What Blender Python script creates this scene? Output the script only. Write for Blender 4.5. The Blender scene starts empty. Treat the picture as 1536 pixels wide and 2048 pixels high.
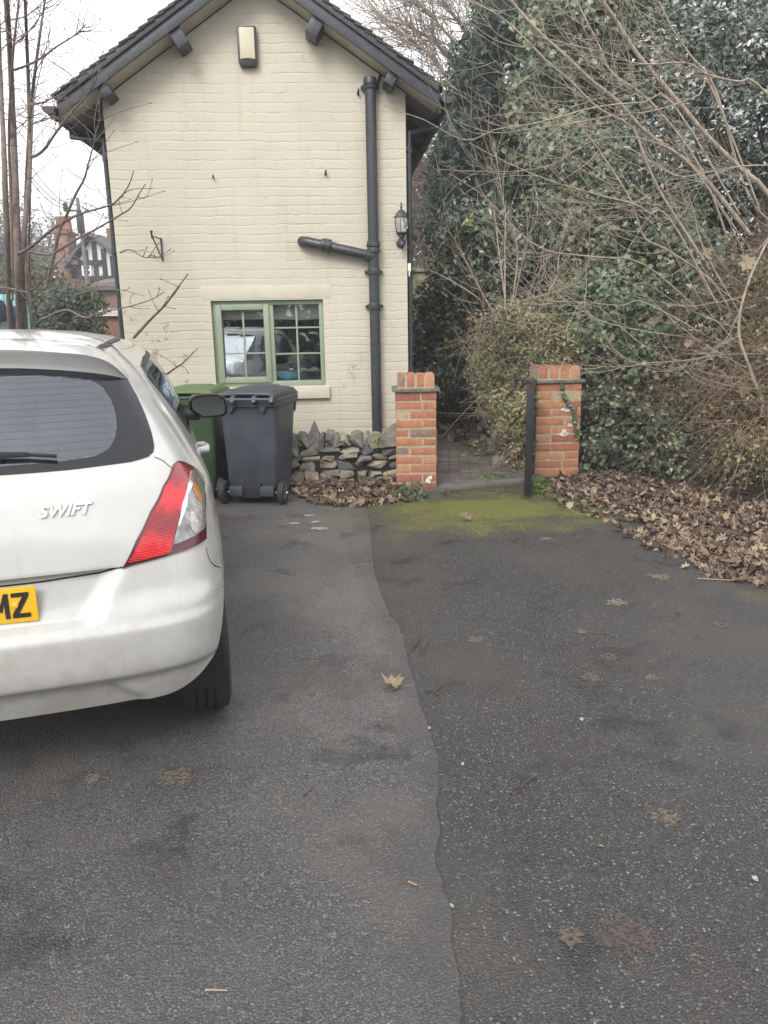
import bpy, bmesh, math, random
import numpy as np
from mathutils import Vector, Matrix
from mathutils.geometry import delaunay_2d_cdt
from mathutils.bvhtree import BVHTree
random.seed(7)
rng = np.random.default_rng(11)
SC = bpy.context.scene
COL = SC.collection
PI = math.pi

# ------------------------------------------------------------------ camera numbers
FPX, PITCH, ROLL, CAMH = 1538.0, math.radians(13.67), math.radians(1.05), 1.5
_R = np.array([1., 0, 0])
_F = np.array([0, math.cos(PITCH), -math.sin(PITCH)])
_U = np.array([0, math.sin(PITCH), math.cos(PITCH)])
CR = _R*math.cos(ROLL) - _U*math.sin(ROLL)
CU = _U*math.cos(ROLL) + _R*math.sin(ROLL)
CC = np.array([0, 0, CAMH])


def ray(x, y):
    return _F + CR*(x-768)/FPX - CU*(y-1024)/FPX


def gp(x, y, z=0.0):            # where a line of sight meets the height z
    d = ray(x, y)
    return CC + d*((z-CAMH)/d[2])


def at(x, y, Y):                # the point of a line of sight Y metres away
    d = ray(x, y)
    return CC + d*(Y/d[1])


def plane_hit(x, y, o, n):
    d = ray(x, y)
    return CC + d*(((np.array(o)-CC) @ n)/(d @ n))


# ------------------------------------------------------------------ objects
def tag(o, label=None, cat=None, group=None, kind=None):
    if label: o['label'] = label
    if cat: o['category'] = cat
    if group: o['group'] = group
    if kind: o['kind'] = kind
    return o


def thing(name, label, cat, loc=(0, 0, 0), rotz=0.0, group=None):
    o = bpy.data.objects.new(name, None)
    COL.objects.link(o)
    o.empty_display_size = .1
    o.location = [float(v) for v in loc]
    o.rotation_euler = (0, 0, rotz)
    return tag(o, label, cat, group)


def copy_tree(o, parent=None):
    c = o.copy()
    COL.objects.link(c)
    if parent: c.parent = parent
    for ch in list(o.children):
        copy_tree(ch, c)
    return c


def mesh_np(name, V, F, mat, parent=None, smooth=False, attr=None):
    """V (n,3), F: list/array of faces; quick path for same-size face arrays"""
    me = bpy.data.meshes.new(name)
    V = np.asarray(V, dtype=np.float32)
    if isinstance(F, np.ndarray):
        k = F.shape[1]
        me.vertices.add(len(V)); me.vertices.foreach_set('co', V.ravel())
        me.loops.add(F.size); me.loops.foreach_set('vertex_index', F.astype(np.int32).ravel())
        me.polygons.add(len(F))
        me.polygons.foreach_set('loop_start', np.arange(0, F.size, k, dtype=np.int32))
        me.update(calc_edges=True)
    else:
        me.from_pydata([tuple(map(float, v)) for v in V], [], F)
        me.update()
    if attr:
        for an, av in attr.items():
            a = me.attributes.new(an, 'FLOAT', 'POINT')
            a.data.foreach_set('value', np.asarray(av, dtype=np.float32))
    if smooth:
        me.polygons.foreach_set('use_smooth', np.ones(len(me.polygons), dtype=bool))
    mats = mat if isinstance(mat, (list, tuple)) else [mat]
    for m in mats: me.materials.append(m)
    o = bpy.data.objects.new(name, me)
    COL.objects.link(o)
    if parent: o.parent = parent
    return o


class MB:
    """collects shapes; build() links them as ONE mesh object"""
    def __init__(s):
        s.v, s.f, s.t = [], [], []
        s.tone = 0.5

    def add(s, vs, fs):
        b = len(s.v)
        s.v += [tuple(map(float, v)) for v in vs]
        s.t += [s.tone]*len(vs)
        s.f += [[b+i for i in f] for f in fs]
        return s

    def box(s, c, d, M=None):
        x, y, z = d[0]/2, d[1]/2, d[2]/2
        vs = [(-x, -y, -z), (x, -y, -z), (x, y, -z), (-x, y, -z), (-x, -y, z), (x, -y, z), (x, y, z), (-x, y, z)]
        if M is not None: vs = [M @ Vector(v) for v in vs]
        vs = [(v[0]+c[0], v[1]+c[1], v[2]+c[2]) for v in vs]
        return s.add(vs, [(0, 3, 2, 1), (4, 5, 6, 7), (0, 1, 5, 4), (1, 2, 6, 5), (2, 3, 7, 6), (3, 0, 4, 7)])

    def box2(s, a, b):
        return s.box([(a[i]+b[i])/2 for i in range(3)], [abs(b[i]-a[i]) for i in range(3)])

    def bar(s, p, q, w, h, up=(0, 0, 1)):
        p, q = Vector(p), Vector(q)
        d = (q-p).normalized(); u = Vector(up)
        x = d.cross(u)
        if x.length < 1e-4: x = d.cross(Vector((0, 1, 0)))
        x.normalize(); u = x.cross(d)
        vs = []
        for e in (p, q):
            for a, b in ((-1, -1), (1, -1), (1, 1), (-1, 1)):
                vs.append(e + x*(a*w/2) + u*(b*h/2))
        return s.add(vs, [(0, 1, 2, 3), (7, 6, 5, 4), (0, 4, 5, 1), (1, 5, 6, 2), (2, 6, 7, 3), (3, 7, 4, 0)])

    def tube(s, pts, r, n=10, cap=True):
        pts = [Vector(p) for p in pts]
        rs = r if isinstance(r, (list, tuple, np.ndarray)) else [r]*len(pts)
        vs, fs = [], []
        t0 = (pts[1]-pts[0]).normalized()
        x = t0.orthogonal().normalized()
        for i, p in enumerate(pts):
            t = (pts[min(i+1, len(pts)-1)]-pts[max(i-1, 0)]).normalized()
            x = (x - t*x.dot(t)).normalized()
            y = t.cross(x)
            for k in range(n):
                a = 2*PI*k/n
                vs.append(p + (x*math.cos(a)+y*math.sin(a))*float(rs[i]))
        for i in range(len(pts)-1):
            for k in range(n):
                fs.append((i*n+k, i*n+(k+1) % n, (i+1)*n+(k+1) % n, (i+1)*n+k))
        if cap:
            fs.append(tuple(reversed(range(n)))); fs.append(tuple((len(pts)-1)*n+k for k in range(n)))
        return s.add(vs, fs)

    def lathe(s, prof, c=(0, 0, 0), n=20, axis='z', cap=True):
        vs, fs = [], []
        for r, h in prof:
            for k in range(n):
                a = 2*PI*k/n
                p = (r*math.cos(a), r*math.sin(a), h)
                if axis == 'x': p = (h, r*math.cos(a), r*math.sin(a))
                if axis == 'y': p = (r*math.sin(a), h, r*math.cos(a))
                vs.append((p[0]+c[0], p[1]+c[1], p[2]+c[2]))
        m = len(prof)
        for i in range(m-1):
            for k in range(n):
                fs.append((i*n+k, i*n+(k+1) % n, (i+1)*n+(k+1) % n, (i+1)*n+k))
        if cap:
            fs.append(tuple(reversed(range(n)))); fs.append(tuple((m-1)*n+k for k in range(n)))
        return s.add(vs, fs)

    def prism(s, poly, a, b, f=lambda x, y, z: (x, y, z)):
        """polygon in 2D extruded from a to b; f maps (u, v, w) into space"""
        n = len(poly)
        vs = [f(p[0], p[1], a) for p in poly]+[f(p[0], p[1], b) for p in poly]
        fs = [tuple(reversed(range(n))), tuple(range(n, 2*n))]
        fs += [(i, (i+1) % n, n+(i+1) % n, n+i) for i in range(n)]
        return s.add(vs, fs)

    def build(s, name, mat, parent=None, smooth=False, bevel=0, tone=False, angle=None, seg=2):
        o = mesh_np(name, np.array(s.v), s.f, mat, parent, False, {'tone': s.t} if tone else None)
        bm = bmesh.new(); bm.from_mesh(o.data)
        bmesh.ops.recalc_face_normals(bm, faces=bm.faces)
        if bevel:
            es = [e for e in bm.edges if len(e.link_faces) == 2 and e.calc_face_angle(0) > .5]
            bmesh.ops.bevel(bm, geom=es, offset=bevel, segments=seg, affect='EDGES', profile=.6, clamp_overlap=True)
        if smooth or bevel:
            for f in bm.faces: f.smooth = True
            lim = angle if angle is not None else .7
            for e in bm.edges:
                if len(e.link_faces) == 2 and e.calc_face_angle(0) > lim: e.smooth = False
        bm.to_mesh(o.data); bm.free()
        return o


def subsurf(o, n=2):
    m = o.modifiers.new('smooth', 'SUBSURF'); m.levels = n; m.render_levels = n
    return o


# ------------------------------------------------------------------ material helpers
class NT:
    def __init__(s, name):
        s.m = bpy.data.materials.new(name)
        s.m.use_nodes = True
        s.t = s.m.node_tree
        s.b = s.t.nodes['Principled BSDF']
        s.out = s.t.nodes['Material Output']

    def n(s, typ, **kw):
        nd = s.t.nodes.new(typ)
        for k, v in kw.items():
            if k in nd.bl_rna.properties.keys(): setattr(nd, k, v)
            else:
                s.put(nd.inputs[k.replace('_', ' ')], v)
        return nd

    def put(s, sock, v):
        if isinstance(v, bpy.types.NodeSocket): s.t.links.new(v, sock)
        elif isinstance(v, bpy.types.Node): s.t.links.new(v.outputs[0], sock)
        else:
            if hasattr(sock.default_value, '__len__') and not hasattr(v, '__len__'): v = [v]*len(sock.default_value)
            if hasattr(v, '__len__') and len(sock.default_value) == 4 and len(v) == 3: v = list(v)+[1]
            sock.default_value = v

    def pos(s): return s.n('ShaderNodeNewGeometry').outputs['Position']
    def obj(s): return s.n('ShaderNodeTexCoord').outputs['Object']

    def xyz(s, v):
        nd = s.n('ShaderNodeSeparateXYZ', Vector=v)
        return nd.outputs[0], nd.outputs[1], nd.outputs[2]

    def comb(s, x, y, z):
        nd = s.n('ShaderNodeCombineXYZ')
        s.put(nd.inputs[0], x); s.put(nd.inputs[1], y); s.put(nd.inputs[2], z)
        return nd.outputs[0]

    def noise(s, scale, vec=None, detail=4, rough=.55, dist=0.0, out='Fac'):
        nd = s.n('ShaderNodeTexNoise', Scale=scale, Detail=detail, Roughness=rough, Distortion=dist)
        if vec is not None: s.put(nd.inputs['Vector'], vec)
        return nd.outputs[out]

    def vor(s, scale, vec=None, feature='F1', out='Distance', rand=1.0):
        nd = s.n('ShaderNodeTexVoronoi', feature=feature, Scale=scale, Randomness=rand)
        if vec is not None: s.put(nd.inputs['Vector'], vec)
        return nd.outputs[out]

    def math(s, op, a, b=0.0, c=0.0):
        nd = s.n('ShaderNodeMath', operation=op)
        s.put(nd.inputs[0], a); s.put(nd.inputs[1], b); s.put(nd.inputs[2], c)
        return nd.outputs[0]

    def vmath(s, op, a, b=(0, 0, 0)):
        nd = s.n('ShaderNodeVectorMath', operation=op)
        s.put(nd.inputs[0], a)
        if op == 'SCALE': s.put(nd.inputs['Scale'], b)
        else: s.put(nd.inputs[1], b)
        return nd.outputs['Value'] if op in ('LENGTH', 'DISTANCE', 'DOT_PRODUCT') else nd.outputs[0]

    def ss(s, x, a, b, lo=0.0, hi=1.0):   # smoothstep
        nd = s.n('ShaderNodeMapRange', interpolation_type='SMOOTHSTEP')
        s.put(nd.inputs[0], x); s.put(nd.inputs[1], a); s.put(nd.inputs[2], b); s.put(nd.inputs[3], lo); s.put(nd.inputs[4], hi)
        return nd.outputs[0]

    def ramp(s, fac, stops, interp='LINEAR'):
        nd = s.n('ShaderNodeValToRGB')
        nd.color_ramp.interpolation = interp
        el = nd.color_ramp.elements
        while len(el) > 2: el.remove(el[-1])
        for i, (p, c) in enumerate(stops):
            e = el[i] if i < 2 else el.new(p)
            e.position = p
            e.color = list(c)+[1] if hasattr(c, '__len__') else (c, c, c, 1)
        s.put(nd.inputs[0], fac)
        return nd.outputs[0]

    def mix(s, fac, a, b, blend='MIX'):
        nd = s.n('ShaderNodeMix', data_type='RGBA', blend_type=blend)
        s.put(nd.inputs[0], fac); s.put(nd.inputs[6], a); s.put(nd.inputs[7], b)
        return nd.outputs[2]

    def bump(s, h, strength=.5, dist=.01, normal=None):
        nd = s.n('ShaderNodeBump', Strength=strength, Distance=dist, Height=h)
        if normal is not None: s.put(nd.inputs['Normal'], normal)
        return nd.outputs[0]

    def attr(s, name): return s.n('ShaderNodeAttribute', attribute_name=name).outputs['Fac']

    def set(s, **kw):
        for k, v in kw.items(): s.put(s.b.inputs[k.replace('_', ' ')], v)
        return s

    def mixshader(s, fac, a, b):
        nd = s.n('ShaderNodeMixShader')
        s.put(nd.inputs[0], fac); s.put(nd.inputs[1], a); s.put(nd.inputs[2], b)
        s.t.links.new(nd.outputs[0], s.out.inputs[0])
        return nd


def plain(name, col, rough=.5, metal=0.0, var=.12, vscale=8.0, bump=0.0, bscale=60.0, spec=.5, coat=0.0):
    t = NT(name)
    p = t.obj()
    nz = t.noise(vscale, p, 5)
    lo = [c*(1-var) for c in col]; hi = [min(1, c*(1+var)) for c in col]
    t.set(Base_Color=t.ramp(nz, [(.3, lo), (.7, hi)]), Metallic=metal,
          Roughness=t.ss(t.noise(vscale*3, p, 3), .3, .7, max(.02, rough-.06), min(1, rough+.06)))
    t.b.inputs['Specular IOR Level'].default_value = spec
    if coat: t.set(Coat_Weight=coat, Coat_Roughness=.08)
    if bump: t.set(Normal=t.bump(t.noise(bscale, p, 4), bump, .004))
    return t.m


# ------------------------------------------------------------------ plants: tubes and leaves in bulk
class Tubes:
    def __init__(s): s.V, s.F, s.n = [], [], 0

    def add(s, pts, radii, k=5):
        P = np.asarray(pts, float); m = len(P)
        r = np.asarray(radii, float) if hasattr(radii, '__len__') else np.full(m, radii)
        T = np.gradient(P, axis=0); T /= np.linalg.norm(T, axis=1)[:, None]+1e-9
        ref = np.array([.31, .52, .79]) if abs(T[0] @ np.array([.31, .52, .79])) < .9 else np.array([1., 0, 0])
        X = np.cross(T, ref); X /= np.linalg.norm(X, axis=1)[:, None]+1e-9
        Y = np.cross(T, X)
        a = np.arange(k)*2*PI/k
        ring = (X[:, None, :]*np.cos(a)[None, :, None]+Y[:, None, :]*np.sin(a)[None, :, None])*r[:, None, None]
        V = (P[:, None, :]+ring).reshape(-1, 3)
        i = np.arange(m-1)[:, None]*k; j = np.arange(k)[None, :]; j2 = (j+1) % k
        F = np.stack([i+j, i+j2, i+k+j2, i+k+j], -1).reshape(-1, 4)+s.n
        s.V.append(V); s.F.append(F); s.n += len(V)

    def build(s, name, mat, parent=None):
        return mesh_np(name, np.concatenate(s.V), np.concatenate(s.F), mat, parent, True)


def smooth_path(pts, n=16):
    P = np.asarray(pts, float)
    if len(P) == 2: return P[0]+(P[1]-P[0])*np.linspace(0, 1, n)[:, None]
    Q = np.vstack([2*P[0]-P[1], P, 2*P[-1]-P[-2]])
    out = []
    per = max(2, int(n/(len(P)-1)))
    for i in range(1, len(Q)-2):
        t = np.linspace(0, 1, per, endpoint=False)[:, None]
        a, b, c, d = Q[i-1], Q[i], Q[i+1], Q[i+2]
        out.append(.5*((2*b)+(-a+c)*t+(2*a-5*b+4*c-d)*t*t+(-a+3*b-3*c+d)*t**3))
    out.append(P[-1:])
    return np.concatenate(out)


LEAF = {
    'ovate': (np.array([(0, 0, 0), (.22, .2, .04), (.55, .27, .06), (1, 0, -.08), (.55, -.27, .06), (.22, -.2, .04), (.4, 0, -.02)]),
              [(0, 6, 1), (1, 6, 2), (2, 6, 3), (3, 6, 4), (4, 6, 5), (5, 6, 0)]),
    'ivy': (np.array([(0, 0, 0), (-.1, .34, .03), (.32, .26, .03), (.42, .5, -.03), (.62, .2, .04), (1, 0, -.08),
                      (.62, -.2, .04), (.42, -.5, -.03), (.32, -.26, .03), (-.1, -.34, .03), (.35, 0, -.03)]),
            [(i, 10, i+1) for i in range(9)]+[(9, 10, 0)]),
    'holly': (np.array([(0, 0, 0), (.15, .16, .1), (.3, .13, -.02), (.45, .3, .14), (.6, .15, -.02), (.78, .2, .1), (1, 0, -.12),
                        (.78, -.2, .1), (.6, -.15, -.02), (.45, -.3, .14), (.3, -.13, -.02), (.15, -.16, .1), (.5, 0, -.06)]),
              [(i, 12, i+1) for i in range(11)]+[(11, 12, 0)]),
    'maple': (np.array([(0, 0, 0), (-.12, .3, .1), (.1, .3, .02), (.16, .56, .16), (.34, .3, .03), (.6, .42, .12), (.66, .16, .0), (1, 0, .14),
                        (.66, -.16, .0), (.6, -.42, .08), (.34, -.3, .03), (.16, -.56, .2), (.1, -.3, .02), (-.12, -.3, .06), (.3, 0, -.05)]),
              [(i, 14, i+1) for i in range(13)]+[(13, 14, 0)]),
    'scale': (np.array([(0, .06, 0), (.5, .16, .03), (1, 0, -.03), (.5, -.16, .03), (0, -.06, 0)]), [(0, 4, 3), (0, 3, 1), (1, 3, 2)]),
    'blade': (np.array([(0, .05, 0), (.5, .08, .03), (1, 0, -.12), (.5, -.08, .03), (0, -.05, 0)]), [(0, 4, 3), (0, 3, 1), (1, 3, 2)]),
}


def unit(v): return v/(np.linalg.norm(v, axis=-1, keepdims=True)+1e-9)


def leaf_mesh(name, P, Nrm, size, shape, mat, parent=None, axis=None, tone=None, curl=0.0, smooth=True):
    T, F = LEAF[shape]
    P = np.asarray(P, float); n = len(P)
    N = unit(np.asarray(Nrm, float))
    A = rng.normal(size=(n, 3)) if axis is None else np.asarray(axis, float)
    A = unit(A - N*np.sum(A*N, 1, keepdims=True))
    B = np.cross(N, A)
    size = np.broadcast_to(np.asarray(size, float), (n,))
    T = T.copy(); Tz = T[:, 2][None, :]+np.zeros((n, 1))
    if curl:
        c = rng.normal(0, curl, (n, 1)); c2 = rng.normal(0, curl, (n, 1))
        Tz = Tz*rng.uniform(.2, 2.2, (n, 1)) + c*(T[:, 0][None, :]-.4)**2*1.6 + c2*np.abs(T[:, 1][None, :])**1.4*2.0
    V = P[:, None, :] + (A[:, None, :]*T[None, :, 0, None] + B[:, None, :]*T[None, :, 1, None] + N[:, None, :]*Tz[:, :, None])*size[:, None, None]
    F = np.array(F)
    FF = (F[None]+(np.arange(n)*len(T))[:, None, None]).reshape(-1, 3)
    if tone is None: tone = rng.random(n)
    return mesh_np(name, V.reshape(-1, 3), FF, mat, parent, smooth, {'tone': np.repeat(tone, len(T))})


def leaf_mat(name, stops, rough=.35, trans=.25, spec=.5, bumpy=True):
    t = NT(name)
    c = t.ramp(t.attr('tone'), stops)
    nz = t.noise(60, t.obj(), 2)
    c = t.mix(t.math('MULTIPLY', nz, .35), c, (.02, .02, .01), 'MIX')
    t.set(Base_Color=c, Roughness=t.ss(t.attr('tone'), 0, 1, rough-.08, rough+.12))
    t.b.inputs['Specular IOR Level'].default_value = spec
    tr = t.n('ShaderNodeBsdfTranslucent', Color=c)
    t.mixshader(trans, t.b.outputs[0], tr.outputs[0])
    return t.m


def bark_mat(name, a, b, scale=30, rough=.85):
    t = NT(name)
    p = t.obj()
    x, y, z = t.xyz(p)
    q = t.comb(x, y, t.math('MULTIPLY', z, .3))
    nz = t.noise(scale, q, 5)
    t.set(Base_Color=t.ramp(nz, [(.3, a), (.7, b)]), Roughness=rough, Normal=t.bump(nz, .5, .004))
    t.b.inputs['Specular IOR Level'].default_value = .25
    return t.m


def blob(n, c, r, power=.45):
    """points through an ellipsoid, crowding towards its skin, and outward normals"""
    d = unit(rng.normal(size=(n, 3)))
    rad = rng.random(n)**power
    return np.array(c)+d*rad[:, None]*np.array(r), d


def clumps(total, centers, radii, jitter=.6, up=.35):
    P, N = [], []
    per = max(1, total//len(centers))
    for c, r in zip(centers, radii):
        r = np.array(r)*np.ones(3)
        p, d = blob(per, c, r)
        P.append(p); N.append(d*jitter+rng.normal(size=(per, 3))*.55+np.array([0, 0, up]))
    return np.concatenate(P), np.concatenate(N)


# ------------------------------------------------------------------ text
def text_mesh(body, size, depth, shear=0.0, offset=0.0, sx=1.0, spacing=1.0):
    cu = bpy.data.curves.new('lettering', 'FONT')
    cu.body = body; cu.size = size; cu.extrude = depth; cu.shear = shear; cu.offset = offset
    cu.space_character = spacing
    cu.bevel_depth = 0; cu.resolution_u = 4
    o = bpy.data.objects.new('lettering', cu); COL.objects.link(o)
    bpy.context.view_layer.update()
    me = bpy.data.meshes.new_from_object(o.evaluated_get(bpy.context.evaluated_depsgraph_get()))
    bpy.data.objects.remove(o); bpy.data.curves.remove(cu)
    V = np.array([v.co[:] for v in me.vertices]); F = [list(p.vertices) for p in me.polygons]
    V[:, 0] *= sx
    bpy.data.meshes.remove(me)
    return V, F
# ------------------------------------------------------------------ camera, sky, sun
cam = bpy.data.cameras.new('camera'); CAM = bpy.data.objects.new('camera', cam); COL.objects.link(CAM)
cam.sensor_fit = 'HORIZONTAL'; cam.sensor_width = 36.0; cam.lens = 36.0*FPX/1536.0
cam.clip_start = .05; cam.clip_end = 2000
M = Matrix(((CR[0], CU[0], -_F[0], 0), (CR[1], CU[1], -_F[1], 0), (CR[2], CU[2], -_F[2], CAMH), (0, 0, 0, 1)))
CAM.matrix_world = M
SC.camera = CAM

SUN_EL, SUN_AZ = math.radians(42), math.radians(200)     # azimuth clockwise from +Y
W = bpy.data.worlds.new('World'); SC.world = W; W.use_nodes = True
wt = W.node_tree; wt.nodes.clear()
sky = wt.nodes.new('ShaderNodeTexSky'); sky.sky_type = 'NISHITA'; sky.sun_disc = False
sky.sun_elevation = SUN_EL; sky.sun_rotation = SUN_AZ; sky.dust_density = 6.0; sky.air_density = 1.4
hsv = wt.nodes.new('ShaderNodeHueSaturation'); hsv.inputs['Saturation'].default_value = .12
wt.links.new(sky.outputs[0], hsv.inputs['Color'])
tc = wt.nodes.new('ShaderNodeTexCoord')
cn = wt.nodes.new('ShaderNodeTexNoise'); cn.inputs['Scale'].default_value = 2.2; cn.inputs['Detail'].default_value = 6
wt.links.new(tc.outputs['Generated'], cn.inputs['Vector'])
cr_ = wt.nodes.new('ShaderNodeValToRGB')
cr_.color_ramp.elements[0].position = .3; cr_.color_ramp.elements[0].color = (6.6, 6.7, 7.0, 1)
cr_.color_ramp.elements[1].position = .7; cr_.color_ramp.elements[1].color = (8.6, 8.5, 8.5, 1)
wt.links.new(cn.outputs['Fac'], cr_.inputs[0])
mx = wt.nodes.new('ShaderNodeMix'); mx.data_type = 'RGBA'; mx.inputs[0].default_value = .72     # cloud cover over the clear sky
wt.links.new(hsv.outputs[0], mx.inputs[6]); wt.links.new(cr_.outputs[0], mx.inputs[7])
bg = wt.nodes.new('ShaderNodeBackground'); bg.inputs['Strength'].default_value = .15
wt.links.new(mx.outputs[2], bg.inputs['Color'])
wo = wt.nodes.new('ShaderNodeOutputWorld'); wt.links.new(bg.outputs[0], wo.inputs[0])

sl = bpy.data.lights.new('sun', 'SUN'); sl.energy = 1.5; sl.angle = math.radians(24); sl.color = (1, .96, .9)
SUN = bpy.data.objects.new('sun', sl); COL.objects.link(SUN)
sd = Vector((math.sin(SUN_AZ)*math.cos(SUN_EL), math.cos(SUN_AZ)*math.cos(SUN_EL), math.sin(SUN_EL)))
SUN.rotation_euler = (-sd).to_track_quat('-Z', 'Y').to_euler()
SC.view_settings.view_transform = 'Standard'; SC.view_settings.look = 'None'
SC.view_settings.exposure = 0.82; SC.view_settings.gamma = 1.0
SC.cycles.max_bounces = 7; SC.cycles.volume_bounces = 0; SC.cycles.transparent_max_bounces = 16
SC.cycles.use_denoising = True

# thin haze volume round everything, added to lift the blacks like lens veil
t_ = bpy.data.materials.new('veil_haze'); t_.use_nodes = True
nt_ = t_.node_tree; nt_.nodes.clear()
vo_ = nt_.nodes.new('ShaderNodeVolumePrincipled'); vo_.inputs['Color'].default_value = (.93, .95, 1, 1); vo_.inputs['Density'].default_value = .0034
ou_ = nt_.nodes.new('ShaderNodeOutputMaterial'); nt_.links.new(vo_.outputs[0], ou_.inputs['Volume'])
hz_ = MB(); hz_.box2((-130, -60, -1.1), (130, 160, 30))
tag(hz_.build('haze', t_), kind='stuff')
# ------------------------------------------------------------------ ground
def asphalt(name, light, coarse, moss=False):
    t = NT(name)
    p = t.pos()
    wob = t.vmath('ADD', p, t.vmath('SCALE', t.noise(40, p, 2, out='Color'), .006))
    v1 = t.n('ShaderNodeTexVoronoi', Scale=150 if coarse else 158); t.put(v1.inputs['Vector'], wob)
    v2 = t.n('ShaderNodeTexVoronoi', Scale=360); t.put(v2.inputs['Vector'], wob)
    r1, g1, _ = t.xyz(v1.outputs['Color']); r2, g2, _ = t.xyz(v2.outputs['Color'])
    L = light
    c1 = t.ramp(r1, [(0, (.030*L, .031*L, .033*L)), (.5, (.052*L, .051*L, .051*L)), (.8, (.085*L, .080*L, .075*L)), (.9, (.15*L, .145*L, .138*L)), (1, (.36, .35, .33))])
    c2 = t.ramp(r2, [(0, (.035*L, .035*L, .037*L)), (.7, (.065*L, .064*L, .062*L)), (.94, (.14*L, .135*L, .13*L)), (1, (.38, .37, .35))])
    c = t.mix(t.ss(t.noise(22, p, 3), .4, .62), c1, c2)
    # binder between the stones
    gap = t.ss(v1.outputs['Distance'], .34, .62)
    c = t.mix(t.math('MULTIPLY', gap, .75), c, (.022*L, .022*L, .024*L))
    # wear, dirt, damp
    big = t.noise(.9, p, 5, .6)
    c = t.mix(t.ss(big, .42, .66, 0, .55), c, (.085*L, .078*L, .070*L))
    brown = t.ss(t.noise(1.7, t.vmath('ADD', p, (7, 3, 0)), 5, .65), .5, .72, 0, .5)
    c = t.mix(brown, c, (.060, .047, .042))
    damp = t.ss(t.noise(2.3, t.vmath('ADD', p, (1, 9, 0)), 6, .7), .54, .68)
    c = t.mix(t.math('MULTIPLY', damp, .68), c, (.018, .018, .021))
    film = t.ss(t.noise(3.1, t.vmath('ADD', p, (4, 8, 1)), 6, .7), .42, .70, 0, .22)      # fine dirt lying between the stones
    c = t.mix(film, c, t.ramp(t.noise(11, p, 4), [(.3, (.042*L, .041*L, .040*L)), (.7, (.07*L, .066*L, .062*L))]))
    # small scraps of grit and leaf
    v3 = t.n('ShaderNodeTexVoronoi', Scale=17); t.put(v3.inputs['Vector'], t.vmath('ADD', wob, t.vmath('SCALE', t.noise(90, p, 1, out='Color'), .02)))
    r3, g3, b3 = t.xyz(v3.outputs['Color'])
    grit = t.math('MULTIPLY', t.math('LESS_THAN', v3.outputs['Distance'], t.math('MULTIPLY', r3, .085)), t.math('GREATER_THAN', g3, .45))
    c = t.mix(grit, c, t.ramp(b3, [(0, (.30, .29, .27)), (.4, (.20, .185, .165)), (.6, (.14, .10, .07)), (.8, (.03, .027, .024)), (1, (.02, .018, .016))]))
    if not coarse:      # the nearer stretch is darker
        c = t.mix(t.ss(t.math('ADD', t.xyz(p)[1], t.math('MULTIPLY', t.noise(1.3, p, 4), 1.4)), 2.2, 4.2, .42, 0), c, (.02, .02, .021))
    if not coarse:      # worn margin along the joint
        e_ = t.math('ADD', t.attr('edge'), t.math('MULTIPLY', t.math('SUBTRACT', t.noise(5, p, 5, .65), .5), 1.6))
        c = t.mix(t.ss(e_, .35, 1.0, 0, .75), c, t.mix(.5, c, (.035, .035, .036)))
    rough = t.ss(damp, 0, 1, .50 if coarse else .36, .28)
    h = t.math('ADD', t.math('MULTIPLY', v1.outputs['Distance'], -1.0), t.math('MULTIPLY', v2.outputs['Distance'], -.45))
    h = t.math('ADD', h, t.math('MULTIPLY', t.noise(9, p, 4), .8))
    x, y, z = t.xyz(p)
    # moss spreading from the gateway
    n1 = t.noise(3.2, p, 6, .68); n2 = t.noise(38, p, 4, .7)
    dx = t.math('DIVIDE', t.math('SUBTRACT', x, .78), 1.25); dy = t.math('DIVIDE', t.math('SUBTRACT', y, 6.2), .95)
    d = t.math('SQRT', t.math('ADD', t.math('MULTIPLY', dx, dx), t.math('MULTIPLY', dy, dy)))
    n0 = t.noise(1.9, t.vmath('ADD', p, (2.3, 5.1, 0)), 5, .65)
    ms = t.math('SUBTRACT', t.math('ADD', t.math('ADD', t.math('MULTIPLY', n1, .7), t.math('MULTIPLY', n0, 1.1)), t.math('MULTIPLY', n2, .6)), t.math('MULTIPLY', d, .55))
    m = t.ss(ms, .60, 1.12)
    dx2 = t.math('SUBTRACT', x, 2.05); dy2 = t.math('SUBTRACT', y, 4.05)
    d2 = t.math('SQRT', t.math('ADD', t.math('MULTIPLY', dx2, dx2), t.math('MULTIPLY', dy2, dy2)))
    m = t.math('MAXIMUM', m, t.math('MULTIPLY', t.ss(t.math('SUBTRACT', t.math('ADD', n1, t.math('MULTIPLY', n2, .3)), t.math('MULTIPLY', d2, 1.9)), .42, .75), .45))
    mc = t.ramp(n2, [(.25, (.035, .04, .012)), (.5, (.13, .14, .02)), (.75, (.27, .27, .03))])
    c = t.mix(t.math('MULTIPLY', m, .85), c, mc)
    rough = t.math('MAXIMUM', rough, t.math('MULTIPLY', m, .9))
    t.set(Base_Color=c, Roughness=rough, Normal=t.bump(h, 1.0 if coarse else .7, .005))
    t.b.inputs['Specular IOR Level'].default_value = .45
    return t.m


M_ASPH = asphalt('asphalt_coarse', .93, True)
M_ASPH2 = asphalt('asphalt_smooth', 2.1, False)

t = NT('earth'); p = t.pos(); nz = t.noise(6, p, 6, .65)
t.set(Base_Color=t.ramp(nz, [(.3, (.018, .014, .010)), (.6, (.05, .038, .026)), (.8, (.08, .062, .04))]), Roughness=.95, Normal=t.bump(t.noise(24, p, 6, .7), .9, .05))
M_EARTH = t.m

# the ground to the horizon, then the drive as sheets above it
g = MB(); g.add([(-120, -50, -.02), (120, -50, -.02), (120, 150, -.02), (-120, 150, -.02)], [(0, 1, 2, 3)])
tag(g.build('ground', M_EARTH), kind='structure')

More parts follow.
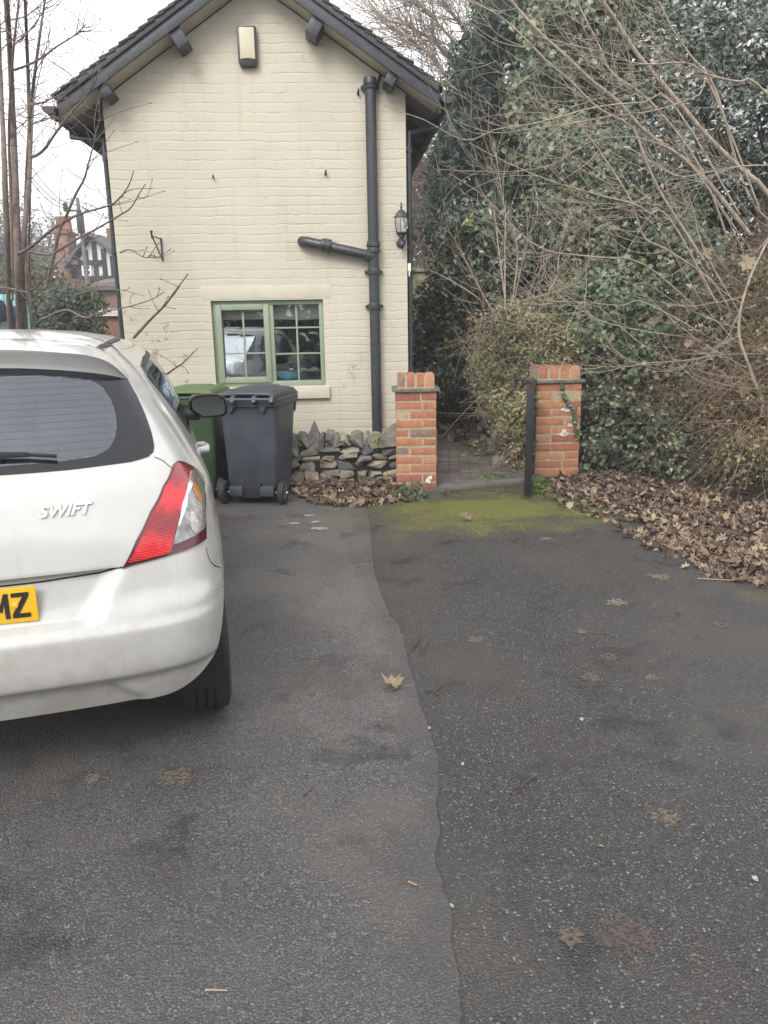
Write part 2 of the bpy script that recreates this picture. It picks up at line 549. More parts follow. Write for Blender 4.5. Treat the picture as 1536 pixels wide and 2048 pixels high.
seam = [gp(*q)[:2] for q in [(735, 1030), (742, 1080), (750, 1150), (772, 1215), (800, 1262), (812, 1310), (833, 1390), (850, 1440), (868, 1490), (880, 1540), (876, 1600),
                             (878, 1660), (872, 1720), (885, 1780), (902, 1840), (906, 1910), (920, 1980), (926, 2048), (934, 2140)]]
seam = smooth_path([(float(a), float(b), 0) for a, b in seam], 150)[:, :2]
seam[:, 0] += np.interp(np.arange(len(seam)), np.arange(0, len(seam), 3), rng.normal(0, .004, len(np.arange(0, len(seam), 3)))) + rng.normal(0, .002, len(seam))
seam = np.vstack([[(seam[0, 0]-.05, 7.3)], seam, [(.2, .9), (.2, -6)]])

d = MB()
d.add([(-6, -8, 0), (9, -8, 0), (9, 3.2, 0), (4.2, 5.4, 0), (2.4, 7.95, 0), (1.2, 7.6, 0), (.4, 7.45, 0), (-6, 7.3, 0)], [(0, 1, 2, 3, 4, 5, 6, 7)])
tag(d.build('driveway', M_ASPH), kind='structure')
T = .009
n = len(seam)
inner = seam.copy(); inner[:, 0] -= .28+.1*np.sin(np.arange(n)*.21)
vs = [(x, y, T) for x, y in seam]+[(x+.006, y, .0005) for x, y in seam]+[(x, y, T) for x, y in inner]+[(-6, -6, T), (-6, 7.3, T)]
fs = [(i, i+1, n+i+1, n+i) for i in range(n-1)]+[(i, 2*n+i, 2*n+i+1, i+1) for i in range(n-1)]+[[2*n+i for i in range(n)]+[3*n, 3*n+1]]
tag(mesh_np('driveway_overlay', vs, fs, M_ASPH2, None, False, {'edge': [1.0]*(2*n)+[0.0]*(n+2)}), kind='structure')

# brick paved path through the gateway, along the house
t = NT('path_paving'); p = t.pos()
wob = t.vmath('ADD', p, t.vmath('SCALE', t.vmath('SUBTRACT', t.noise(7, p, 2, out='Color'), (.5, .5, .5)), .03))
rot = t.n('ShaderNodeVectorRotate', rotation_type='Z_AXIS', Angle=.1); t.put(rot.inputs['Vector'], wob)
bk = t.n('ShaderNodeTexBrick', Scale=1.0, Mortar_Size=.007, Mortar_Smooth=.3, Brick_Width=.22, Row_Height=.11, Color1=(.0, .0, .0, 1), Color2=(1, 1, 1, 1), Mortar=(.5, .5, .5, 1))
t.put(bk.inputs['Vector'], rot.outputs[0])
nz = t.noise(18, p, 5, .65)
c = t.ramp(bk.outputs['Color'], [(0, (.085, .070, .062)), (.5, (.125, .105, .092)), (1, (.17, .145, .128))])
c = t.mix(t.math('MULTIPLY', bk.outputs['Fac'], .85), c, (.035, .032, .022))
c = t.mix(t.ss(nz, .5, .75, 0, .5), c, (.05, .05, .03))
t.set(Base_Color=c, Roughness=.8, Normal=t.bump(t.math('ADD', t.math('MULTIPLY', bk.outputs['Fac'], -1.0), t.math('MULTIPLY', nz, .5)), .8, .008))
M_PATH = t.m
pm = MB(); pm.add([(.3, 7.3, .02), (1.6, 7.75, .02), (2.2, 12, .03), (2.4, 17, .04), (-.8, 17, .04), (-.1, 8.0, .02)], [(0, 1, 2, 3, 4, 5)])
tag(pm.build('path', M_PATH), kind='structure')
M_SLAB = plain('threshold_stone', (.11, .10, .088), .85, var=.35, vscale=9, bump=.5, bscale=40)
th = MB(); a, b = gp(878, 984), gp(1052, 966)
th.add([(a[0]-.1, a[1]-.02, -.01), (b[0]+.2, b[1]+.05, -.01), (b[0]+.2, b[1]+.42, -.01), (a[0]-.1, a[1]+.42, -.01), (a[0]-.1, a[1]-.02, .035), (b[0]+.2, b[1]+.05, .035), (b[0]+.2, b[1]+.42, .03), (a[0]-.1, a[1]+.42, .03)],
       [(0, 3, 2, 1), (4, 5, 6, 7), (0, 1, 5, 4), (1, 2, 6, 5), (2, 3, 7, 6), (3, 0, 4, 7)])
tag(th.build('path_threshold', M_SLAB, bevel=.01), kind='structure')

# earth bank rising behind the drive on the right
TOE = np.array([(1.75, 18.0), (1.66, 14.0), (1.55, 10.0), (1.80, 8.3), (2.3, 8.05), (2.75, 7.2), (3.35, 6.1), (4.3, 5.0), (6.5, 3.5), (12, -1)])


def toe_dist(q):
    best = 1e9
    for a, b in zip(TOE[:-1], TOE[1:]):
        d = b-a; t = np.clip((q-a) @ d/(d @ d), 0, 1); r = q-(a+d*t)
        L = float(np.hypot(*r))
        if L < abs(best): best = L if (d[0]*r[1]-d[1]*r[0]) > 0 else -L
    return best


def bank_z(x, y):
    d = toe_dist(np.array([x, y]))
    if d < 0: return -.06+d*.1
    return -.06+.62*(1-math.exp(-d*2.4))+.30*d*math.exp(-d*.12)+(.07*math.sin(x*3.1+y*2.3)+.06*math.sin(y*5.3-x*1.7))*min(1, d)


gx_, gy_ = np.arange(1.2, 13, .16), np.arange(-1.5, 19, .16)
V = [(x, y, bank_z(x, y)) for x in gx_ for y in gy_]
ny_ = len(gy_)
F = [(i*ny_+j, (i+1)*ny_+j, (i+1)*ny_+j+1, i*ny_+j+1) for i in range(len(gx_)-1) for j in range(ny_-1)
     if max(toe_dist(np.array([gx_[i+p], gy_[j+q]])) for p in (0, 1) for q in (0, 1)) > -.25]
tag(mesh_np('bank', V, F, M_EARTH, None, True), kind='structure')
# ------------------------------------------------------------------ house: local frame, x along the gable wall, y into the house
HY = math.radians(3.6)
HO = np.array([*at(816, 700, 7.85)[:2], 0.0])
HX = np.array([math.cos(HY), math.sin(HY), 0]); HN = np.array([-math.sin(HY), math.cos(HY), 0])


def hw(px, py, hy=0.0):           # pixel -> local x, z on the plane hy metres behind the gable wall
    P = plane_hit(px, py, HO+HN*hy, HN)-HO
    return float(P @ HX), float(P[2])


def hp(x, y, z): return HO+HX*x+HN*y+np.array([0, 0, z])


def painted_brick(name, base, wear=1.0):
    t = NT(name)
    p = t.obj()
    x, y, z = t.xyz(p)
    n3 = t.noise(2.2, p, 3, out='Color')
    n4 = t.noise(14, p, 3, out='Color')
    off = t.vmath('ADD', t.vmath('SCALE', t.vmath('SUBTRACT', n3, (.5, .5, .5)), .05), t.vmath('SCALE', t.vmath('SUBTRACT', n4, (.5, .5, .5)), .028))
    q = t.vmath('ADD', t.comb(t.math('ADD', x, y), z, 0.0), off)
    bk = t.n('ShaderNodeTexBrick', Scale=1.0, Mortar_Size=.011, Mortar_Smooth=.7, Brick_Width=.232, Row_Height=.0815, Bias=0.0, Color1=(0, 0, 0, 1), Color2=(1, 1, 1, 1), Mortar=(.5, .5, .5, 1))
    bk.offset = .5; bk.squash = .5; bk.squash_frequency = 2
    t.put(bk.inputs['Vector'], q)
    row = t.math('FRACT', t.math('DIVIDE', t.xyz(q)[1], .0815))
    bed = t.ss(t.math('ABSOLUTE', t.math('SUBTRACT', row, .5)), .36, .49)
    bed = t.math('MULTIPLY', bed, t.ss(t.noise(3.5, t.vmath('MULTIPLY', p, (1, 1, 4)), 4, .6), .36, .62, .25, 1.0))
    perp_ = t.math('MULTIPLY', bk.outputs['Fac'], t.ss(t.noise(5, t.vmath('ADD', p, (4, 2, 7)), 3, .6), .46, .66))
    mort = t.math('MAXIMUM', bed, perp_)
    lump = t.noise(26, p, 5, .6); fine = t.noise(120, p, 3)
    patch = t.ss(t.noise(1.6, p, 4, .6), .35, .65)        # some areas filled nearly smooth with paint
    depth = t.math('MULTIPLY', mort, t.math('ADD', .35, t.math('MULTIPLY', patch, .65)))
    per = t.math('MULTIPLY', t.xyz(bk.outputs['Color'])[0], .22)
    h = t.math('ADD', t.math('ADD', t.math('MULTIPLY', depth, -1.0), t.math('MULTIPLY', lump, .85)), t.math('ADD', per, t.math('MULTIPLY', fine, .12)))
    c = t.ramp(t.noise(1.1, p, 5, .6), [(.3, [k*.93 for k in base]), (.7, [min(1, k*1.04) for k in base])])
    c = t.mix(t.math('MULTIPLY', t.math('MULTIPLY', depth, t.ss(t.noise(9, p, 3), .45, .65)), .30), c, (.26, .22, .155))   # dirt caught in joints
    # rain streaks and grime
    st = t.noise(1.0, t.comb(t.math('MULTIPLY', x, 9.0), t.math('MULTIPLY', z, .7), y), 4, .6)
    c = t.mix(t.ss(st, .5, .78, 0, .22), c, (.33, .29, .22))
    # paint coming away in flakes towards the foot of the left corner
    low = t.ss(z, 1.0, 2.7, 1.0, 0.0); lft = t.ss(x, -1.2, -2.7, 0.0, 1.0)
    fl = t.math('ADD', t.math('MULTIPLY', t.noise(7, p, 7, .72), 1.0), t.math('MULTIPLY', t.math('MULTIPLY', low, lft), .17*wear))
    fl = t.math('ADD', fl, t.math('MULTIPLY', mort, .035))
    flake = t.ss(fl, .70, .735)
    c = t.mix(t.math('MULTIPLY', flake, .75), c, t.ramp(t.noise(30, p, 3), [(.3, (.21, .15, .11)), (.6, (.33, .26, .2)), (.8, (.42, .38, .31))]))
    h = t.math('SUBTRACT', h, t.math('MULTIPLY', flake, .3))
    # a few hairline cracks
    cv = t.vor(1.1, t.vmath('ADD', p, t.vmath('SCALE', t.noise(3.5, p, 4, out='Color'), .35)), 'DISTANCE_TO_EDGE')
    crack = t.math('MULTIPLY', t.ss(cv, .0, .004, 1, 0), t.ss(t.noise(.9, t.vmath('ADD', p, (3, 1, 5)), 2), .56, .66))
    c = t.mix(t.math('MULTIPLY', crack, .5), c, (.12, .10, .075))
    h = t.math('SUBTRACT', h, t.math('MULTIPLY', crack, .6))
    t.set(Base_Color=c, Roughness=.62, Normal=t.bump(h, .44, .010))
    t.b.inputs['Specular IOR Level'].default_value = .35
    return t.m


CREAM = (.490, .457, .368)
M_WALL = painted_brick('cream_painted_brick', CREAM)
M_CREAM = plain('cream_masonry_paint', (.490, .457, .368), .55, var=.07, vscale=7, bump=.35, bscale=30)
M_BOARD = plain('black_board_paint', (.030, .033, .040), .42, var=.35, vscale=14, bump=.15, bscale=50)
M_SOFFIT = plain('cream_soffit', (.42, .385, .30), .6, var=.1, bump=.15)
M_GREYSOFF = plain('grey_soffit_board', (.16, .155, .15), .7, var=.2)
M_IRON = plain('black_iron_paint', (.030, .034, .038), .38, var=.35, vscale=20, bump=.25, bscale=70)
M_GREEN = plain('sage_green_frame', (.235, .285, .205), .38, var=.05)
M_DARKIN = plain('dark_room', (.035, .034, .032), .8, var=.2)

t = NT('roof_tiles'); p = t.obj()
nz = t.noise(5, p, 5, .65)
t.set(Base_Color=t.mix(t.ss(t.noise(16, p, 4), .5, .68), t.ramp(t.attr('tone'), [(0, (.045, .036, .030)), (1, (.10, .075, .058))]), (.07, .075, .035)), Roughness=.9, Normal=t.bump(nz, .5, .01))
M_TILE = t.m

t = NT('window_glass')
t.set(Base_Color=(.75, .8, .8), Roughness=.02, Transmission_Weight=0.0)
gl = t.n('ShaderNodeBsdfGlossy', Color=(.9, .95, 1), Roughness=.015)
tr = t.n('ShaderNodeBsdfTransparent', Color=(.96, .97, .97))
fr = t.n('ShaderNodeFresnel', IOR=1.55)
t.mixshader(t.math('ADD', t.math('MULTIPLY', fr, 1.1), .05), tr.outputs[0], gl.outputs[0])
M_GLASS = t.m

house = thing('cream_house', 'cream painted brick house end with a black trimmed tiled gable roof', 'house', HO, HY)
DEPTH = 8.0
WL = hw(226, 430)[0]                      # left corner
ZL = hw(207, 195)[1]; ZR = hw(812, 172)[1]
OV = .26
# verge lines on the plane of the bargeboards
eL = hw(108, 196, -OV); kL = hw(352, 2, -OV)
eR = hw(884, 176, -OV); kR = hw(638, 1, -OV)
mL = (kL[1]-eL[1])/(kL[0]-eL[0]); mR = (kR[1]-eR[1])/(kR[0]-eR[0])
mm = (mL-mR)/2; mL, mR = mm, -mm
xr = (eR[1]-eL[1]+mL*eL[0]-mR*eR[0])/(mL-mR)
RID = (xr, eL[1]+mL*(xr-eL[0]))


def roofz(x): return min(eL[1]+mL*(x-eL[0]), eR[1]+mR*(x-eR[0]))


print('HOUSE', WL, ZL, ZR, 'eaves', eL, eR, 'ridge', RID, 'slope', math.degrees(math.atan(mm)))
# window opening
w0 = hw(424, 690); w1 = hw(650, 690); wt_ = hw(538, 600); wb = hw(545, 773)
WX0, WX1, WZ0, WZ1 = w0[0]+.015, w1[0]-.005, wb[1], wt_[1]
TOPT = .146                                # roof build-up below the tile line
RV = .14                                  # window reveal
w = MB()
top = lambda x: roofz(x)-TOPT/math.cos(math.atan(mm))
xs = [WL, WX0, WX1, 0.0]
apex = RID[0]
V = [(WL, 0, 0), (0, 0, 0), (WL, 0, WZ0), (WX0, 0, WZ0), (WX1, 0, WZ0), (0, 0, WZ0), (WL, 0, WZ1), (WX0, 0, WZ1), (WX1, 0, WZ1), (0, 0, WZ1),
     (WL, 0, top(WL)), (0, 0, top(0)), (apex, 0, top(apex)),
     (WX0, RV, WZ0), (WX1, RV, WZ0), (WX0, RV, WZ1), (WX1, RV, WZ1)]
F = [(0, 1, 5, 4, 3, 2), (2, 3, 7, 6), (4, 5, 9, 8), (6, 7, 8, 9, 11, 12, 10), (3, 4, 14, 13), (7, 15, 16, 8), (3, 13, 15, 7), (4, 8, 16, 14)]
w.add(V, F)
w.build('gable_wall', M_WALL, house)
s_ = MB()
for x in (WL, 0.0):
    s_.add([(x, 0, 0), (x, DEPTH, 0), (x, DEPTH, top(x)), (x, 0, top(x))], [(0, 1, 2, 3)])
s_.add([(WL, DEPTH, 0), (0, DEPTH, 0), (0, DEPTH, top(0)), (apex, DEPTH, top(apex)), (WL, DEPTH, top(WL))], [(0, 1, 2, 3, 4)])
s_.build('side_wall', M_WALL, house)

# roof: courses of plain tiles, each slope one slab with stepped tiles and a ragged verge
rf = MB()
for side in (-1, 1):
    e = eL if side < 0 else eR
    ex, ez = e
    L = math.hypot(RID[0]-ex, RID[1]-ez); ux, uz = (RID[0]-ex)/L, (RID[1]-ez)/L
    nx, nz_ = -uz*side*-1, ux*side*-1
    if nz_ < 0: nx, nz_ = -nx, -nz_
    rows = int(L/.105)
    for i in range(rows):
        a, b = i*L/rows-.01, (i+1)*L/rows+.045
        ya = -OV-.035-random.uniform(0, .018)
        ncol = 44
        for k in range(ncol):
            y0 = ya+k*(DEPTH+OV)/ncol if k else ya
            y1 = ya+(k+1)*(DEPTH+OV)/ncol-.004
            if k > 6:                      # far up the roof nothing of a single tile shows
                y1 = DEPTH+.3
            rf.tone = random.random()
            lift = .012+random.uniform(0, .008) if k else .016+random.uniform(0, .014)
            p0 = (ex+ux*a+nx*lift, ez+uz*a+nz_*lift); p1 = (ex+ux*b+nx*.002, ez+uz*b+nz_*.002)
            q0 = (p0[0]-nx*.014, p0[1]-nz_*.014); q1 = (p1[0]-nx*.014, p1[1]-nz_*.014)
            rf.add([(p0[0], y0, p0[1]), (p0[0], y1, p0[1]), (p1[0], y1, p1[1]), (p1[0], y0, p1[1]),
                    (q0[0], y0, q0[1]), (q0[0], y1, q0[1]), (q1[0], y1, q1[1]), (q1[0], y0, q1[1])],
                   [(0, 1, 2, 3), (7, 6, 5, 4), (0, 4, 5, 1), (1, 5, 6, 2), (2, 6, 7, 3), (3, 7, 4, 0)])
            if k > 6: break
rf.tone = .3
rf.tube([(RID[0], -OV-.03, RID[1]+.01), (RID[0], DEPTH+.3, RID[1]+.01)], .1, 12)
roof = rf.build('roof', M_TILE, house, tone=True)

# bargeboards: an upper fillet standing proud of a deep board; soffit behind
CS = math.cos(math.atan(mm))
for side in (-1, 1):
    e = eL if side < 0 else eR
    ex, ez = e

    def line(off, dx0=0.0):       # eave and ridge points of a line off metres below the tile line
        return (ex+dx0*(-side), ez-off/CS+abs(mm)*dx0), (RID[0], RID[1]-off/CS)
    bb = MB()
    for (o0, o1, ya, yb) in ((.0, .05, -OV-.03, -OV+.02), (.05, .14, -OV-.008, -OV+.02)):
        a0, a1 = line(o0, .03); b0, b1 = line(o1, .03)
        poly = [a0, a1, b1, b0] if side < 0 else [a1, a0, b0, b1]
        bb.prism(poly, ya, yb, lambda u, v, y: (u, y, v))
    bb.build('bargeboard', M_BOARD, house, bevel=.004)
    sf = MB()
    a0, a1 = line(.118, .03); b0, b1 = line(.136, .03)
    poly = [a0, a1, b1, b0] if side < 0 else [a1, a0, b0, b1]
    sf.prism(poly, -OV+.022, -.001, lambda u, v, y: (u, y, v))
    sf.build('verge_soffit', M_SOFFIT, house)
    # eaves: soffit slope along the side, fascia, gutter
    wx = WL if side < 0 else 0.0
    dirx = -1 if side < 0 else 1
    inner = (wx+dirx*.002, roofz(wx)-.15/CS); outer = (ex-dirx*.02, ez-.12/CS)
    es = MB()
    es.prism([inner, outer, (outer[0], outer[1]+.03), (inner[0], inner[1]+.03)], .001, DEPTH, lambda u, v, y: (u, y, v))
    es.build('eaves_soffit', M_GREYSOFF, house)
    fa = MB()
    fa.box2((ex-dirx*.03, -OV+.03, ez-.2), (ex-dirx*.005, DEPTH, ez-.02))
    fa.build('fascia', M_BOARD, house, bevel=.003)
    # rafter feet under the eaves
    for yy in np.arange(.35, 3.5, .42):
        rft = MB(); rft.bar((wx+dirx*.004, yy, inner[1]-.03), (ex-dirx*.04, yy, ez-.2), .05, .09)
        rft.build('rafter_foot', M_BOARD, house)
    gu = MB()
    cx, cz = ex+dirx*.045, ez-.075
    prof = [(.062*math.cos(a), .062*math.sin(a)) for a in np.linspace(PI, 2*PI, 9)]+[(.056*math.cos(a), .056*math.sin(a)) for a in np.linspace(2*PI, PI, 9)]
    gu.prism([(cx+u, cz+v) for u, v in prof], -OV-.04, DEPTH, lambda u, v, y: (u, y, v))
    gu.prism([(cx+.06*math.cos(a), cz+.06*math.sin(a)) for a in np.linspace(PI, 2*PI, 9)], -OV-.044, -OV-.036, lambda u, v, y: (u, y, v))
    for yy in (-.1, .8, 1.7, 2.6):
        gu.prism([(cx+u*1.13, cz+v*1.13-.002) for u, v in prof], yy, yy+.05, lambda u, v, y: (u, y, v))
    gu.build('gutter', M_IRON, house, smooth=True)
    # downpipe on the side wall close to the corner, swan neck from the gutter
    dp = MB()
    px_ = wx+dirx*.034
    py_ = .06 if side < 0 else .07
    dp.tube([(cx, py_+.25, cz-.03), (cx, py_+.22, cz-.12), (px_, py_, inner[1]-.32), (px_, py_, inner[1]-.45), (px_, py_, .05)], .025, 12)
    for zz in (.9, 2.2, inner[1]-.5):
        dp.lathe([(.025, zz), (.031, zz+.003), (.031, zz+.06), (.025, zz+.063)], (px_, py_, 0), 12)
        dp.box2((wx, py_-.05, zz+.02), (wx+dirx*.02, py_+.05, zz+.05))
    dp.build('downpipe', M_IRON, house, smooth=True, angle=.6)

# purlin ends
for (px, py, w_, h_) in ((362, 62, .115, .15), (630, 55, .115, .15), (217, 158, .095, .11), (779, 147, .095, .11)):
    x, z = hw(px, py, -OV+.2)
    pu = MB()
    ang = math.atan(mm)*(1 if x < RID[0] else -1)
    Mx = Matrix.Rotation(-ang, 3, 'Y')
    zc = roofz(x)-(.136+h_/2)/CS+.015
    pu.box((x, -OV/2+.01, zc), (w_, OV-.02, h_), Mx)
    pu.build('purlin_end', M_BOARD, house, bevel=.008)

# lintel and sill of the window
lt = MB()
a = hw(402, 575); b = hw(661, 566)
lt.box2((a[0], -.0025, WZ1+.012), (b[0], .02, (a[1]+b[1])/2))
lt.build('lintel', M_CREAM, house, bevel=.002)
si = MB()
a = hw(415, 790); b = hw(659, 772)
si.box2((a[0], -.045, WZ0-.125), (b[0]+.0, RV-.02, WZ0-.004))
si.build('sill', M_CREAM, house, bevel=.008)

# window: fixed frame with an opening casement on the left and a fixed light on the right
win = MB()
FD0, FD1 = .045, .115
fw = .045
mid = hw(543, 690)[0]
for a, b in (((WX0, WZ0), (WX0+fw, WZ1)), ((WX1-fw, WZ0), (WX1, WZ1)), ((WX0+fw, WZ0), (WX1-fw, WZ0+.05)), ((WX0+fw, WZ1-fw), (WX1-fw, WZ1)), ((mid-.03, WZ0+.05), (mid+.03, WZ1-fw))):
    win.box2((a[0], FD0, a[1]), (b[0], FD1, b[1]))
window = win.build('window', M_GREEN, house, bevel=.006)
cz0, cz1, cx0, cx1 = WZ0+.04, WZ1-.035, WX0+.035, mid-.012
ca = MB(); cw = .055
for a, b in (((cx0, cz0), (cx0+cw, cz1)), ((cx1-cw, cz0), (cx1, cz1)), ((cx0+cw, cz0), (cx1-cw, cz0+cw)), ((cx0+cw, cz1-cw), (cx1-cw, cz1))):
    ca.box2((a[0], FD0-.022, a[1]), (b[0], FD1-.02, b[1]))
ca.build('casement', M_GREEN, window, bevel=.007)
GY = .085
panes = ((cx0+cw-.004, cx1-cw+.004, cz0+cw-.004, cz1-cw+.004), (mid+.028, WX1-fw+.002, WZ0+.048, WZ1-fw+.002))
for (x0, x1, z0, z1) in panes:
    gb = MB(); xm = (x0+x1)/2+.0
    gb.box2((xm-.009, GY-.012, z0), (xm+.009, GY+.006, z1))
    for k in (1, 2):
        zz = z0+(z1-z0)*(.36 if k == 1 else .70)
        gb.box2((x0, GY-.0105, zz-.008), (xm-.009, GY+.005, zz+.008)); gb.box2((xm+.009, GY-.0105, zz-.008), (x1, GY+.005, zz+.008))
    gb.build('glazing_bars', M_GREEN, window, bevel=.002)
    gp_ = MB(); gp_.box2((x0, GY, z0), (x1, GY+.004, z1))
    gp_.build('pane', M_GLASS, window)
# the room behind
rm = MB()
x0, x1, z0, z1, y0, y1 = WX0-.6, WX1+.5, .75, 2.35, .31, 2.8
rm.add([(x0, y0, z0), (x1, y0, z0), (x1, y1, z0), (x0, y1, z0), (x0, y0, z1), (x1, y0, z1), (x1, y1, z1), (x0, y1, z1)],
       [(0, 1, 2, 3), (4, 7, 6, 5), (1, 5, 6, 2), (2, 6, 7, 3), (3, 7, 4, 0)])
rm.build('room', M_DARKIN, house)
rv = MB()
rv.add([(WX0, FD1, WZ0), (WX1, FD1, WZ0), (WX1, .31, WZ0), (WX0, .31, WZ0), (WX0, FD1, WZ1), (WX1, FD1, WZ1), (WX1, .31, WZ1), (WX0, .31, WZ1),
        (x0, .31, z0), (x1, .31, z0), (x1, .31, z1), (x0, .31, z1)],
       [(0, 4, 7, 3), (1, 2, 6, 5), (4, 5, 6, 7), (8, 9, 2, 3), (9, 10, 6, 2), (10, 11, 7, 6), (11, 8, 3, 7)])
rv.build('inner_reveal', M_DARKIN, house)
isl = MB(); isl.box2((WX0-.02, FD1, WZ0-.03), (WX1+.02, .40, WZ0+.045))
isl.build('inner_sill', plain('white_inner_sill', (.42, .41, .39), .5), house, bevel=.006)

# blind drawn a little way down behind the glass
t = NT('blind_cloth'); p = t.obj(); x, y, z = t.xyz(p)
t.set(Base_Color=(.72, .70, .65), Roughness=.9)
tr = t.n('ShaderNodeBsdfTranslucent', Color=(.5, .47, .43)); t.mixshader(.3, t.b.outputs[0], tr.outputs[0])
M_BLIND = t.m
bl = MB()
nx_ = 40
bz = hw(590, 637, .17)[1]
vs, fs = [], []
for j, zz in enumerate(np.linspace(bz, WZ1-.01, 10)):
    for i in range(nx_+1):
        xx = WX0+.01+(WX1-WX0-.02)*i/nx_
        yy = .165+.006*math.sin(i*.55+j*.5)+.008*math.sin(j*1.4+i*.16)
        vs.append((xx, yy, zz+.012*math.sin(i*.11+1)*(1-j/9)))
for j in range(9):
    for i in range(nx_):
        k = j*(nx_+1)+i
        fs.append((k, k+1, k+nx_+2, k+nx_+1))
bl.add(vs, fs)
bl.tube([(WX0+.01, .165, bz+.008), (WX1-.01, .165, bz+.008)], .012, 8)
HZ = lambda x, y, z: hp(x, y, z)


def hmesh(mb, name, mat, label, cat, group=None, **kw):
    """a single-mesh thing built in house coordinates"""
    o = mb.build(name, mat, None, **kw)
    o.location = HO; o.rotation_euler = (0, 0, HY)
    return tag(o, label, cat, group)


hmesh(bl, 'roller_blind', M_BLIND, 'pale fabric blind drawn partly down inside the green window', 'blind', smooth=True)


def hthing(name, label, cat, x, y, z, group=None):
    return thing(name, label, cat, hp(x, y, z), HY, group)


# things on the inner sill
sz = WZ0+.046
x, z = hw(463, 740, .22)
sb = hthing('spray_bottle', 'blue cleaning spray bottle with a white trigger on the window sill', 'spray bottle', x, .22, sz)
bo = MB(); bo.lathe([(.030, 0), (.034, .006), (.034, .075), (.030, .10), (.018, .135), (.013, .15)], n=18)
bo.build('bottle', plain('blue_bottle_plastic', (.25, .50, .70), .3), sb, smooth=True)
la = MB(); la.lathe([(.0345, .015), (.0348, .016), (.0348, .07), (.0345, .071)], n=18, cap=False)
la.build('sticker', plain('dark_blue_sticker', (.03, .07, .25), .4), sb, smooth=True)
tr_ = MB(); tr_.lathe([(.014, .148), (.016, .15), (.016, .17), (.011, .175)], n=14)
tr_.box((-.008, 0, .185), (.062, .02, .024)); tr_.bar((-.03, 0, .176), (-.043, 0, .15), .012, .008); tr_.box((-.043, 0, .189), (.014, .014, .014))
tr_.build('trigger_head', plain('white_trigger_plastic', (.72, .72, .70), .4), sb, bevel=.003)
x, z = hw(575, 750, .24)
bw = hthing('turquoise_basin', 'turquoise plastic basin standing on the kitchen window sill', 'basin', x, .26, sz)
q = MB(); q.lathe([(.085, 0), (.105, .012), (.122, .075), (.130, .08), (.130, .086), (.116, .084), (.10, .018), (.02, .012)], n=28)
q.build('bowl', plain('turquoise_plastic', (.06, .48, .58), .3), bw, smooth=True)
q = MB(); q.lathe([(.1305, .079), (.1345, .08), (.1345, .087), (.1305, .0875)], n=28, cap=False); q.build('rim', plain('pale_blue_rim', (.16, .42, .50), .3), bw, smooth=True)
x, z = hw(578, 738, .36)
tp = hthing('kitchen_tap', 'chrome kitchen tap behind the turquoise basin', 'tap', x, .345, sz)
M_CHROME = plain('chrome', (.75, .75, .76), .12, 1.0, var=.02)
q = MB(); q.tube([(0, 0, 0), (0, 0, .11), (0, -.015, .135), (0, -.06, .14), (0, -.085, .12)], .011, 12); q.build('spout', M_CHROME, tp, smooth=True)
q = MB(); q.lathe([(.02, .0), (.02, .012), (.013, .02)], n=14); q.box((.03, 0, .10), (.045, .014, .012)); q.build('lever', M_CHROME, tp, bevel=.002)
x, z = hw(623, 742, .22)
rk = hthing('draining_rack', 'grey cloth draped over a small wire rack behind the window', 'rack', x, .25, sz)
q = MB()
for xx in (-.07, -.025, .02, .065):
    q.tube([(xx, -.05, 0), (xx, -.05, .09), (xx, .05, .09), (xx, .05, 0)], .003, 6)
q.tube([(-.075, -.05, .09), (.07, -.05, .09)], .003, 6); q.tube([(-.075, .05, .09), (.07, .05, .09)], .003, 6)
q.build('wire_rack', M_IRON, rk)
q = MB(); vs, fs = [], []
for i in range(15):
    for j in range(9):
        u, v = i/14, j/8
        vs.append((-.11+.2*u, -.055+.11*v, .096+.014*math.sin(u*9+v*2)+.01*math.sin(v*7+u*3)+.012*math.sin(u*3.1)-.035*max(0, abs(v-.5)-.35)*4))
for i in range(14):
    for j in range(8):
        fs.append((i*9+j, (i+1)*9+j, (i+1)*9+j+1, i*9+j+1))
q.add(vs, fs); co = q.build('cloth', plain('grey_cloth', (.50, .48, .47), .95), rk, smooth=True)
md = co.modifiers.new('thick', 'SOLIDIFY'); md.thickness = .008

# ------------------------------------------------------------------ things fixed to the gable
x, z = hw(495, 94, -.03)
al = hthing('alarm_box', 'cream and black alarm box high on the gable wall', 'alarm box', x, 0, z)
bw_, bh_ = .172, .325
q = MB(); q.prism([(-bw_/2, -bh_/2+.03), (-bw_/2+.02, -bh_/2), (bw_/2-.02, -bh_/2), (bw_/2, -bh_/2+.03), (bw_/2, bh_/2-.01), (bw_/2-.01, bh_/2), (-bw_/2+.01, bh_/2), (-bw_/2, bh_/2-.01)], -.06, 0, lambda u, v, y: (u, y, v))
q.build('casing', plain('black_alarm_plastic', (.02, .018, .022), .35), al, bevel=.005)
q = MB(); n_ = 12
arc = [(-bw_/2+.02+(bw_-.04)*i/n_, -bh_/2+.052-.010*math.sin(PI*i/n_)*-1) for i in range(n_+1)]
q.prism(arc+[(bw_/2-.02, bh_/2-.014), (-bw_/2+.02, bh_/2-.014)], -.068, -.0595, lambda u, v, y: (u, y, v))
q.build('cover', plain('cream_alarm_cover', (.50, .47, .34), .35, var=.05), al, bevel=.004)

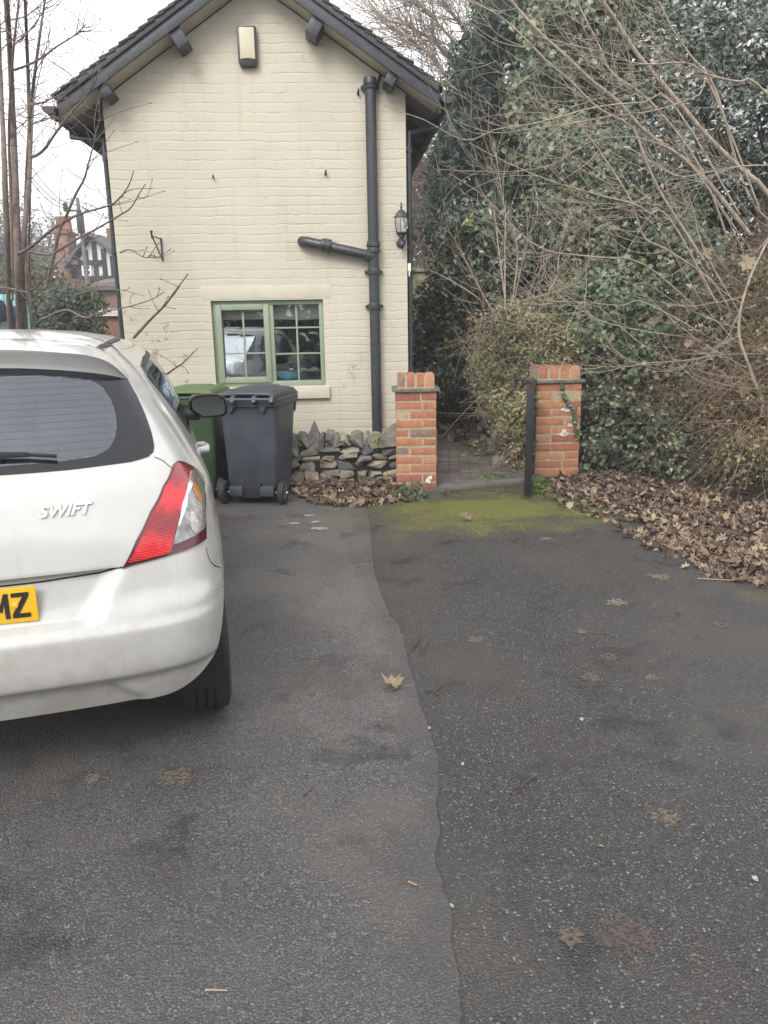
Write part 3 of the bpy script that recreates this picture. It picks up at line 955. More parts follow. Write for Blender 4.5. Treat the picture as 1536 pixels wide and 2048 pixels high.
# soil pipe with its branch
sx, _ = hw(745, 400, -.075)
sp = hthing('soil_pipe', 'thick black soil pipe running down the gable with a slanting branch', 'pipe', sx, -.075, 0)
PR = .051
zt = hw(740, 158, -.075)[1]
q = MB(); q.tube([(0, 0, .12), (0, 0, zt)], PR, 20); q.build('stack', M_IRON, sp, smooth=True, angle=.8)
q = MB()
q.lathe([(PR, zt-.07), (PR+.012, zt-.065), (PR+.012, zt-.005), (PR+.006, zt+.01), (PR-.01, zt+.012)], n=20)
q.build('vent_cap', M_IRON, sp, smooth=True, angle=.6)
for py in (488, 500):
    zz = hw(748, py, -.075)[1]
    q = MB(); q.lathe([(PR, zz-.035), (PR+.008, zz-.03), (PR+.016, zz-.022), (PR+.016, zz+.0), (PR+.010, zz+.01), (PR+.010, zz+.024), (PR, zz+.03)], n=20)
    q.build('socket', M_IRON, sp, smooth=True, angle=.5)
for py in (172, 543, 612):
    zz = hw(748, py, -.075)[1]
    q = MB(); q.lathe([(PR, zz-.032), (PR+.012, zz-.028), (PR+.012, zz+.022), (PR, zz+.028)], n=20)
    for s in (-1, 1):
        q.box((s*(PR+.018), .05, zz), (.034, .04, .028)); q.lathe([(.008, -.0), (.008, .012)], (s*(PR+.022), .022, zz), 8, 'y')
    q.build('bracket', M_IRON, sp, bevel=.003)
bx0, bz0 = hw(606, 482, -.075); bx1, bz1 = hw(738, 511, -.075)
q = MB()
q.tube([(bx0-sx-.01, .07, bz0+.002), (bx0-sx-.005, .03, bz0), (bx0-sx+.03, 0, bz0-.006), (bx1-sx, 0, bz1-.0), (0, 0, bz1-.02)], .047, 18)
q.build('branch', M_IRON, sp, smooth=True, angle=.9)
q = MB(); kx, kz = hw(652, 491, -.075); d_ = Vector((bx1-bx0, 0, bz1-bz0)).normalized()
c_ = Vector((kx-sx, 0, kz))
q.tube([c_-d_*.055, c_-d_*.04, c_-d_*.02, c_+d_*.0, c_+d_*.01, c_+d_*.05], [.05, .058, .058, .056, .064, .064], 18)
q.box((c_.x, .035, c_.z+.05), (.03, .07, .03))
q.build('coupling', M_IRON, sp, bevel=.003)
q = MB(); c_ = Vector((bx1-sx, 0, bz1)); q.tube([c_-d_*.03, c_-d_*.02, c_+d_*.03, c_+d_*.05], [.048, .06, .06, .05], 18); q.build('branch_socket', M_IRON, sp, smooth=True, angle=.6)
q = MB(); q.bar((.062, .02, zt-.06), (.1, .06, zt+.055), .02, .02); q.build('stay', M_IRON, sp)

# wall lantern
lx, lz = hw(803, 455, -.11)
ln = hthing('wall_lantern', 'small black carriage lantern on the right corner of the house wall', 'lantern', lx, 0, lz)
ln.rotation_euler = (0, 0, HY)
M_LANT = plain('lantern_metal', (.045, .052, .055), .38, .3, var=.3, vscale=30)
yl = -.11
q = MB(); q.lathe([(.004, .225), (.008, .215), (.004, .20), (.011, .185), (.007, .17), (.008, .16), (.03, .15), (.05, .125), (.058, .105), (.072, .10), (.074, .09), (.06, .088)], (0, yl, 0), 8)
q.build('cap', M_LANT, ln, smooth=True, angle=.5)
t = NT('lantern_glass'); t.set(Base_Color=(.9, .9, .86), Roughness=.08, Transmission_Weight=.85, IOR=1.4)
q = MB(); q.lathe([(.056, .088), (.063, .06), (.062, .02), (.054, -.02), (.046, -.045)], (0, yl, 0), 16, cap=False); q.build('glass', t.m, ln, smooth=True)
q = MB(); q.lathe([(.012, -.04), (.014, .0), (.02, .02), (.02, .045), (.012, .06), (.002, .065)], (0, yl, 0), 12); q.build('bulb', plain('white_bulb', (.75, .73, .68), .3), ln, smooth=True)
q = MB()
for k in range(6):
    a = 2*PI*k/6+.3
    q.tube([((r+.003)*math.cos(a), yl+(r+.003)*math.sin(a), h) for r, h in ((.056, .088), (.063, .06), (.062, .02), (.054, -.02), (.046, -.045))], .0035, 6)
q.build('cage', M_LANT, ln, smooth=True)
q = MB(); q.lathe([(.05, -.042), (.056, -.05), (.05, -.062), (.03, -.066), (.034, -.082), (.022, -.09), (.016, -.12), (.022, -.14), (.03, -.155), (.02, -.175), (.01, -.19), (.003, -.195)], (0, yl, 0), 12)
q.build('base', M_LANT, ln, smooth=True, angle=.6)
q = MB(); q.lathe([(.045, 0), (.045, -.012), (.03, -.02)], (0, 0, -.13), 14, 'y'); q.tube([(0, -.015, -.13), (0, -.05, -.165), (0, yl, -.15)], .010, 8); q.tube([(.045, yl, -.05), (.047, yl+.01, -.1), (.03, yl+.03, -.15)], .004, 6)
q.build('arm', M_LANT, ln, smooth=True, angle=.6)

# white cable clip/box on the corner
x, z = hw(816, 535)
q = MB(); q.box((x+.012, -.012, z), (.03, .03, .075)); q.lathe([(.008, 0), (.008, -.05)], (x+.012, -.012, z-.035), 8)
hmesh(q, 'junction_box', plain('white_pvc', (.7, .69, .66), .4), 'tiny white junction box on the corner of the cream wall', 'junction box', bevel=.003)

# hanging basket bracket
(ax, az), (bx, bz_) = hw(322, 476), hw(327, 522)
hb = hthing('basket_bracket', 'thin black iron hanging basket bracket left of the window', 'bracket', ax, 0, az)
q = MB(); h_ = az-bz_
q.bar((0, -.008, .0), (.0, -.008, -h_), .014, .012, up=(0, 1, 0))
q.build('back_plate', M_IRON, hb)
q = MB()
tip = (hw(304, 470, -.24)[0]-ax, -.24, hw(304, 470, -.24)[1]-az)
q.bar((0, -.01, -.01), (tip[0], tip[1], tip[2]-.01), .009, .009); q.bar((.0, -.01, -h_+.01), (tip[0], tip[1]+.01, tip[2]-.014), .01, .01)
q.build('arm', M_IRON, hb)
q = MB(); q.tube([(tip[0], tip[1], tip[2]-.03), (tip[0], tip[1]-.01, tip[2]-.005), (tip[0], tip[1]-.02, tip[2]+.02)], .009, 8); q.lathe([(.003, -.01), (.014, -.004), (.014, .008), (.003, .014)], (tip[0], tip[1]-.02, tip[2]+.025), 10)
q.build('hook', M_IRON, hb, smooth=True)

# old pegs left in the brickwork
for (px, py, s, lab) in ((651, 349, 1.0, 'rusty iron peg sticking out of the wall above the branch pipe'), (716, 188, 1.0, 'small rusty peg in the wall just left of the soil pipe top'),
                         (310, 513, .6, 'tiny rusty stub in the wall under the basket bracket'), (427, 356, .7, 'flat dark stub in the middle of the cream gable')):
    x, z = hw(px, py)
    pg = MB()
    pg.tube([(x, .01, z), (x, -.03, z+.002), (x+.004, -.045, z+.012*s), (x+.003, -.047, z+.035*s)], [.012*s, .012*s, .010*s, .007*s], 8)
    hmesh(pg, 'wall_peg', plain('rusty_iron', (.07, .05, .04), .85, var=.5), lab, 'peg', 'old pegs in the gable wall', smooth=True)
# ------------------------------------------------------------------ brick gate piers
t = NT('pier_brick'); p = t.obj()
tone = t.attr('tone')
nz = t.noise(16, p, 6, .68)
c = t.ramp(tone, [(0, (.23, .085, .058)), (.3, (.32, .12, .075)), (.6, (.38, .165, .088)), (.85, (.42, .225, .115)), (1, (.20, .15, .125))])
c = t.mix(t.ss(nz, .42, .72, 0, .6), c, (.16, .06, .036))
c = t.mix(t.ss(t.noise(34, p, 5, .75), .57, .70, 0, .75), c, (.46, .31, .21))
x_, y_, z_ = t.xyz(p)
gr = t.math('MULTIPLY', t.ss(t.noise(5, p, 5, .7), .5, .62), t.math('ADD', t.ss(z_, .25, .0), t.ss(z_, .80, .95)))
c = t.mix(t.math('MULTIPLY', gr, .75), c, (.10, .095, .04))
t.set(Base_Color=c, Roughness=.88, Normal=t.bump(t.math('ADD', nz, t.math('MULTIPLY', t.noise(70, p, 4), .4)), .7, .007))
M_BRICK = t.m
t = NT('lime_mortar'); p = t.obj(); nz = t.noise(40, p, 5, .7)
t.set(Base_Color=t.ramp(nz, [(.3, (.24, .19, .125)), (.6, (.40, .325, .215)), (.8, (.50, .42, .30))]), Roughness=.95, Normal=t.bump(nz, .9, .006))
M_MORTAR = t.m
t = NT('slate_capping'); p = t.obj(); nz = t.noise(14, p, 6, .7)
t.set(Base_Color=t.ramp(nz, [(.3, (.07, .068, .06)), (.55, (.15, .145, .125)), (.75, (.23, .22, .17))]), Roughness=.85, Normal=t.bump(nz, .7, .01))
M_SLATE = t.m
t = NT('old_white_paint'); t.set(Base_Color=(.66, .64, .58), Roughness=.7, Normal=t.bump(t.noise(60, t.obj(), 4), .6, .006)); M_WPAINT = t.m


def slab_blob(mb, c, d, jit, n=7, zt=None):
    """thin irregular flake"""
    k = n; a0 = random.random()*6
    pts = [(c[0]+d[0]/2*math.cos(a0+2*PI*i/k)*random.uniform(1-jit, 1+jit), c[2]+d[2]/2*math.sin(a0+2*PI*i/k)*random.uniform(1-jit, 1+jit)) for i in range(k)]
    mb.prism(pts, c[1]-d[1]/2, c[1]+d[1]/2, lambda u, v, y: (u, y, v))


def pier(label, loc, rz, W, H, flip, flakes, courses=11):
    P = thing('gate_pier', label, 'gate pier', loc, rz, 'brick piers either side of the gateway')
    caph = .125; slabh = .028
    bodyh = H-caph-slabh
    ch = bodyh/courses; j = .015
    br = MB()
    st, hd = W*.655, W*.345
    for i in range(courses):
        z0 = i*ch+j/2; z1 = (i+1)*ch-j/2
        lay = (i % 2 == 0) != flip
        sp = (hd if lay else st)
        if random.random() < .15: sp = W*random.choice([.34, .62])
        for (a, b) in ((-W/2, -W/2+sp-j/2), (-W/2+sp+j/2, W/2)):
            jo = random.uniform(-.004, .004); ji = random.uniform(-.0035, .0035)
            br.tone = min(1, max(0, random.gauss(.48, .24)))
            br.box2((a+random.uniform(-.003, .003), jo, z0+ji), (b+random.uniform(-.004, .004), hd-j, z1+ji+random.uniform(-.003, .002)))   # front
        for (a, b) in ((-W/2, -W/2+W-sp-j/2), (-W/2+W-sp+j/2, W/2)):
            br.tone = min(1, max(0, random.gauss(.48, .24)))
            br.box2((a, W-hd+j, z0), (b, W+random.uniform(-.003, .003), z1))
        for s in (-1, 1):
            br.tone = min(1, max(0, random.gauss(.48, .24)))
            a, b = (W/2-hd+j/2, W/2+random.uniform(-.003, .003))
            br.box2((s*a, hd-j/2+.003, z0), (s*b, W-hd+j/2-.003, z1))
    br.build('brick_shaft', M_BRICK, P, bevel=.005, tone=True, seg=2)
    mo = MB(); mo.box2((-W/2+.004, .0035, 0), (W/2-.004, W-.0035, bodyh-.001)); mo.build('mortar', M_MORTAR, P)
    sl = MB(); o = .028
    ng = 10
    ring = [(-W/2-o, -o), (W/2+o, -o), (W/2+o, W+o), (-W/2-o, W+o)]
    pts = []
    for k in range(4):
        a, b = ring[k], ring[(k+1) % 4]
        for q in range(ng):
            f = q/ng
            pts.append((a[0]+(b[0]-a[0])*f+random.uniform(-.007, .007), a[1]+(b[1]-a[1])*f+random.uniform(-.007, .007)))
    sl.prism(pts, bodyh, bodyh+slabh, lambda u, v, w: (u, v, w))
    sl.build('slate', M_SLATE, P, bevel=.005)
    cp = MB(); nb = 4; cw = (W-.02)/nb
    for k in range(nb):
        for r_ in range(3):
            cp.tone = min(1, max(0, random.gauss(.6, .2)))
            x0 = -W/2+.01+k*cw; y0 = .012+r_*(W-.02)/3
            cp.box2((x0+j/2, y0+j/2, bodyh+slabh+.006), (x0+cw-j/2, y0+(W-.02)/3-j/2, H+random.uniform(-.006, .004)))
    cp.build('cap_course', M_BRICK, P, bevel=.006, tone=True)
    cm = MB(); cm.box2((-W/2+.016, .02, bodyh+slabh), (W/2-.016, W-.02, H-.012)); cm.build('cap_mortar', M_MORTAR, P)
    fk = MB()
    for (u, v, w_, h_) in flakes:
        for _ in range(3):
            slab_blob(fk, (u+random.uniform(-w_, w_)*.3, -.006, v+random.uniform(-h_, h_)*.25), (w_*random.uniform(.3, .8), .006, h_*random.uniform(.4, .9)), .35, 9)
    fk.build('paint_flakes', M_WPAINT, P)
    return P


pl, pr = gp(794, 981), gp(873, 984)
WPL = float(np.linalg.norm((pr-pl)[:2]))*.985
c = (pl+pr)/2
HPL = float(at(833, 748, c[1]+.05)[2])
PIER1 = pier('orange brick gate pier against the stone wall, clear of ivy', (c[0], c[1], 0), math.radians(-1.0), WPL, HPL, False, [(.11, .115, .07, .07)])
a, b = gp(1069, 955), gp(1156, 951)
WPR = float(np.linalg.norm((b-a)[:2]))*.97
c2 = (a+b)/2
HPR = float(at(1112, 733, c2[1]+.05)[2])
PIER2 = pier('ivy edged brick gate pier with white paint flecks behind the metal gate', (c2[0], c2[1]), math.radians(2.0), WPR, HPR, True,
             [(.08, .56, .08, .03), (.02, .70, .08, .03), (.12, .70, .06, .03), (.1, .44, .11, .06), (-.07, .16, .06, .02), (.1, .60, .05, .05)]) if False else None
PIER2 = pier('ivy edged brick gate pier with white paint flecks behind the metal gate', (c2[0], c2[1], 0), math.radians(2.0), WPR, HPR, True,
             [(.06, .66, .10, .03), (.12, .52, .05, .05), (.09, .44, .12, .07), (-.1, .17, .05, .02)])
print('PIERS', c, WPL, HPL, c2, WPR, HPR)

# ------------------------------------------------------------------ dry stone walls
t = NT('wall_stone'); p = t.obj(); nz = t.noise(9, p, 6, .7); tone = t.attr('tone')
c = t.ramp(tone, [(0, (.10, .105, .108)), (.3, (.18, .178, .165)), (.65, (.27, .245, .19)), (1, (.37, .31, .21))])
c = t.mix(t.ss(nz, .4, .7, 0, .7), c, (.085, .08, .07))
c = t.mix(t.ss(t.noise(24, p, 5, .75), .60, .70, 0, .55), c, (.20, .20, .15))
c = t.mix(t.ss(t.noise(3.3, p, 5, .7), .56, .68, 0, .5), c, (.085, .085, .03))
t.set(Base_Color=c, Roughness=.85, Normal=t.bump(t.math('ADD', nz, t.math('MULTIPLY', t.noise(50, p, 5, .7), .35)), 1.0, .022))
M_STONE = t.m
M_GAP = plain('wall_core_dirt', (.018, .016, .013), .95, var=.3)


def stone(mb, c, d, rot=0.0, lean=0.0):
    """an irregular block: box with rounded, chipped corners"""
    bm = bmesh.new(); bmesh.ops.create_icosphere(bm, subdivisions=2, radius=1)
    ph = [random.uniform(0, 6) for _ in range(6)]
    R = Matrix.Rotation(rot, 3, 'Y') @ Matrix.Rotation(lean, 3, 'X')
    vs = []
    cut = [(Vector((random.uniform(-1, 1), random.uniform(-.5, .5), random.uniform(-1, 1))).normalized(), random.uniform(.66, .95)) for _ in range(8)]
    for v in bm.verts:
        q = v.co.copy()
        e = .27
        q = Vector([math.copysign(abs(k)**e, k) for k in q])
        for nrm, dd in cut:
            s = q.dot(nrm)-dd
            if s > 0: q -= nrm*s*.85
        q *= 1+.10*math.sin(3*v.co.x+ph[0])*math.sin(3*v.co.z+ph[1])+.05*math.sin(7*v.co.x+ph[2])+.03*math.sin(8*v.co.z+ph[3])
        q = Vector((q.x*d[0]/2, q.y*d[1]/2, q.z*d[2]/2))
        q = R @ q
        vs.append((q.x+c[0], q.y+c[1], q.z+c[2]))
    mb.tone = min(1, max(0, random.gauss(.45, .27)))
    mb.add(vs, [[x.index for x in f.verts] for f in bm.faces])
    bm.free()


def stone_courses(mb, L, H, yf, dep, lo=.04, hi=.11):
    z = 0
    while z < H-.02:
        h = random.uniform(lo, hi)
        if z+h > H: h = max(.035, H-z)
        x = -random.uniform(0, .1)
        while x < L:
            w = random.uniform(.08, .21)*(.75+h*4)
            hh = h*random.uniform(.8, 1.25)
            stone(mb, (x+w/2, yf+dep/2+random.uniform(-.025, .02), z+h/2+random.uniform(-.012, .012)), (w*1.05, dep, hh*1.1), random.uniform(-.07, .07))
            x += w*.97
        z += h*.93


a = np.array([-2.75, 7.13]); b = np.array([float(pl[0])-.0, float(pl[1])+.08])
SWL = float(np.linalg.norm(b-a)); ang = math.atan2(b[1]-a[1], b[0]-a[0])
SW = thing('stone_wall', 'low dry stone wall with upright coping between bin and brick pier', 'stone wall', (a[0], a[1], 0), ang)
zc = float(at(690, 893, 7.1)[2]); ztop = float(at(690, 862, 7.1)[2])
m = MB(); stone_courses(m, SWL-.02, zc, 0, .2, .04, .115); m.build('stones', M_STONE, SW, smooth=True, tone=True, angle=.5)
m = MB(); m.box2((0, .05, 0), (SWL, .3, zc-.03)); m.build('core', M_GAP, SW)
m = MB(); x = 0
hts = []
while x < SWL-.03:
    w = random.uniform(.06, .15); h = random.uniform(.15, .185)
    stone(m, (x+w/2, .13+random.uniform(-.02, .02), zc+h/2-.03), (w*1.15, .24, h), random.uniform(-.12, .12), random.uniform(-.1, .1))
    x += w*.9
# the one pointed slab and the big slab by the pier
x = float((at(628, 870, 7.1)[0]-a[0]))
m.tone = .3
m.prism([(x-.07, zc-.03), (x+.08, zc-.03), (x+.055, zc+.08), (x+.0, zc+.235), (x-.02, zc+.2), (x-.055, zc+.09)], .03, .12, lambda u, v, y: (u, y, v))
x = float((at(770, 870, 7.1)[0]-a[0])); m.tone = .5
m.prism([(x-.12, zc-.02), (x+.10, zc+.0), (x+.115, zc+.21), (x+.05, zc+.18), (x-.08, zc+.07)], -.02, .1, lambda u, v, y: (u, y, v))
m.build('coping', M_STONE, SW, smooth=True, tone=True, angle=.45)

# retaining wall along the path, mostly overgrown
RT0 = gp(1000, 930); RW0 = np.array([RT0[0], RT0[1]-.02]); RW1 = np.array([1.62, 14.5])
RL = float(np.linalg.norm(RW1-RW0)); rang = math.atan2(RW1[1]-RW0[1], RW1[0]-RW0[0])
RW = thing('retaining_wall', 'rough mossy stone retaining wall along the right of the path', 'stone wall', (RW0[0], RW0[1], 0), rang)
m = MB()
z = 0
while z < .45:
    h = random.uniform(.06, .20); x = -random.uniform(.0, .12)
    while x < RL:
        w = random.uniform(.14, .36)
        if x < 3.2 or True:
            stone(m, (x+w/2, -.10+random.uniform(-.07, .06), z+h/2+random.uniform(-.03, .03)), (w*1.05, .3, h*random.uniform(.9, 1.4)), random.uniform(-.3, .3))
        x += w
    z += h*.93
# wall end facing the drive, and the big boulder at its foot
for k in range(3):
    stone(m, (random.uniform(0, .1), random.uniform(-.2, .0), random.uniform(.04, .45)), (random.uniform(.1, .25), random.uniform(.16, .3), random.uniform(.08, .2)), random.uniform(-.5, .5))
m.build('stones', M_STONE, RW, smooth=True, tone=True, angle=.75)

# rendered garden wall closing the far end of the path
t = NT('mossy_render'); p = t.obj(); nz = t.noise(3, p, 6, .7)
t.set(Base_Color=t.mix(t.ss(nz, .5, .62), t.ramp(t.noise(11, p, 5), [(.3, (.22, .19, .13)), (.7, (.34, .31, .22))]), (.10, .115, .03)), Roughness=.9, Normal=t.bump(nz, .5, .02))
q = MB(); q.box2((-2.2, 16.6, 0), (2.8, 16.9, 2.55)); q.box2((-2.2, 16.55, 2.55), (2.8, 16.95, 2.62)); q.box2((-2.2, 16.5, 1.35), (2.8, 16.58, 1.5))
tag(q.build('garden_wall', t.m, bevel=.01), 'pale mossy rendered wall closing the far end of the path', 'garden wall')

# ------------------------------------------------------------------ metal gate, standing open towards the viewer
g0 = gp(1055, 1000); hinge = np.array([c2[0]-WPR/2-.035, c2[1]-.03])
gv = g0[:2]-hinge; GL = float(np.linalg.norm(gv)); ga = math.atan2(gv[1], gv[0])
G = thing('metal_gate', 'black metal garden gate seen edge on, open beside the right pier', 'gate', (hinge[0], hinge[1], 0), ga)
ztg = float(at(1054, 775, g0[1])[2])
M_GATE = plain('gate_black_paint', (.012, .013, .015), .36, var=.3, vscale=25, bump=.15)
def mb_stile(x, w, z0, z1):
    q = MB(); q.prism([(-w/2, z0), (w/2, z0), (w/2, z1-.03), (-w/2, z1)], x-.025, x+.025, lambda u, v, wv: (wv, u, v)); return q
mb_stile(GL-.03, .062, .03, ztg).build('front_stile', M_GATE, G, bevel=.004)
mb_stile(.03, .05, .05, ztg+.02).build('hinge_stile', M_GATE, G, bevel=.004)
for zz in (.14, ztg-.32, ztg-.07):
    q = MB(); q.box2((.05, -.02, zz), (GL-.05, .02, zz+.04)); q.build('rail', M_GATE, G, bevel=.003)
for k in range(9):
    xx = .13+k*(GL-.26)/8
    q = MB(); q.tube([(xx, 0, .17), (xx, 0, ztg-.06)], .009, 8); q.build('gate_bar', M_GATE, G, smooth=True)
for zz in (.2, ztg-.2):
    q = MB(); q.lathe([(.016, zz-.05), (.016, zz+.05)], (-.008, 0, 0), 10); q.box((.02, 0, zz), (.06, .012, .04)); q.build('hinge', M_GATE, G, bevel=.002)
# ------------------------------------------------------------------ wheelie bins; local x across, y from the hinge side (towards the viewer) to the front, z up
def bin_plastic(name, col, grime):
    t = NT(name); p = t.obj()
    nz = t.noise(5, p, 5, .65); sc = t.noise(60, t.comb(*[t.math('MULTIPLY', k, f) for k, f in zip(t.xyz(p), (1, 1, .12))]), 4)
    c = t.ramp(nz, [(.3, [k*.85 for k in col]), (.7, [k*1.15 for k in col])])
    c = t.mix(t.ss(sc, .58, .75, 0, .35), c, grime)
    x, y, z = t.xyz(p)
    c = t.mix(t.math('MULTIPLY', t.ss(z, .35, .05), t.ss(t.noise(7, p, 5, .7), .4, .65, 0, .6)), c, grime)
    t.set(Base_Color=c, Roughness=t.ss(nz, .3, .7, .42, .58), Normal=t.bump(t.noise(300, p, 2), .25, .001))
    return t.m


M_BINBLK = bin_plastic('bin_black_plastic', (.040, .047, .058), (.10, .10, .095))
M_BINGRN = bin_plastic('bin_green_plastic', (.022, .052, .018), (.06, .07, .04))
M_BINLID = plain('bin_green_lid', (.075, .125, .042), .45, var=.15)
M_RUBBER = plain('black_rubber', (.022, .022, .023), .75, var=.2)
M_STEEL = plain('dull_steel', (.45, .45, .43), .4, .9)


def wheelie_bin(label, loc, rz, M_, ML, s=(1, 1, 1), rim=None):
    B = thing('wheelie_bin', label, 'wheelie bin', loc, rz, 'wheelie bins in front of the stone wall')
    H = 1.0
    # tapering body: rounded-rectangle rings
    def ringpts(w, y0, y1, r, z, n=5):
        pts = []
        for cx, cy, a0 in ((w/2-r, y0+r, -90), (w/2-r, y1-r, 0), (-w/2+r, y1-r, 90), (-w/2+r, y0+r, 180)):
            for i in range(n):
                a = math.radians(a0+90*i/(n-1)); pts.append((cx+r*math.cos(a), cy+r*math.sin(a), z))
        return pts
    rows = [(.40, .13, .52, .03, .05), (.44, .10, .55, .035, .055), (.455, .07, .56, .035, .16), (.47, .045, .58, .04, .22), (.50, .035, .63, .045, .55), (.525, .025, .68, .045, .86), (.53, .02, .685, .045, .925)]
    q = MB(); vs = []
    for w, y0, y1, r, z in rows: vs += ringpts(w, y0, y1, r, z)
    n = 20; m = len(rows)
    fs = [(i*n+k, i*n+(k+1) % n, (i+1)*n+(k+1) % n, (i+1)*n+k) for i in range(m-1) for k in range(n)]
    fs += [tuple(reversed(range(n))), tuple((m-1)*n+k for k in range(n))]
    q.add(vs, fs)
    q.build('body', M_, B, smooth=True, angle=.6)
    # rim
    q = MB(); vs = []
    rr = [(.545, .005, .70, .05, .905), (.585, -.015, .735, .06, .915), (.59, -.018, .74, .06, .975), (.56, 0, .71, .05, .985)]
    for w, y0, y1, r, z in rr: vs += ringpts(w, y0, y1, r, z)
    m = len(rr)
    fs = [(i*n+k, i*n+(k+1) % n, (i+1)*n+(k+1) % n, (i+1)*n+k) for i in range(m-1) for k in range(n)]+[tuple(reversed(range(n))), tuple((m-1)*n+k for k in range(n))]
    q.add(vs, fs)
    # comb lip at the front for the lorry
    q.prism([(.70, .80), (.765, .90), (.765, .975), (.70, .975)], -.26, .26, lambda u, v, x: (x, u, v))
    q.build('rim', rim or M_, B, smooth=True, angle=.5)
    # gussets below the hinge handle
    for sx in (-.15, .15):
        q = MB(); q.prism([(sx-.045, .925), (sx+.045, .925), (sx, .845)], -.012, .04, lambda u, v, y: (u, y, v))
        q.build('gusset', M_, B, bevel=.006)
    # handle with its mounts
    q = MB(); q.tube([(-.26, -.075, .985), (.26, -.075, .985)], .016, 12)
    for sx in (-.26, -.1, .1, .26):
        q.prism([(-.10, .965), (-.075, 1.01), (-.03, 1.02), (.03, .99), (.03, .93), (-.02, .93)], sx-.018, sx+.018, lambda u, v, x: (x, u, v))
    q.build('handle', M_, B, bevel=.004)
    # lid: shallow dome with ridges
    q = MB(); nx, ny = 18, 22; vs, fs = [], []
    for j in range(ny+1):
        for i in range(nx+1):
            u, v = i/nx*2-1, j/ny
            x = u*.285; y = -.02+v*.76
            ed = min(1-abs(u), 1-v, v+.05)
            z = 1.0+.05*min(1, ed*5)**.5+.012*math.cos(u*PI/2)-(.02 if ed < .01 else 0)
            if abs(u) < .5 and .2 < v < .85: z += .012
            vs.append((x, y, z))
    for j in range(ny):
        for i in range(nx):
            k = j*(nx+1)+i; fs.append((k, k+1, k+nx+2, k+nx+1))
    q.add(vs, fs)
    lid = q.build('lid', ML, B, smooth=True, angle=1.2)
    md = lid.modifiers.new('thick', 'SOLIDIFY'); md.thickness = .022; md.offset = -1
    # foot well, axle, wheels
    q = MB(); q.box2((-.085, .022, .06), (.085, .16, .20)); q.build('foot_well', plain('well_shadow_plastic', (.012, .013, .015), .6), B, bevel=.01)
    for sx in (-1, 1):
        q = MB(); q.box2((sx*.085, .0, .085), (sx*.215, .1, .175)); q.build('axle_housing', M_, B, bevel=.012)
    q = MB(); q.tube([(-.27, .06, .10), (.27, .06, .10)], .011, 10); q.build('axle', M_STEEL, B, smooth=True)
    for sx in (-1, 1):
        q = MB(); x0 = sx*.262
        q.lathe([(.05, -.026), (.088, -.026), (.098, -.018), (.10, 0), (.098, .018), (.088, .026), (.05, .026)], (x0, .06, .10), 28, 'x')
        wh = q.build('wheel', M_RUBBER, B, smooth=True, angle=.6)
        q = MB(); q.lathe([(.016, sx*.029), (.05, sx*.029), (.052, sx*.02)], (x0, .06, .10), 20, 'x')
        for k in range(5):
            a = 2*PI*k/5
            q.bar((x0+sx*.031, .06+.016*math.cos(a), .10+.016*math.sin(a)), (x0+sx*.031, .06+.078*math.cos(a), .10+.078*math.sin(a)), .016, .008, up=(1, 0, 0))
        q.build('hub', M_BINBLK, wh, bevel=.003)
        q = MB(); q.lathe([(.014, sx*.03), (.014, sx*.042), (.009, sx*.048)], (x0, .06, .10), 12, 'x'); q.build('wheel_cap', M_STEEL, wh, smooth=True)
    for o in B.children_recursive:
        wheelish = o.name.split('.')[0] in ('wheel', 'hub', 'wheel_cap', 'axle')
        o.data.transform(Matrix.Diagonal((1 if wheelish else s[0], 1 if wheelish else s[1], 1 if wheelish else s[2], 1)))
    return B


zl = gp(462, 1003); zr = gp(566, 1016)
v_ = (zr-zl); rzb = math.atan2(v_[1], v_[0])
ctr = (zl+zr)/2
print('BIN', ctr, math.degrees(rzb), np.linalg.norm(v_))
sb_ = float(np.linalg.norm(v_)/.58)
off = np.array([-math.sin(rzb), math.cos(rzb)])*(-.06)
wheelie_bin('black wheelie bin in front of the stone wall, wheels towards the drive', (ctr[0]+off[0], ctr[1]+off[1], .009), math.radians(-9), M_BINBLK, M_BINBLK, (.93, .95, .925))
gx = at(398, 1000, 6.75)
wheelie_bin('green wheelie bin half hidden between white car and black bin', (gx[0]-.04, 6.66, .009), math.radians(-3), M_BINGRN, M_BINLID, (.95, .85, .93), M_BINLID)
# ------------------------------------------------------------------ the white car; local x to its right, y towards its nose, z up
CTH = math.radians(16.0)
CEX = np.array([math.cos(CTH), math.sin(CTH), 0]); CEY = np.array([-math.sin(CTH), math.cos(CTH), 0])
tc_ = gp(460, 1425)
CO = tc_-CEX*.835-CEY*.52
CO[2] = 0.009


def cl(P):                      # world -> car
    d = np.asarray(P)-CO
    return np.array([d @ CEX, d @ CEY, d[2]])


def pchip(xk, yk, x):
    xk = np.asarray(xk, float); yk = np.asarray(yk, float); x = np.asarray(x, float)
    h = np.diff(xk); dl = np.diff(yk)/h
    m = np.zeros(len(xk))
    for i in range(1, len(xk)-1):
        if dl[i-1]*dl[i] > 0:
            w1, w2 = 2*h[i]+h[i-1], h[i]+2*h[i-1]
            m[i] = (w1+w2)/(w1/dl[i-1]+w2/dl[i])
    m[0], m[-1] = dl[0], dl[-1]
    k = np.clip(np.searchsorted(xk, x)-1, 0, len(xk)-2)
    t = (x-xk[k])/h[k]
    return ((1+2*t)*(1-t)**2*yk[k]+t*(1-t)**2*h[k]*m[k]+t*t*(3-2*t)*yk[k+1]+t*t*(t-1)*h[k]*m[k+1])


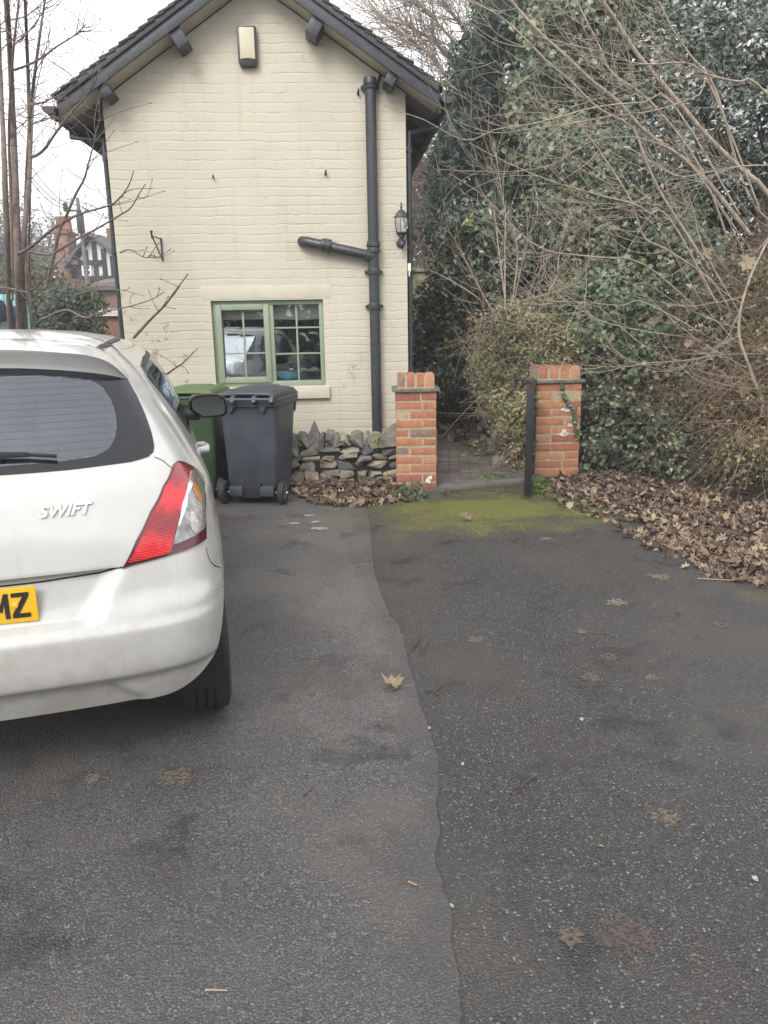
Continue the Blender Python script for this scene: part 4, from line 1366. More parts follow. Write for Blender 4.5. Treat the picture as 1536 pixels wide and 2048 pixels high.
# rows: z, half width, rear y, front y, rear plan bow, rear corner sharpness
ROWS = np.array([
    (.20, .800, .150, 3.70, .030), (.27, .822, .105, 3.75, .032), (.34, .836, .070, 3.79, .034), (.395, .842, .048, 3.81, .036), (.425, .846, .016, 3.83, .038),
    (.50, .848, .000, 3.845, .040), (.57, .848, -.004, 3.85, .040), (.605, .848, .012, 3.84, .040), (.66, .848, .036, 3.82, .042), (.72, .848, .048, 3.78, .044),
    (.78, .846, .058, 3.72, .046), (.86, .840, .072, 3.50, .050), (.94, .828, .094, 3.18, .054), (1.00, .815, .116, 2.98, .058), (1.045, .800, .142, 2.84, .060),
    (1.12, .776, .200, 2.68, .064), (1.22, .736, .280, 2.47, .066), (1.32, .685, .362, 2.24, .068), (1.39, .628, .422, 2.04, .068), (1.435, .568, .480, 1.86, .066),
    (1.468, .47, .60, 1.72, .05), (1.490, .33, .80, 1.58, .03), (1.500, .16, 1.0, 1.45, .015), (1.503, .02, 1.1, 1.35, .005)])
SR = np.cumsum(np.concatenate([[0], np.hypot(np.diff(ROWS[:, 0]), np.diff(ROWS[:, 1])*.7)]))   # running length up the side
# half outline control: (fraction of half width, fraction of bow + y offset absolute, fraction of length)
HALF = [(0, 0, 0, 0), (.30, .10, 0, 0), (.58, .50, 0, 0), (.78, 1.0, .015, 0), (.895, 1.0, .075, 0), (.952, 1.0, .17, 0), (.980, 1.0, .31, 0), (1.0, 0, 0, .19),
        (1.0, 0, 0, .36), (1.0, 0, 0, .56), (.985, 0, 0, .76), (.93, 0, 0, .885), (.76, 0, 0, .962), (.42, 0, 0, .992), (0, 0, 0, 1.0)]
NCTL = len(HALF)
ARCH_Y = (.625, 3.055); ARCH_R = .345; ARCH_Z = .30


def sstep(x, a, b):
    t = np.clip((np.asarray(x, float)-a)/(b-a), 0, 1); return t*t*(3-2*t)


TAU = lambda z: np.interp(z, [.93, 1.07, 1.29, 1.40, 1.5], [0, .036, .095, .10, .04])
TWT = np.array([1]*8+[.55, .12]+[0]*5)


def row_at(sr):
    return [pchip(SR, ROWS[:, k], sr) for k in range(5)]


def outline(W, y0, yf, bow, s, tau=0.0):
    L = yf-y0
    C = np.array([(a*W*(1-tau*TWT[k]), y0+b*bow+c*min(1, L/2.2)+d*L) for k, (a, b, c, d) in enumerate(HALF)])
    C = np.vstack([[-C[1, 0], C[1, 1]], C, [-C[-2, 0], C[-2, 1]]])
    i = np.clip(s.astype(int), 0, NCTL-2); t = (s-i)[:, None]
    a, b, c, d = C[i], C[i+1], C[i+2], C[i+3]
    return .5*((2*b)+(-a+c)*t+(2*a-5*b+4*c-d)*t*t+(-a+3*b-3*c+d)*t**3)


SS_ = np.concatenate([np.linspace(0, 7, 112, endpoint=False), np.linspace(7, 11, 84, endpoint=False), np.linspace(11, 14, 40)])
VV = np.concatenate([np.linspace(0, SR[18], 150, endpoint=False), np.linspace(SR[18], SR[-1], 34)])


def shape(P, z):
    """pressed details on the raw outline; P (n,2) half outline at heights z (n)"""
    x, y = P[:, 0].copy(), P[:, 1].copy()
    rear = sstep(y, .9, .3)
    # number plate recess with its ledge on the bumper
    xb = .42+.09*np.clip((z-.615)/.155, 0, 1)
    rec = (1-sstep(x, xb-.06, xb+.03))*sstep(z, .606, .622)*(1-sstep(z, .766, .772))
    y = y+rec*.030*rear
    # set-back lower panel in the middle of the bumper
    xl = .43+.11*np.clip((.405-z)/.10, 0, 1)
    y = y+rear*.018*(1-sstep(x, xl-.03, xl+.02))*(1-sstep(z, .395, .408))
    # shoulder crease of the bumper towards the corner
    cz = .655-.02*np.clip(x/.8, 0, 1)
    y = y-rear*.010*np.exp(-((z-cz)/.03)**2)*sstep(x, .25, .75)
    # haunch over the rear wheel
    hb = np.exp(-((y-.66)/.42)**2)*np.exp(-((z-.62)/.17)**2)
    x = x+.012*hb*(x > .6)
    return np.stack([x, y], 1)


def surf_grid():
    G = np.zeros((len(VV), len(SS_), 3))
    z, W, y0, yf, bow = row_at(VV)
    for i in range(len(VV)):
        P = outline(W[i], y0[i], yf[i], bow[i], SS_, float(TAU(z[i])))
        zz = np.full(len(SS_), z[i])
        # lower edge: rises round the rear corner and over the wheel arches
        if z[i] < .80:
            x, y = P[:, 0], P[:, 1]
            zb = .262+.03*np.clip(1-np.abs(x)/.5, -1, 1)*0
            zb = zb+.032
            zb = zb+.16*sstep(x, .52, .84)**2.0*(y < .7)
            d = np.minimum(np.abs(y-ARCH_Y[0]), np.abs(y-ARCH_Y[1]))
            arch = ARCH_Z+np.sqrt(np.clip(ARCH_R**2-d**2, 0, None))
            side = (x > .55)
            zb = np.where(side & (d < ARCH_R), np.maximum(zb, arch), zb)
            zb = np.where(side & (d >= ARCH_R) & (y > .9), .215, zb)
            t = (zz-.20)/.60
            zz = zb+t*(.80-zb)
            # evaluate the outline at the shifted height so the profile keeps its form
            srn = np.interp(zz, ROWS[:, 0], SR)
            W2, a2, f2, b2 = [pchip(SR, ROWS[:, k], srn) for k in (1, 2, 3, 4)]
            P = np.array([outline(W2[j], a2[j], f2[j], b2[j], SS_[j:j+1])[0] for j in range(len(SS_))])
        Q = shape(P, zz)
        G[i, :, :2] = Q; G[i, :, 2] = zz
    return G


CARG = surf_grid()
nv, ns = CARG.shape[:2]


def body_mesh(drop):
    """both halves; drop(x,y,z)->bool removes faces where glass goes"""
    half = CARG.reshape(-1, 3)
    V = np.vstack([half, half*np.array([-1, 1, 1])])
    i, j = np.meshgrid(np.arange(nv-1), np.arange(ns-1), indexing='ij')
    a = i*ns+j
    F1 = np.stack([a, a+1, a+ns+1, a+ns], -1).reshape(-1, 4)
    F2 = F1[:, ::-1]+len(half)
    F = np.vstack([F1, F2])
    cen = V[F].mean(1)
    keep = ~drop(cen)
    return V, F[keep]


def inpoly(pts, poly):
    poly = np.asarray(poly); x, y = pts[:, 0], pts[:, 1]
    r = np.zeros(len(pts), bool); j = len(poly)-1
    for i in range(len(poly)):
        xi, yi = poly[i]; xj, yj = poly[j]
        c = ((yi > y) != (yj > y)) & (x < (xj-xi)*(y-yi)/(yj-yi+1e-12)+xi)
        r ^= c; j = i
    return r


# collision tree of the right half for tracing features
_half = CARG.reshape(-1, 3)
_i, _j = np.meshgrid(np.arange(nv-1), np.arange(ns-1), indexing='ij'); _a = _i*ns+_j
_T = np.stack([_a, _a+1, _a+ns+1, _a+ns], -1).reshape(-1, 4)
_full = np.vstack([_half, _half*np.array([-1, 1, 1])])
BVH = BVHTree.FromPolygons([tuple(v) for v in _full], [tuple(f) for f in np.vstack([_T, _T[:, ::-1]+len(_half)])])


def trace(px, py):
    d = ray(px, py); o = np.array([0, 0, CAMH])
    lo = cl(o); ld = np.array([d @ CEX, d @ CEY, d[2]]); ld /= np.linalg.norm(ld)
    h, n, i, dist = BVH.ray_cast(Vector(lo), Vector(ld))
    if h is None:
        print('TRACE MISS', px, py)
        return trace(px-3, py+1)
    return np.array(h)


# parameter of a point: arc position round the half outline + height
def to_uv(P):
    k = np.argmin(((CARG-P)**2).sum(-1)); i, j = divmod(int(k), ns)
    b = np.array([float(i), float(j)]); st = 1.0
    f = lambda q: ((uv_pt(max(q[0], 0), max(q[1], 0))-P)**2).sum()
    e0 = f(b)
    while st > .004:
        better = False
        for d in ((st, 0), (-st, 0), (0, st), (0, -st), (st, st), (-st, st), (st, -st), (-st, -st)):
            e = f(b+np.array(d))
            if e < e0: e0, b, better = e, b+np.array(d), True
        if not better: st *= .5
    return np.array([min(max(b[0], 0), nv-1), min(max(b[1], 0), ns-1)])


def uv_pt(i, j):
    i = min(max(i, 0), nv-1.001); j = min(max(j, -ns+1.001), ns-1.001)
    s = 1
    if j < 0: s, j = -1, -j
    a, b = int(i), int(j); u, v = i-a, j-b
    q = CARG[a, b]*(1-u)*(1-v)+CARG[a+1, b]*u*(1-v)+CARG[a, b+1]*(1-u)*v+CARG[a+1, b+1]*u*v
    return q*np.array([s, 1, 1])


def uv_n(i, j):
    e = .6
    a = uv_pt(i+e, j)-uv_pt(i-e, j); b = uv_pt(i, j+e)-uv_pt(i, j-e)
    n = np.cross(b, a); n /= np.linalg.norm(n)+1e-12
    return n


def metric(uv):   # parameter -> roughly metres, for even triangles
    return np.array([uv[0], uv[1]])


def patch(name, uvpoly, mat, parent, off=.003, step=2.2, mirror=False, skirt=.006, hole=None, smooth=True):
    """a panel following the body: outline in surface parameters, lifted by off, with an edge"""
    P = []
    for k in range(len(uvpoly)):
        a, b = np.array(uvpoly[k]), np.array(uvpoly[(k+1) % len(uvpoly)])
        m = max(1, int(np.linalg.norm(b-a)/step))
        for q in range(m): P.append(a+(b-a)*q/m)
    n = len(P)
    edges = [(k, (k+1) % n) for k in range(n)]
    pts = [Vector(p) for p in P]
    arr = np.array(P)
    nh = 0
    if hole is not None:
        Hh = []
        for k in range(len(hole)):
            a, b = np.array(hole[k]), np.array(hole[(k+1) % len(hole)])
            m = max(1, int(np.linalg.norm(b-a)/step))
            for q in range(m): Hh.append(a+(b-a)*q/m)
        nh = len(Hh)
        pts += [Vector(p) for p in Hh]
        edges += [(n+k, n+(k+1) % nh) for k in range(nh)]
    lo, hi = arr.min(0), arr.max(0)
    gi = np.arange(lo[0]+step*.5, hi[0], step); gj = np.arange(lo[1]+step*.5, hi[1], step)
    if len(gi) and len(gj):
        gg = np.array([(a, b) for a in gi for b in gj])
        ok = inpoly(gg, arr)
        if nh: ok &= ~inpoly(gg, np.array(Hh))
        dist = np.min(np.linalg.norm(gg[:, None]-np.array([p[:] for p in pts])[None], axis=2), axis=1)
        pts += [Vector(p) for p in gg[ok & (dist > step*.55)]]
    r = delaunay_2d_cdt(pts, edges, [], 1, 1e-5)
    V2, F = r[0], [list(f) for f in r[2]]
    if nh:
        c2 = np.array([np.mean([V2[i][:] for i in f], axis=0) for f in F])
        F = [f for f, k in zip(F, inpoly(c2, np.array(Hh))) if not k]
    V = []
    for v in V2:
        V.append(uv_pt(v[0], v[1])+uv_n(v[0], v[1])*off)
    V = np.array(V)
    # edge skirt down into the body
    ec = {}
    for f in F:
        for a, b in zip(f, f[1:]+f[:1]):
            ec[(min(a, b), max(a, b))] = ec.get((min(a, b), max(a, b)), 0)+1
    if skirt:
        base = len(V); mp = {}; ex = []
        for (a, b), c in ec.items():
            if c == 1:
                for k in (a, b):
                    if k not in mp:
                        mp[k] = base+len(ex); ex.append(V[k]-uv_n(V2[k][0], V2[k][1])*skirt)
                F.append([a, b, mp[b], mp[a]])
        V = np.vstack([V]+[np.array(ex)])
    outs = []
    for s in ([1, -1] if mirror else [1]):
        q = MB(); q.add(V*np.array([s, 1, 1]), F)
        outs.append(q.build(name, mat, parent, smooth=smooth, angle=.9))
    return outs


def px_uv(pts): return [to_uv(trace(*p)) for p in pts]


def round_poly(poly, r=.18, n=4):
    """soften corners of a parameter polygon"""
    out = []; m = len(poly)
    for k in range(m):
        a, b, c = np.array(poly[k-1]), np.array(poly[k]), np.array(poly[(k+1) % m])
        p, q = b+(a-b)*r, b+(c-b)*r
        for i in range(n+1):
            t = i/n
            out.append((1-t)**2*p+2*t*(1-t)*b+t*t*q)
    return out


def ribbon(mb, uvs, w, off=.0006):
    """thin dark gap line along the body"""
    L = []
    for k in range(len(uvs)-1):
        a, b = np.array(uvs[k]), np.array(uvs[k+1])
        m = max(1, int(np.linalg.norm(b-a)/1.5))
        L += [a+(b-a)*q/m for q in range(m)]
    L.append(np.array(uvs[-1]))
    pts = [uv_pt(*l)+uv_n(*l)*off for l in L]; nn = [uv_n(*l) for l in L]
    vs, fs = [], []
    for k, p in enumerate(pts):
        t = pts[min(k+1, len(pts)-1)]-pts[max(0, k-1)]; t /= np.linalg.norm(t)+1e-9
        sd_ = np.cross(nn[k], t)
        vs += [p-sd_*w/2, p+sd_*w/2]
    fs = [(2*k, 2*k+1, 2*k+3, 2*k+2) for k in range(len(pts)-1)]
    mb.add(vs, fs)


# ---- materials
t = NT('pearl_white_paint'); p = t.obj(); x, y, z = t.xyz(p)
nz = t.noise(3, p, 5, .65); dn = t.noise(13, p, 6, .7)
c = t.mix(t.ss(nz, .3, .7), (.46, .462, .452), (.51, .512, .50))
dirt = t.math('MULTIPLY', t.ss(z, .85, .30, .06, .62), t.ss(dn, .30, .68, .25, 1.0))
c = t.mix(dirt, c, (.27, .24, .19))
run = t.noise(1.0, t.comb(t.math('MULTIPLY', x, 38.0), y, t.math('MULTIPLY', z, 2.0)), 3)
c = t.mix(t.math('MULTIPLY', t.ss(run, .55, .75, 0, .3), t.ss(z, 1.0, .7)), c, (.31, .30, .27))
t.set(Base_Color=c, Roughness=t.ss(dirt, 0, .6, .24, .55), Coat_Weight=t.ss(dirt, .1, .6, .8, .1), Coat_Roughness=.09, Normal=t.bump(t.noise(900, p, 1), .03, .0004))
M_PAINT = t.m
M_BLACKGL = plain('black_glass_border', (.008, .010, .013), .09, var=.1)
M_TRIM = plain('black_car_trim', (.018, .018, .02), .5, var=.15)
M_GAPD = plain('panel_gap_dark', (.012, .012, .013), .8)
t = NT('tinted_car_glass'); p = t.obj()
gl = t.n('ShaderNodeBsdfGlossy', Color=(.85, .92, 1), Roughness=.05)
tr = t.n('ShaderNodeBsdfTransparent', Color=(.50, .54, .56)); df = t.n('ShaderNodeBsdfDiffuse', Color=(.30, .31, .31))
fr = t.n('ShaderNodeFresnel', IOR=1.5)
dustm = t.n('ShaderNodeMixShader'); t.put(dustm.inputs[0], t.ss(t.noise(4, p, 6, .65), .40, .78, .02, .13)); t.put(dustm.inputs[1], tr.outputs[0]); t.put(dustm.inputs[2], df.outputs[0])
t.mixshader(t.math('ADD', t.math('MULTIPLY', fr, 1.0), .10), dustm.outputs[0], gl.outputs[0])
M_CARGL = t.m
t = NT('red_lens'); p = t.obj(); nz = t.noise(30, p, 2)
x, y, z = t.xyz(p)
band = t.math('MULTIPLY', t.ss(t.math('SINE', t.math('ADD', t.math('ADD', t.math('MULTIPLY', z, 40.0), t.math('MULTIPLY', x, 9.0)), t.math('MULTIPLY', nz, 2.0))), -1.0, .9), t.ss(t.noise(70, p, 3), .2, .6, .65, 1.0))
t.set(Base_Color=t.mix(band, (.24, .007, .016), (.60, .012, .018)), Roughness=.12, Coat_Weight=1.0, Coat_Roughness=.04, Normal=t.bump(t.math('SINE', t.math('MULTIPLY', z, 900.0)), .35, .002))
M_RED = t.m
t = NT('clear_lens'); p = t.obj(); x, y, z = t.xyz(p)
t.set(Base_Color=t.ramp(t.noise(26, p, 3), [(.35, (.15, .145, .14)), (.6, (.36, .35, .34)), (.8, (.60, .59, .58))]), Metallic=.55, Roughness=.22, Coat_Weight=1.0, Coat_Roughness=.03)
M_CLEAR = t.m
M_LAMPG = plain('lamp_reflector', (.42, .41, .40), .25, .6, var=.4, vscale=60, coat=1.0)
M_SILVER = plain('silver_badge', (.70, .70, .72), .18, .9, var=.05)
M_DKRED = plain('dark_red_lens_edge', (.085, .006, .014), .14, coat=1.0)
M_SEAT = plain('grey_seat_cloth', (.11, .112, .12), .9)
M_YEL = plain('yellow_plate', (.72, .43, .02), .35, var=.05)

car = thing('parked_car', 'pearl white hatchback parked nose towards the cream house', 'car', CO, CTH)

# glass outlines, traced from the photograph where it shows them
ZI = lambda z: float(np.interp(np.interp(z, ROWS[:, 0], SR), VV, np.arange(nv)))
gR = px_uv([(0, 951), (70, 946), (140, 940), (210, 931), (262, 924), (296, 914), (306, 905), (308, 893), (303, 868), (290, 830), (272, 790), (258, 765)])
zt_ = [to_uv(trace(*q)) for q in [(254, 757), (235, 752), (200, 746), (150, 741), (80, 737), (0, 735)]]
right = gR+zt_
# continue to the middle of the car and mirror
rb = [np.array([right[0][0], 0.0])]; rt = [np.array([right[-1][0], 0.0])]
half_g = rb+right[1:-1]+rt
half_g = [np.array([q[0], max(q[1], 0)]) for q in half_g]
full_g = half_g+[np.array([q[0], -q[1]]) for q in half_g[::-1] if q[1] > 0]
inner = px_uv([(120, 924), (190, 913), (215, 900), (228, 880), (233, 855), (231, 830), (222, 800), (205, 775), (185, 762), (150, 755), (80, 751)])
half_i = [np.array([inner[0][0]-.2, 0.0])]+inner+[np.array([inner[-1][0], 0.0])]
full_i = half_i+[np.array([q[0], -q[1]]) for q in half_i[::-1] if q[1] > 0]


def cells_in(poly, grow=0.0):
    return np.array(poly)


SIDE = [(1.04, 1.062), (.97, 1.09), (.80, 1.315), (.84, 1.345), (1.15, 1.372), (1.62, 1.385), (2.0, 1.355), (2.50, 1.095), (2.54, 1.01), (1.7, 1.035)]   # y, z of the side glass


def side_uv(y, z):
    i = ZI(z); k = np.argmin(np.abs(CARG[int(round(i)), 60:200, 1]-y))+60
    return np.array([i, float(k)])


side_poly = [side_uv(*q) for q in SIDE]
WSC = [(0, 1.03), (.55, 1.03), (.66, 1.06), (.50, 1.39), (0, 1.42)]


def ws_uv(x, z):
    i = ZI(z); row = CARG[int(round(i)), 190:, 0]; k = np.argmin(np.abs(row-x))+190
    return np.array([i, float(k)])


ws_half = [ws_uv(*q) for q in WSC]


def uv_of_cells():
    i, j = np.meshgrid(np.arange(nv-1)+.5, np.arange(ns-1)+.5, indexing='ij')
    return np.stack([i, j], -1).reshape(-1, 2)


def shrink(poly, k):
    c = np.mean(poly, 0); return [c+(np.array(q)-c)*k for q in poly]


cells = uv_of_cells()
dR = inpoly(cells, half_i+[]) | inpoly(cells, [np.array([half_i[0][0], -1]), *half_i[1:-1], np.array([half_i[-1][0], -1])])
dS = inpoly(cells, shrink(side_poly, .965)); dW = inpoly(cells, [np.array([ws_half[0][0]+1, ns]), *shrink(ws_half, .96)[1:-1], np.array([ws_half[-1][0]-1, ns])])
dropmask = np.concatenate([dR | dS | dW]*2)
V, F = body_mesh(lambda c: dropmask[:len(c)])
body = mesh_np('body', V, F, M_PAINT, car, True)
bm = bmesh.new(); bm.from_mesh(body.data)
bmesh.ops.remove_doubles(bm, verts=bm.verts, dist=.0004); bmesh.ops.recalc_face_normals(bm, faces=bm.faces)
for e in bm.edges:
    if len(e.link_faces) == 2: e.smooth = e.calc_face_angle(0) < .55
bm.to_mesh(body.data); bm.free()

frit = patch('rear_window', full_g, M_BLACKGL, car, off=.0025, step=2.0, hole=full_i, skirt=.005)[0]
patch('rear_glass', full_i, M_CARGL, frit, off=.0022, step=2.5, skirt=0)
# heating lines on the inside of the rear glass
hl = MB()
i0, i1 = half_i[0][0]+4, half_i[-1][0]-3
for k in range(11):
    ii = i0+(i1-i0)*k/10
    jm = max([q[1] for q in half_i if abs(q[0]-ii) < 6] or [20])*.93
    ribbon(hl, [np.array([ii, -jm]), np.array([ii, 0]), np.array([ii, jm])], .0006, .0026)
hl.build('heating_lines', plain('heating_line_brown', (.05, .03, .02), .6), frit)
for s_ in (1, -1):
    pl_ = [np.array([q[0], q[1]*s_]) for q in side_poly]
    sw = patch('side_window', pl_, M_CARGL, car, off=.002, step=2.5, skirt=.004)[0]
    tm = MB()
    ribbon(tm, pl_+[pl_[0]], .022, .0045)
    ribbon(tm, [np.array([ZI(1.39), s_*float(side_uv(1.62, 1.39)[1])]), np.array([ZI(1.05), s_*float(side_uv(1.60, 1.05)[1])])], .06, .0042)
    tm.build('window_trim', M_TRIM, sw)
full_w = ws_half+[np.array([q[0], 2*(ns-1)-q[1]]) for q in ws_half[::-1]]
wq = MB()
wv = [uv_pt(q[0], min(q[1], ns-1.01))+np.array([0, .004, .003]) for q in ws_half]
wv = wv+[v*np.array([-1, 1, 1]) for v in wv[::-1]]
wq.add(wv, [list(range(len(wv)))])
wq.build('windscreen', M_CARGL, car)

# gaps between panels
def gm(L, w):
    for s_ in (1, -1):
        g_ = MB(); ribbon(g_, [np.array([q[0], q[1]*s_]) for q in L], w); g_.build('panel_gap', M_GAPD, car)

lampL = px_uv([(344, 932), (300, 1022), (244, 1135)])
gm(px_uv([(309, 914), (325, 921), (343, 936)]), .004)
tb = px_uv([(0, 1173), (80, 1164), (150, 1153), (200, 1145), (244, 1135)])
gm([np.array([tb[0][0], 0.0])]+tb[1:], .0055)
gm(px_uv([(412, 1094), (416, 1112), (421, 1124), (430, 1132), (441, 1136)]), .004)
for ys in (1.22, 2.45):
    gm([side_uv(ys, z_) for z_ in np.linspace(.36 if ys > 2 else .68, 1.03, 8)], .005)
# roof seam cover strips
rs = MB()
for s_ in (1, -1):
    seam_r = px_uv([(186, 703), (205, 693), (225, 682), (243, 674)])
    i_end = seam_r[-1]
    L = [np.array([q[0], q[1]*s_]) for q in seam_r]
    ribbon(rs, L, .020, .004)
rs.build('roof_strip', M_TRIM, car)

# tail lights
OUT = [(244.7, 1135), (271, 1082), (300, 1022), (325, 972), (344, 931), (350, 925), (357, 923), (366, 925), (386, 935), (399, 945), (405, 951), (406.7, 981), (408.5, 1030), (410.5, 1077), (394, 1089), (377, 1097), (345, 1108), (311, 1118), (280, 1126)]
RED = [(254, 1126), (300, 1032), (327, 977), (347, 935), (355, 929), (368, 938), (377, 944), (369, 975), (356, 1030), (347, 1070), (338, 1105), (300, 1116)]
CLR = [(377, 944), (385, 941), (396, 948), (402, 956), (403, 990), (404.5, 1056), (392, 1067), (379, 1075), (343, 1090), (354, 1042), (364, 1000)]
CHR = [(377, 945), (381, 944), (382, 952), (371, 992), (360, 1040), (356, 1052), (352, 1052), (360, 1010), (370, 972)]
ou, re_, cl_, ch = px_uv(OUT), px_uv(RED), px_uv(CLR), px_uv(CHR)
for s_ in (1, -1):
    m = lambda L: [np.array([q[0], q[1]*s_]) for q in L]
    tl = patch('tail_light', m(ou), M_DKRED, car, off=.006, step=1.6, skirt=.012)[0]
    patch('red_lens', m(re_), M_RED, tl, off=.0105, step=1.6, skirt=.006)
    patch('clear_lens', m(cl_), M_CLEAR, tl, off=.0115, step=1.6, skirt=.006)
    patch('chrome_strip', m(ch), M_SILVER, tl, off=.0155, step=1.6, skirt=.005)
    oc = to_uv(trace(387, 982))
    o2 = [oc+np.array([a_*math.sin(w_), b_*math.cos(w_)]) for a_, b_ in ((5.0, 2.2),) for w_ in np.linspace(0, 2*PI, 14, endpoint=False)]
    patch('indicator', m(o2), plain('amber_indicator', (.55, .20, .04), .25, .3, coat=1.0) if s_ == 1 else bpy.data.materials['amber_indicator'], tl, off=.0135, step=1.5, skirt=.004)
    rc = to_uv(trace(383, 1045))
    o3 = [rc+np.array([4.2*math.sin(w_), 2.6*math.cos(w_)]) for w_ in np.linspace(0, 2*PI, 16, endpoint=False)]
    patch('reversing_lamp', m(o3), M_LAMPG, tl, off=.0135, step=1.5, skirt=.004)

# roof spoiler over the rear window: springs from the roof, runs back to a lip, returns to the glass
LIPP = [(0, 699), (60, 701), (120, 705), (170, 710), (205, 719), (228, 732), (244, 746), (255, 757)]
TOPP = [(0, 678), (60, 679), (120, 682), (170, 688), (205, 700), (228, 715), (246, 736), (257, 754)]
BOTP = [(0, 736), (60, 737), (120, 740), (170, 744), (205, 748), (228, 752), (244, 756), (255, 759)]
rowsS = []
for k, (l_, t_, b_) in enumerate(zip(LIPP, TOPP, BOTP)):
    B_, T_ = trace(*b_), trace(*t_)
    e = k/(len(LIPP)-1)
    dep_ = .034*(1-e**3)+.004
    P_ = cl(plane_hit(l_[0], l_[1], CO+CEY*(B_[1]-dep_), CEY))
    n_ = np.array([0, -.25, 1.0])
    rowsS.append([T_-np.array([0, -.05, .006]), T_+np.array([0, 0, .003]), T_*.5+P_*.5+np.array([0, 0, .008*(1-e)]), P_+np.array([0, .012, .004*(1-e)]), P_, P_+np.array([0, .004, -.012*(1-e)]), B_*.6+P_*.4+np.array([0, .01, -.004])*(1-e), B_+np.array([0, -.004, .0])])
# the middle of the car: extend level from the first traced station
first = [q.copy() for q in rowsS[0]]
x00 = first[4][0]
mid_ = [np.array([0, q[1]-.006, q[2]+.006]) for q in first]
half_s = [mid_]+rowsS
half_s = [[r_[q] for r_ in half_s] for q in range(8)]            # per profile line
lines = [smooth_path(L, 64) for L in half_s]
m_ = len(lines[0])
vs, fs = [], []
full_l = [np.vstack([(L*np.array([-1, 1, 1]))[::-1], L[1:]]) for L in lines]
mf = len(full_l[0])
for k in range(mf): vs += [L[k] for L in full_l]
for k in range(mf-1):
    for q in range(7): fs.append((k*8+q, k*8+q+1, (k+1)*8+q+1, (k+1)*8+q))
sp_ = MB(); sp_.add(vs, fs); sp_.build('spoiler', M_PAINT, car, smooth=True, angle=1.0)

# number plate and its lettering, boot badge, wiper
ptr, pbr = trace(82, 1172), trace(85, 1245)
pz0, pz1 = .635, .746
plate = MB(); py_ = .062
plate.prism([(-.26, pz0), (.26, pz0), (.26, pz1), (-.26, pz1)], py_-.010, py_-.002, lambda u, v, y: (u, y, v))
pl_o = plate.build('number_plate', M_YEL, car, bevel=.003)


def put_text(name, body_, size, depth, fn, mat, parent, **kw):
    V_, F_ = text_mesh(body_, size, depth, **kw)
    V_ = np.array([fn(*v) for v in V_])
    q = MB(); q.add(V_, F_); return q.build(name, mat, parent)


M_CHARB = plain('plate_black', (.02, .02, .022), .4)
zb_, h_, w_, k_ = pz0+.016, .079, .050, .0135
def glyph(poly, x0):
    q.prism([(x0+u, zb_+v) for u, v in poly], py_-.0118, py_-.0105, lambda u, v, y: (u, y, v))
for nm_, poly, x0 in (('M', [(0, 0), (k_, 0), (k_, .048), (.0195, .022), (.0305, .022), (w_-k_, .048), (w_-k_, 0), (w_, 0), (w_, h_), (w_-k_*.95, h_), (.025, .042), (k_*.95, h_), (0, h_)], .133),
                      ('Z', [(0, 0), (w_, 0), (w_, k_), (.0185, k_), (w_, h_-k_*.9), (w_, h_), (.001, h_), (.001, h_-k_), (.0315, h_-k_), (0, k_*.9)], .190)):
    q = MB(); glyph(poly, x0); q.build('character', M_CHARB, pl_o)
q = MB(); q.lathe([(.009, 0), (.009, -.003), (.005, -.005)], (.199, py_-.0108, (pz0+pz1)/2), 14, 'y'); q.build('screw_cap', M_YEL, pl_o, smooth=True)
bl_, br_ = trace(78, 1022), trace(186, 1015)
V_, F_ = text_mesh('SWIFT', .05, .003, shear=.32, offset=.0012, sx=1.75, spacing=1.02)
w_ = V_[:, 0].max()-V_[:, 0].min(); h_ = V_[:, 1].max()-V_[:, 1].min()
tw = float(br_[0]-bl_[0]); th_ = .034
Q = []
for v in V_:
    u = (v[0]-V_[:, 0].min())/w_; h = (v[1]-V_[:, 1].min())/h_
    x_ = bl_[0]+u*tw; z_ = (bl_[2]+br_[2])/2-.017+h*th_
    i_ = ZI(z_); ia = int(i_); row = CARG[ia, :110]*(1-i_+ia)+CARG[ia+1, :110]*(i_-ia)
    Q.append((x_, float(np.interp(x_, row[:, 0], row[:, 1]))-.0045-v[2]*1.0, z_))
q = MB(); q.add(Q, F_); q.build('badge_lettering', M_SILVER, car)
wp = MB()
wz = []
for (px, py) in ((-120, 914), (-60, 913), (0, 911), (60, 911), (116, 914)):
    h_ = trace(px, py)
    wz.append(Vector(h_)+Vector((0, -.022, .006)))
for a_, b_, s1 in ((0, 1, .014), (1, 2, .017), (2, 3, .016), (3, 4, .011)):
    wp.bar(wz[a_], wz[b_], .010, s1)
wp.bar(wz[1]+Vector((-.1, -.008, -.004)), wz[3], .012, .014)
wp.build('rear_wiper', M_TRIM, car, bevel=.002)

# door handle and mirrors
dh = MB(); hx, hy_, hz_ = .838, 1.30, .935
hh = trace(409, 905)
i_ = ZI(.945)
for s_ in (1, -1):
    dh = MB(); k = int(side_uv(1.34, .945)[1]); p0 = CARG[int(round(i_)), k]
    dh.tube([(s_*(p0[0]-.01), 1.26, .945), (s_*(p0[0]+.030), 1.275, .945), (s_*(p0[0]+.036), 1.34, .947), (s_*(p0[0]+.030), 1.42, .947), (s_*(p0[0]-.01), 1.44, .945)], [.014, .017, .017, .016, .012], 12)
    dh.build('door_handle', M_PAINT, car, smooth=True)
mc = cl(plane_hit(417, 812, CO+CEY*2.28, CEY))
print('MIRROR', mc, 'CAR', CO)
MIR = [(.0, .070), (.055, .068), (.098, .045), (.112, .005), (.108, -.045), (.085, -.066), (-.035, -.070), (-.062, -.055), (-.105, -.020), (-.112, .02), (-.10, .05), (-.06, .068)]
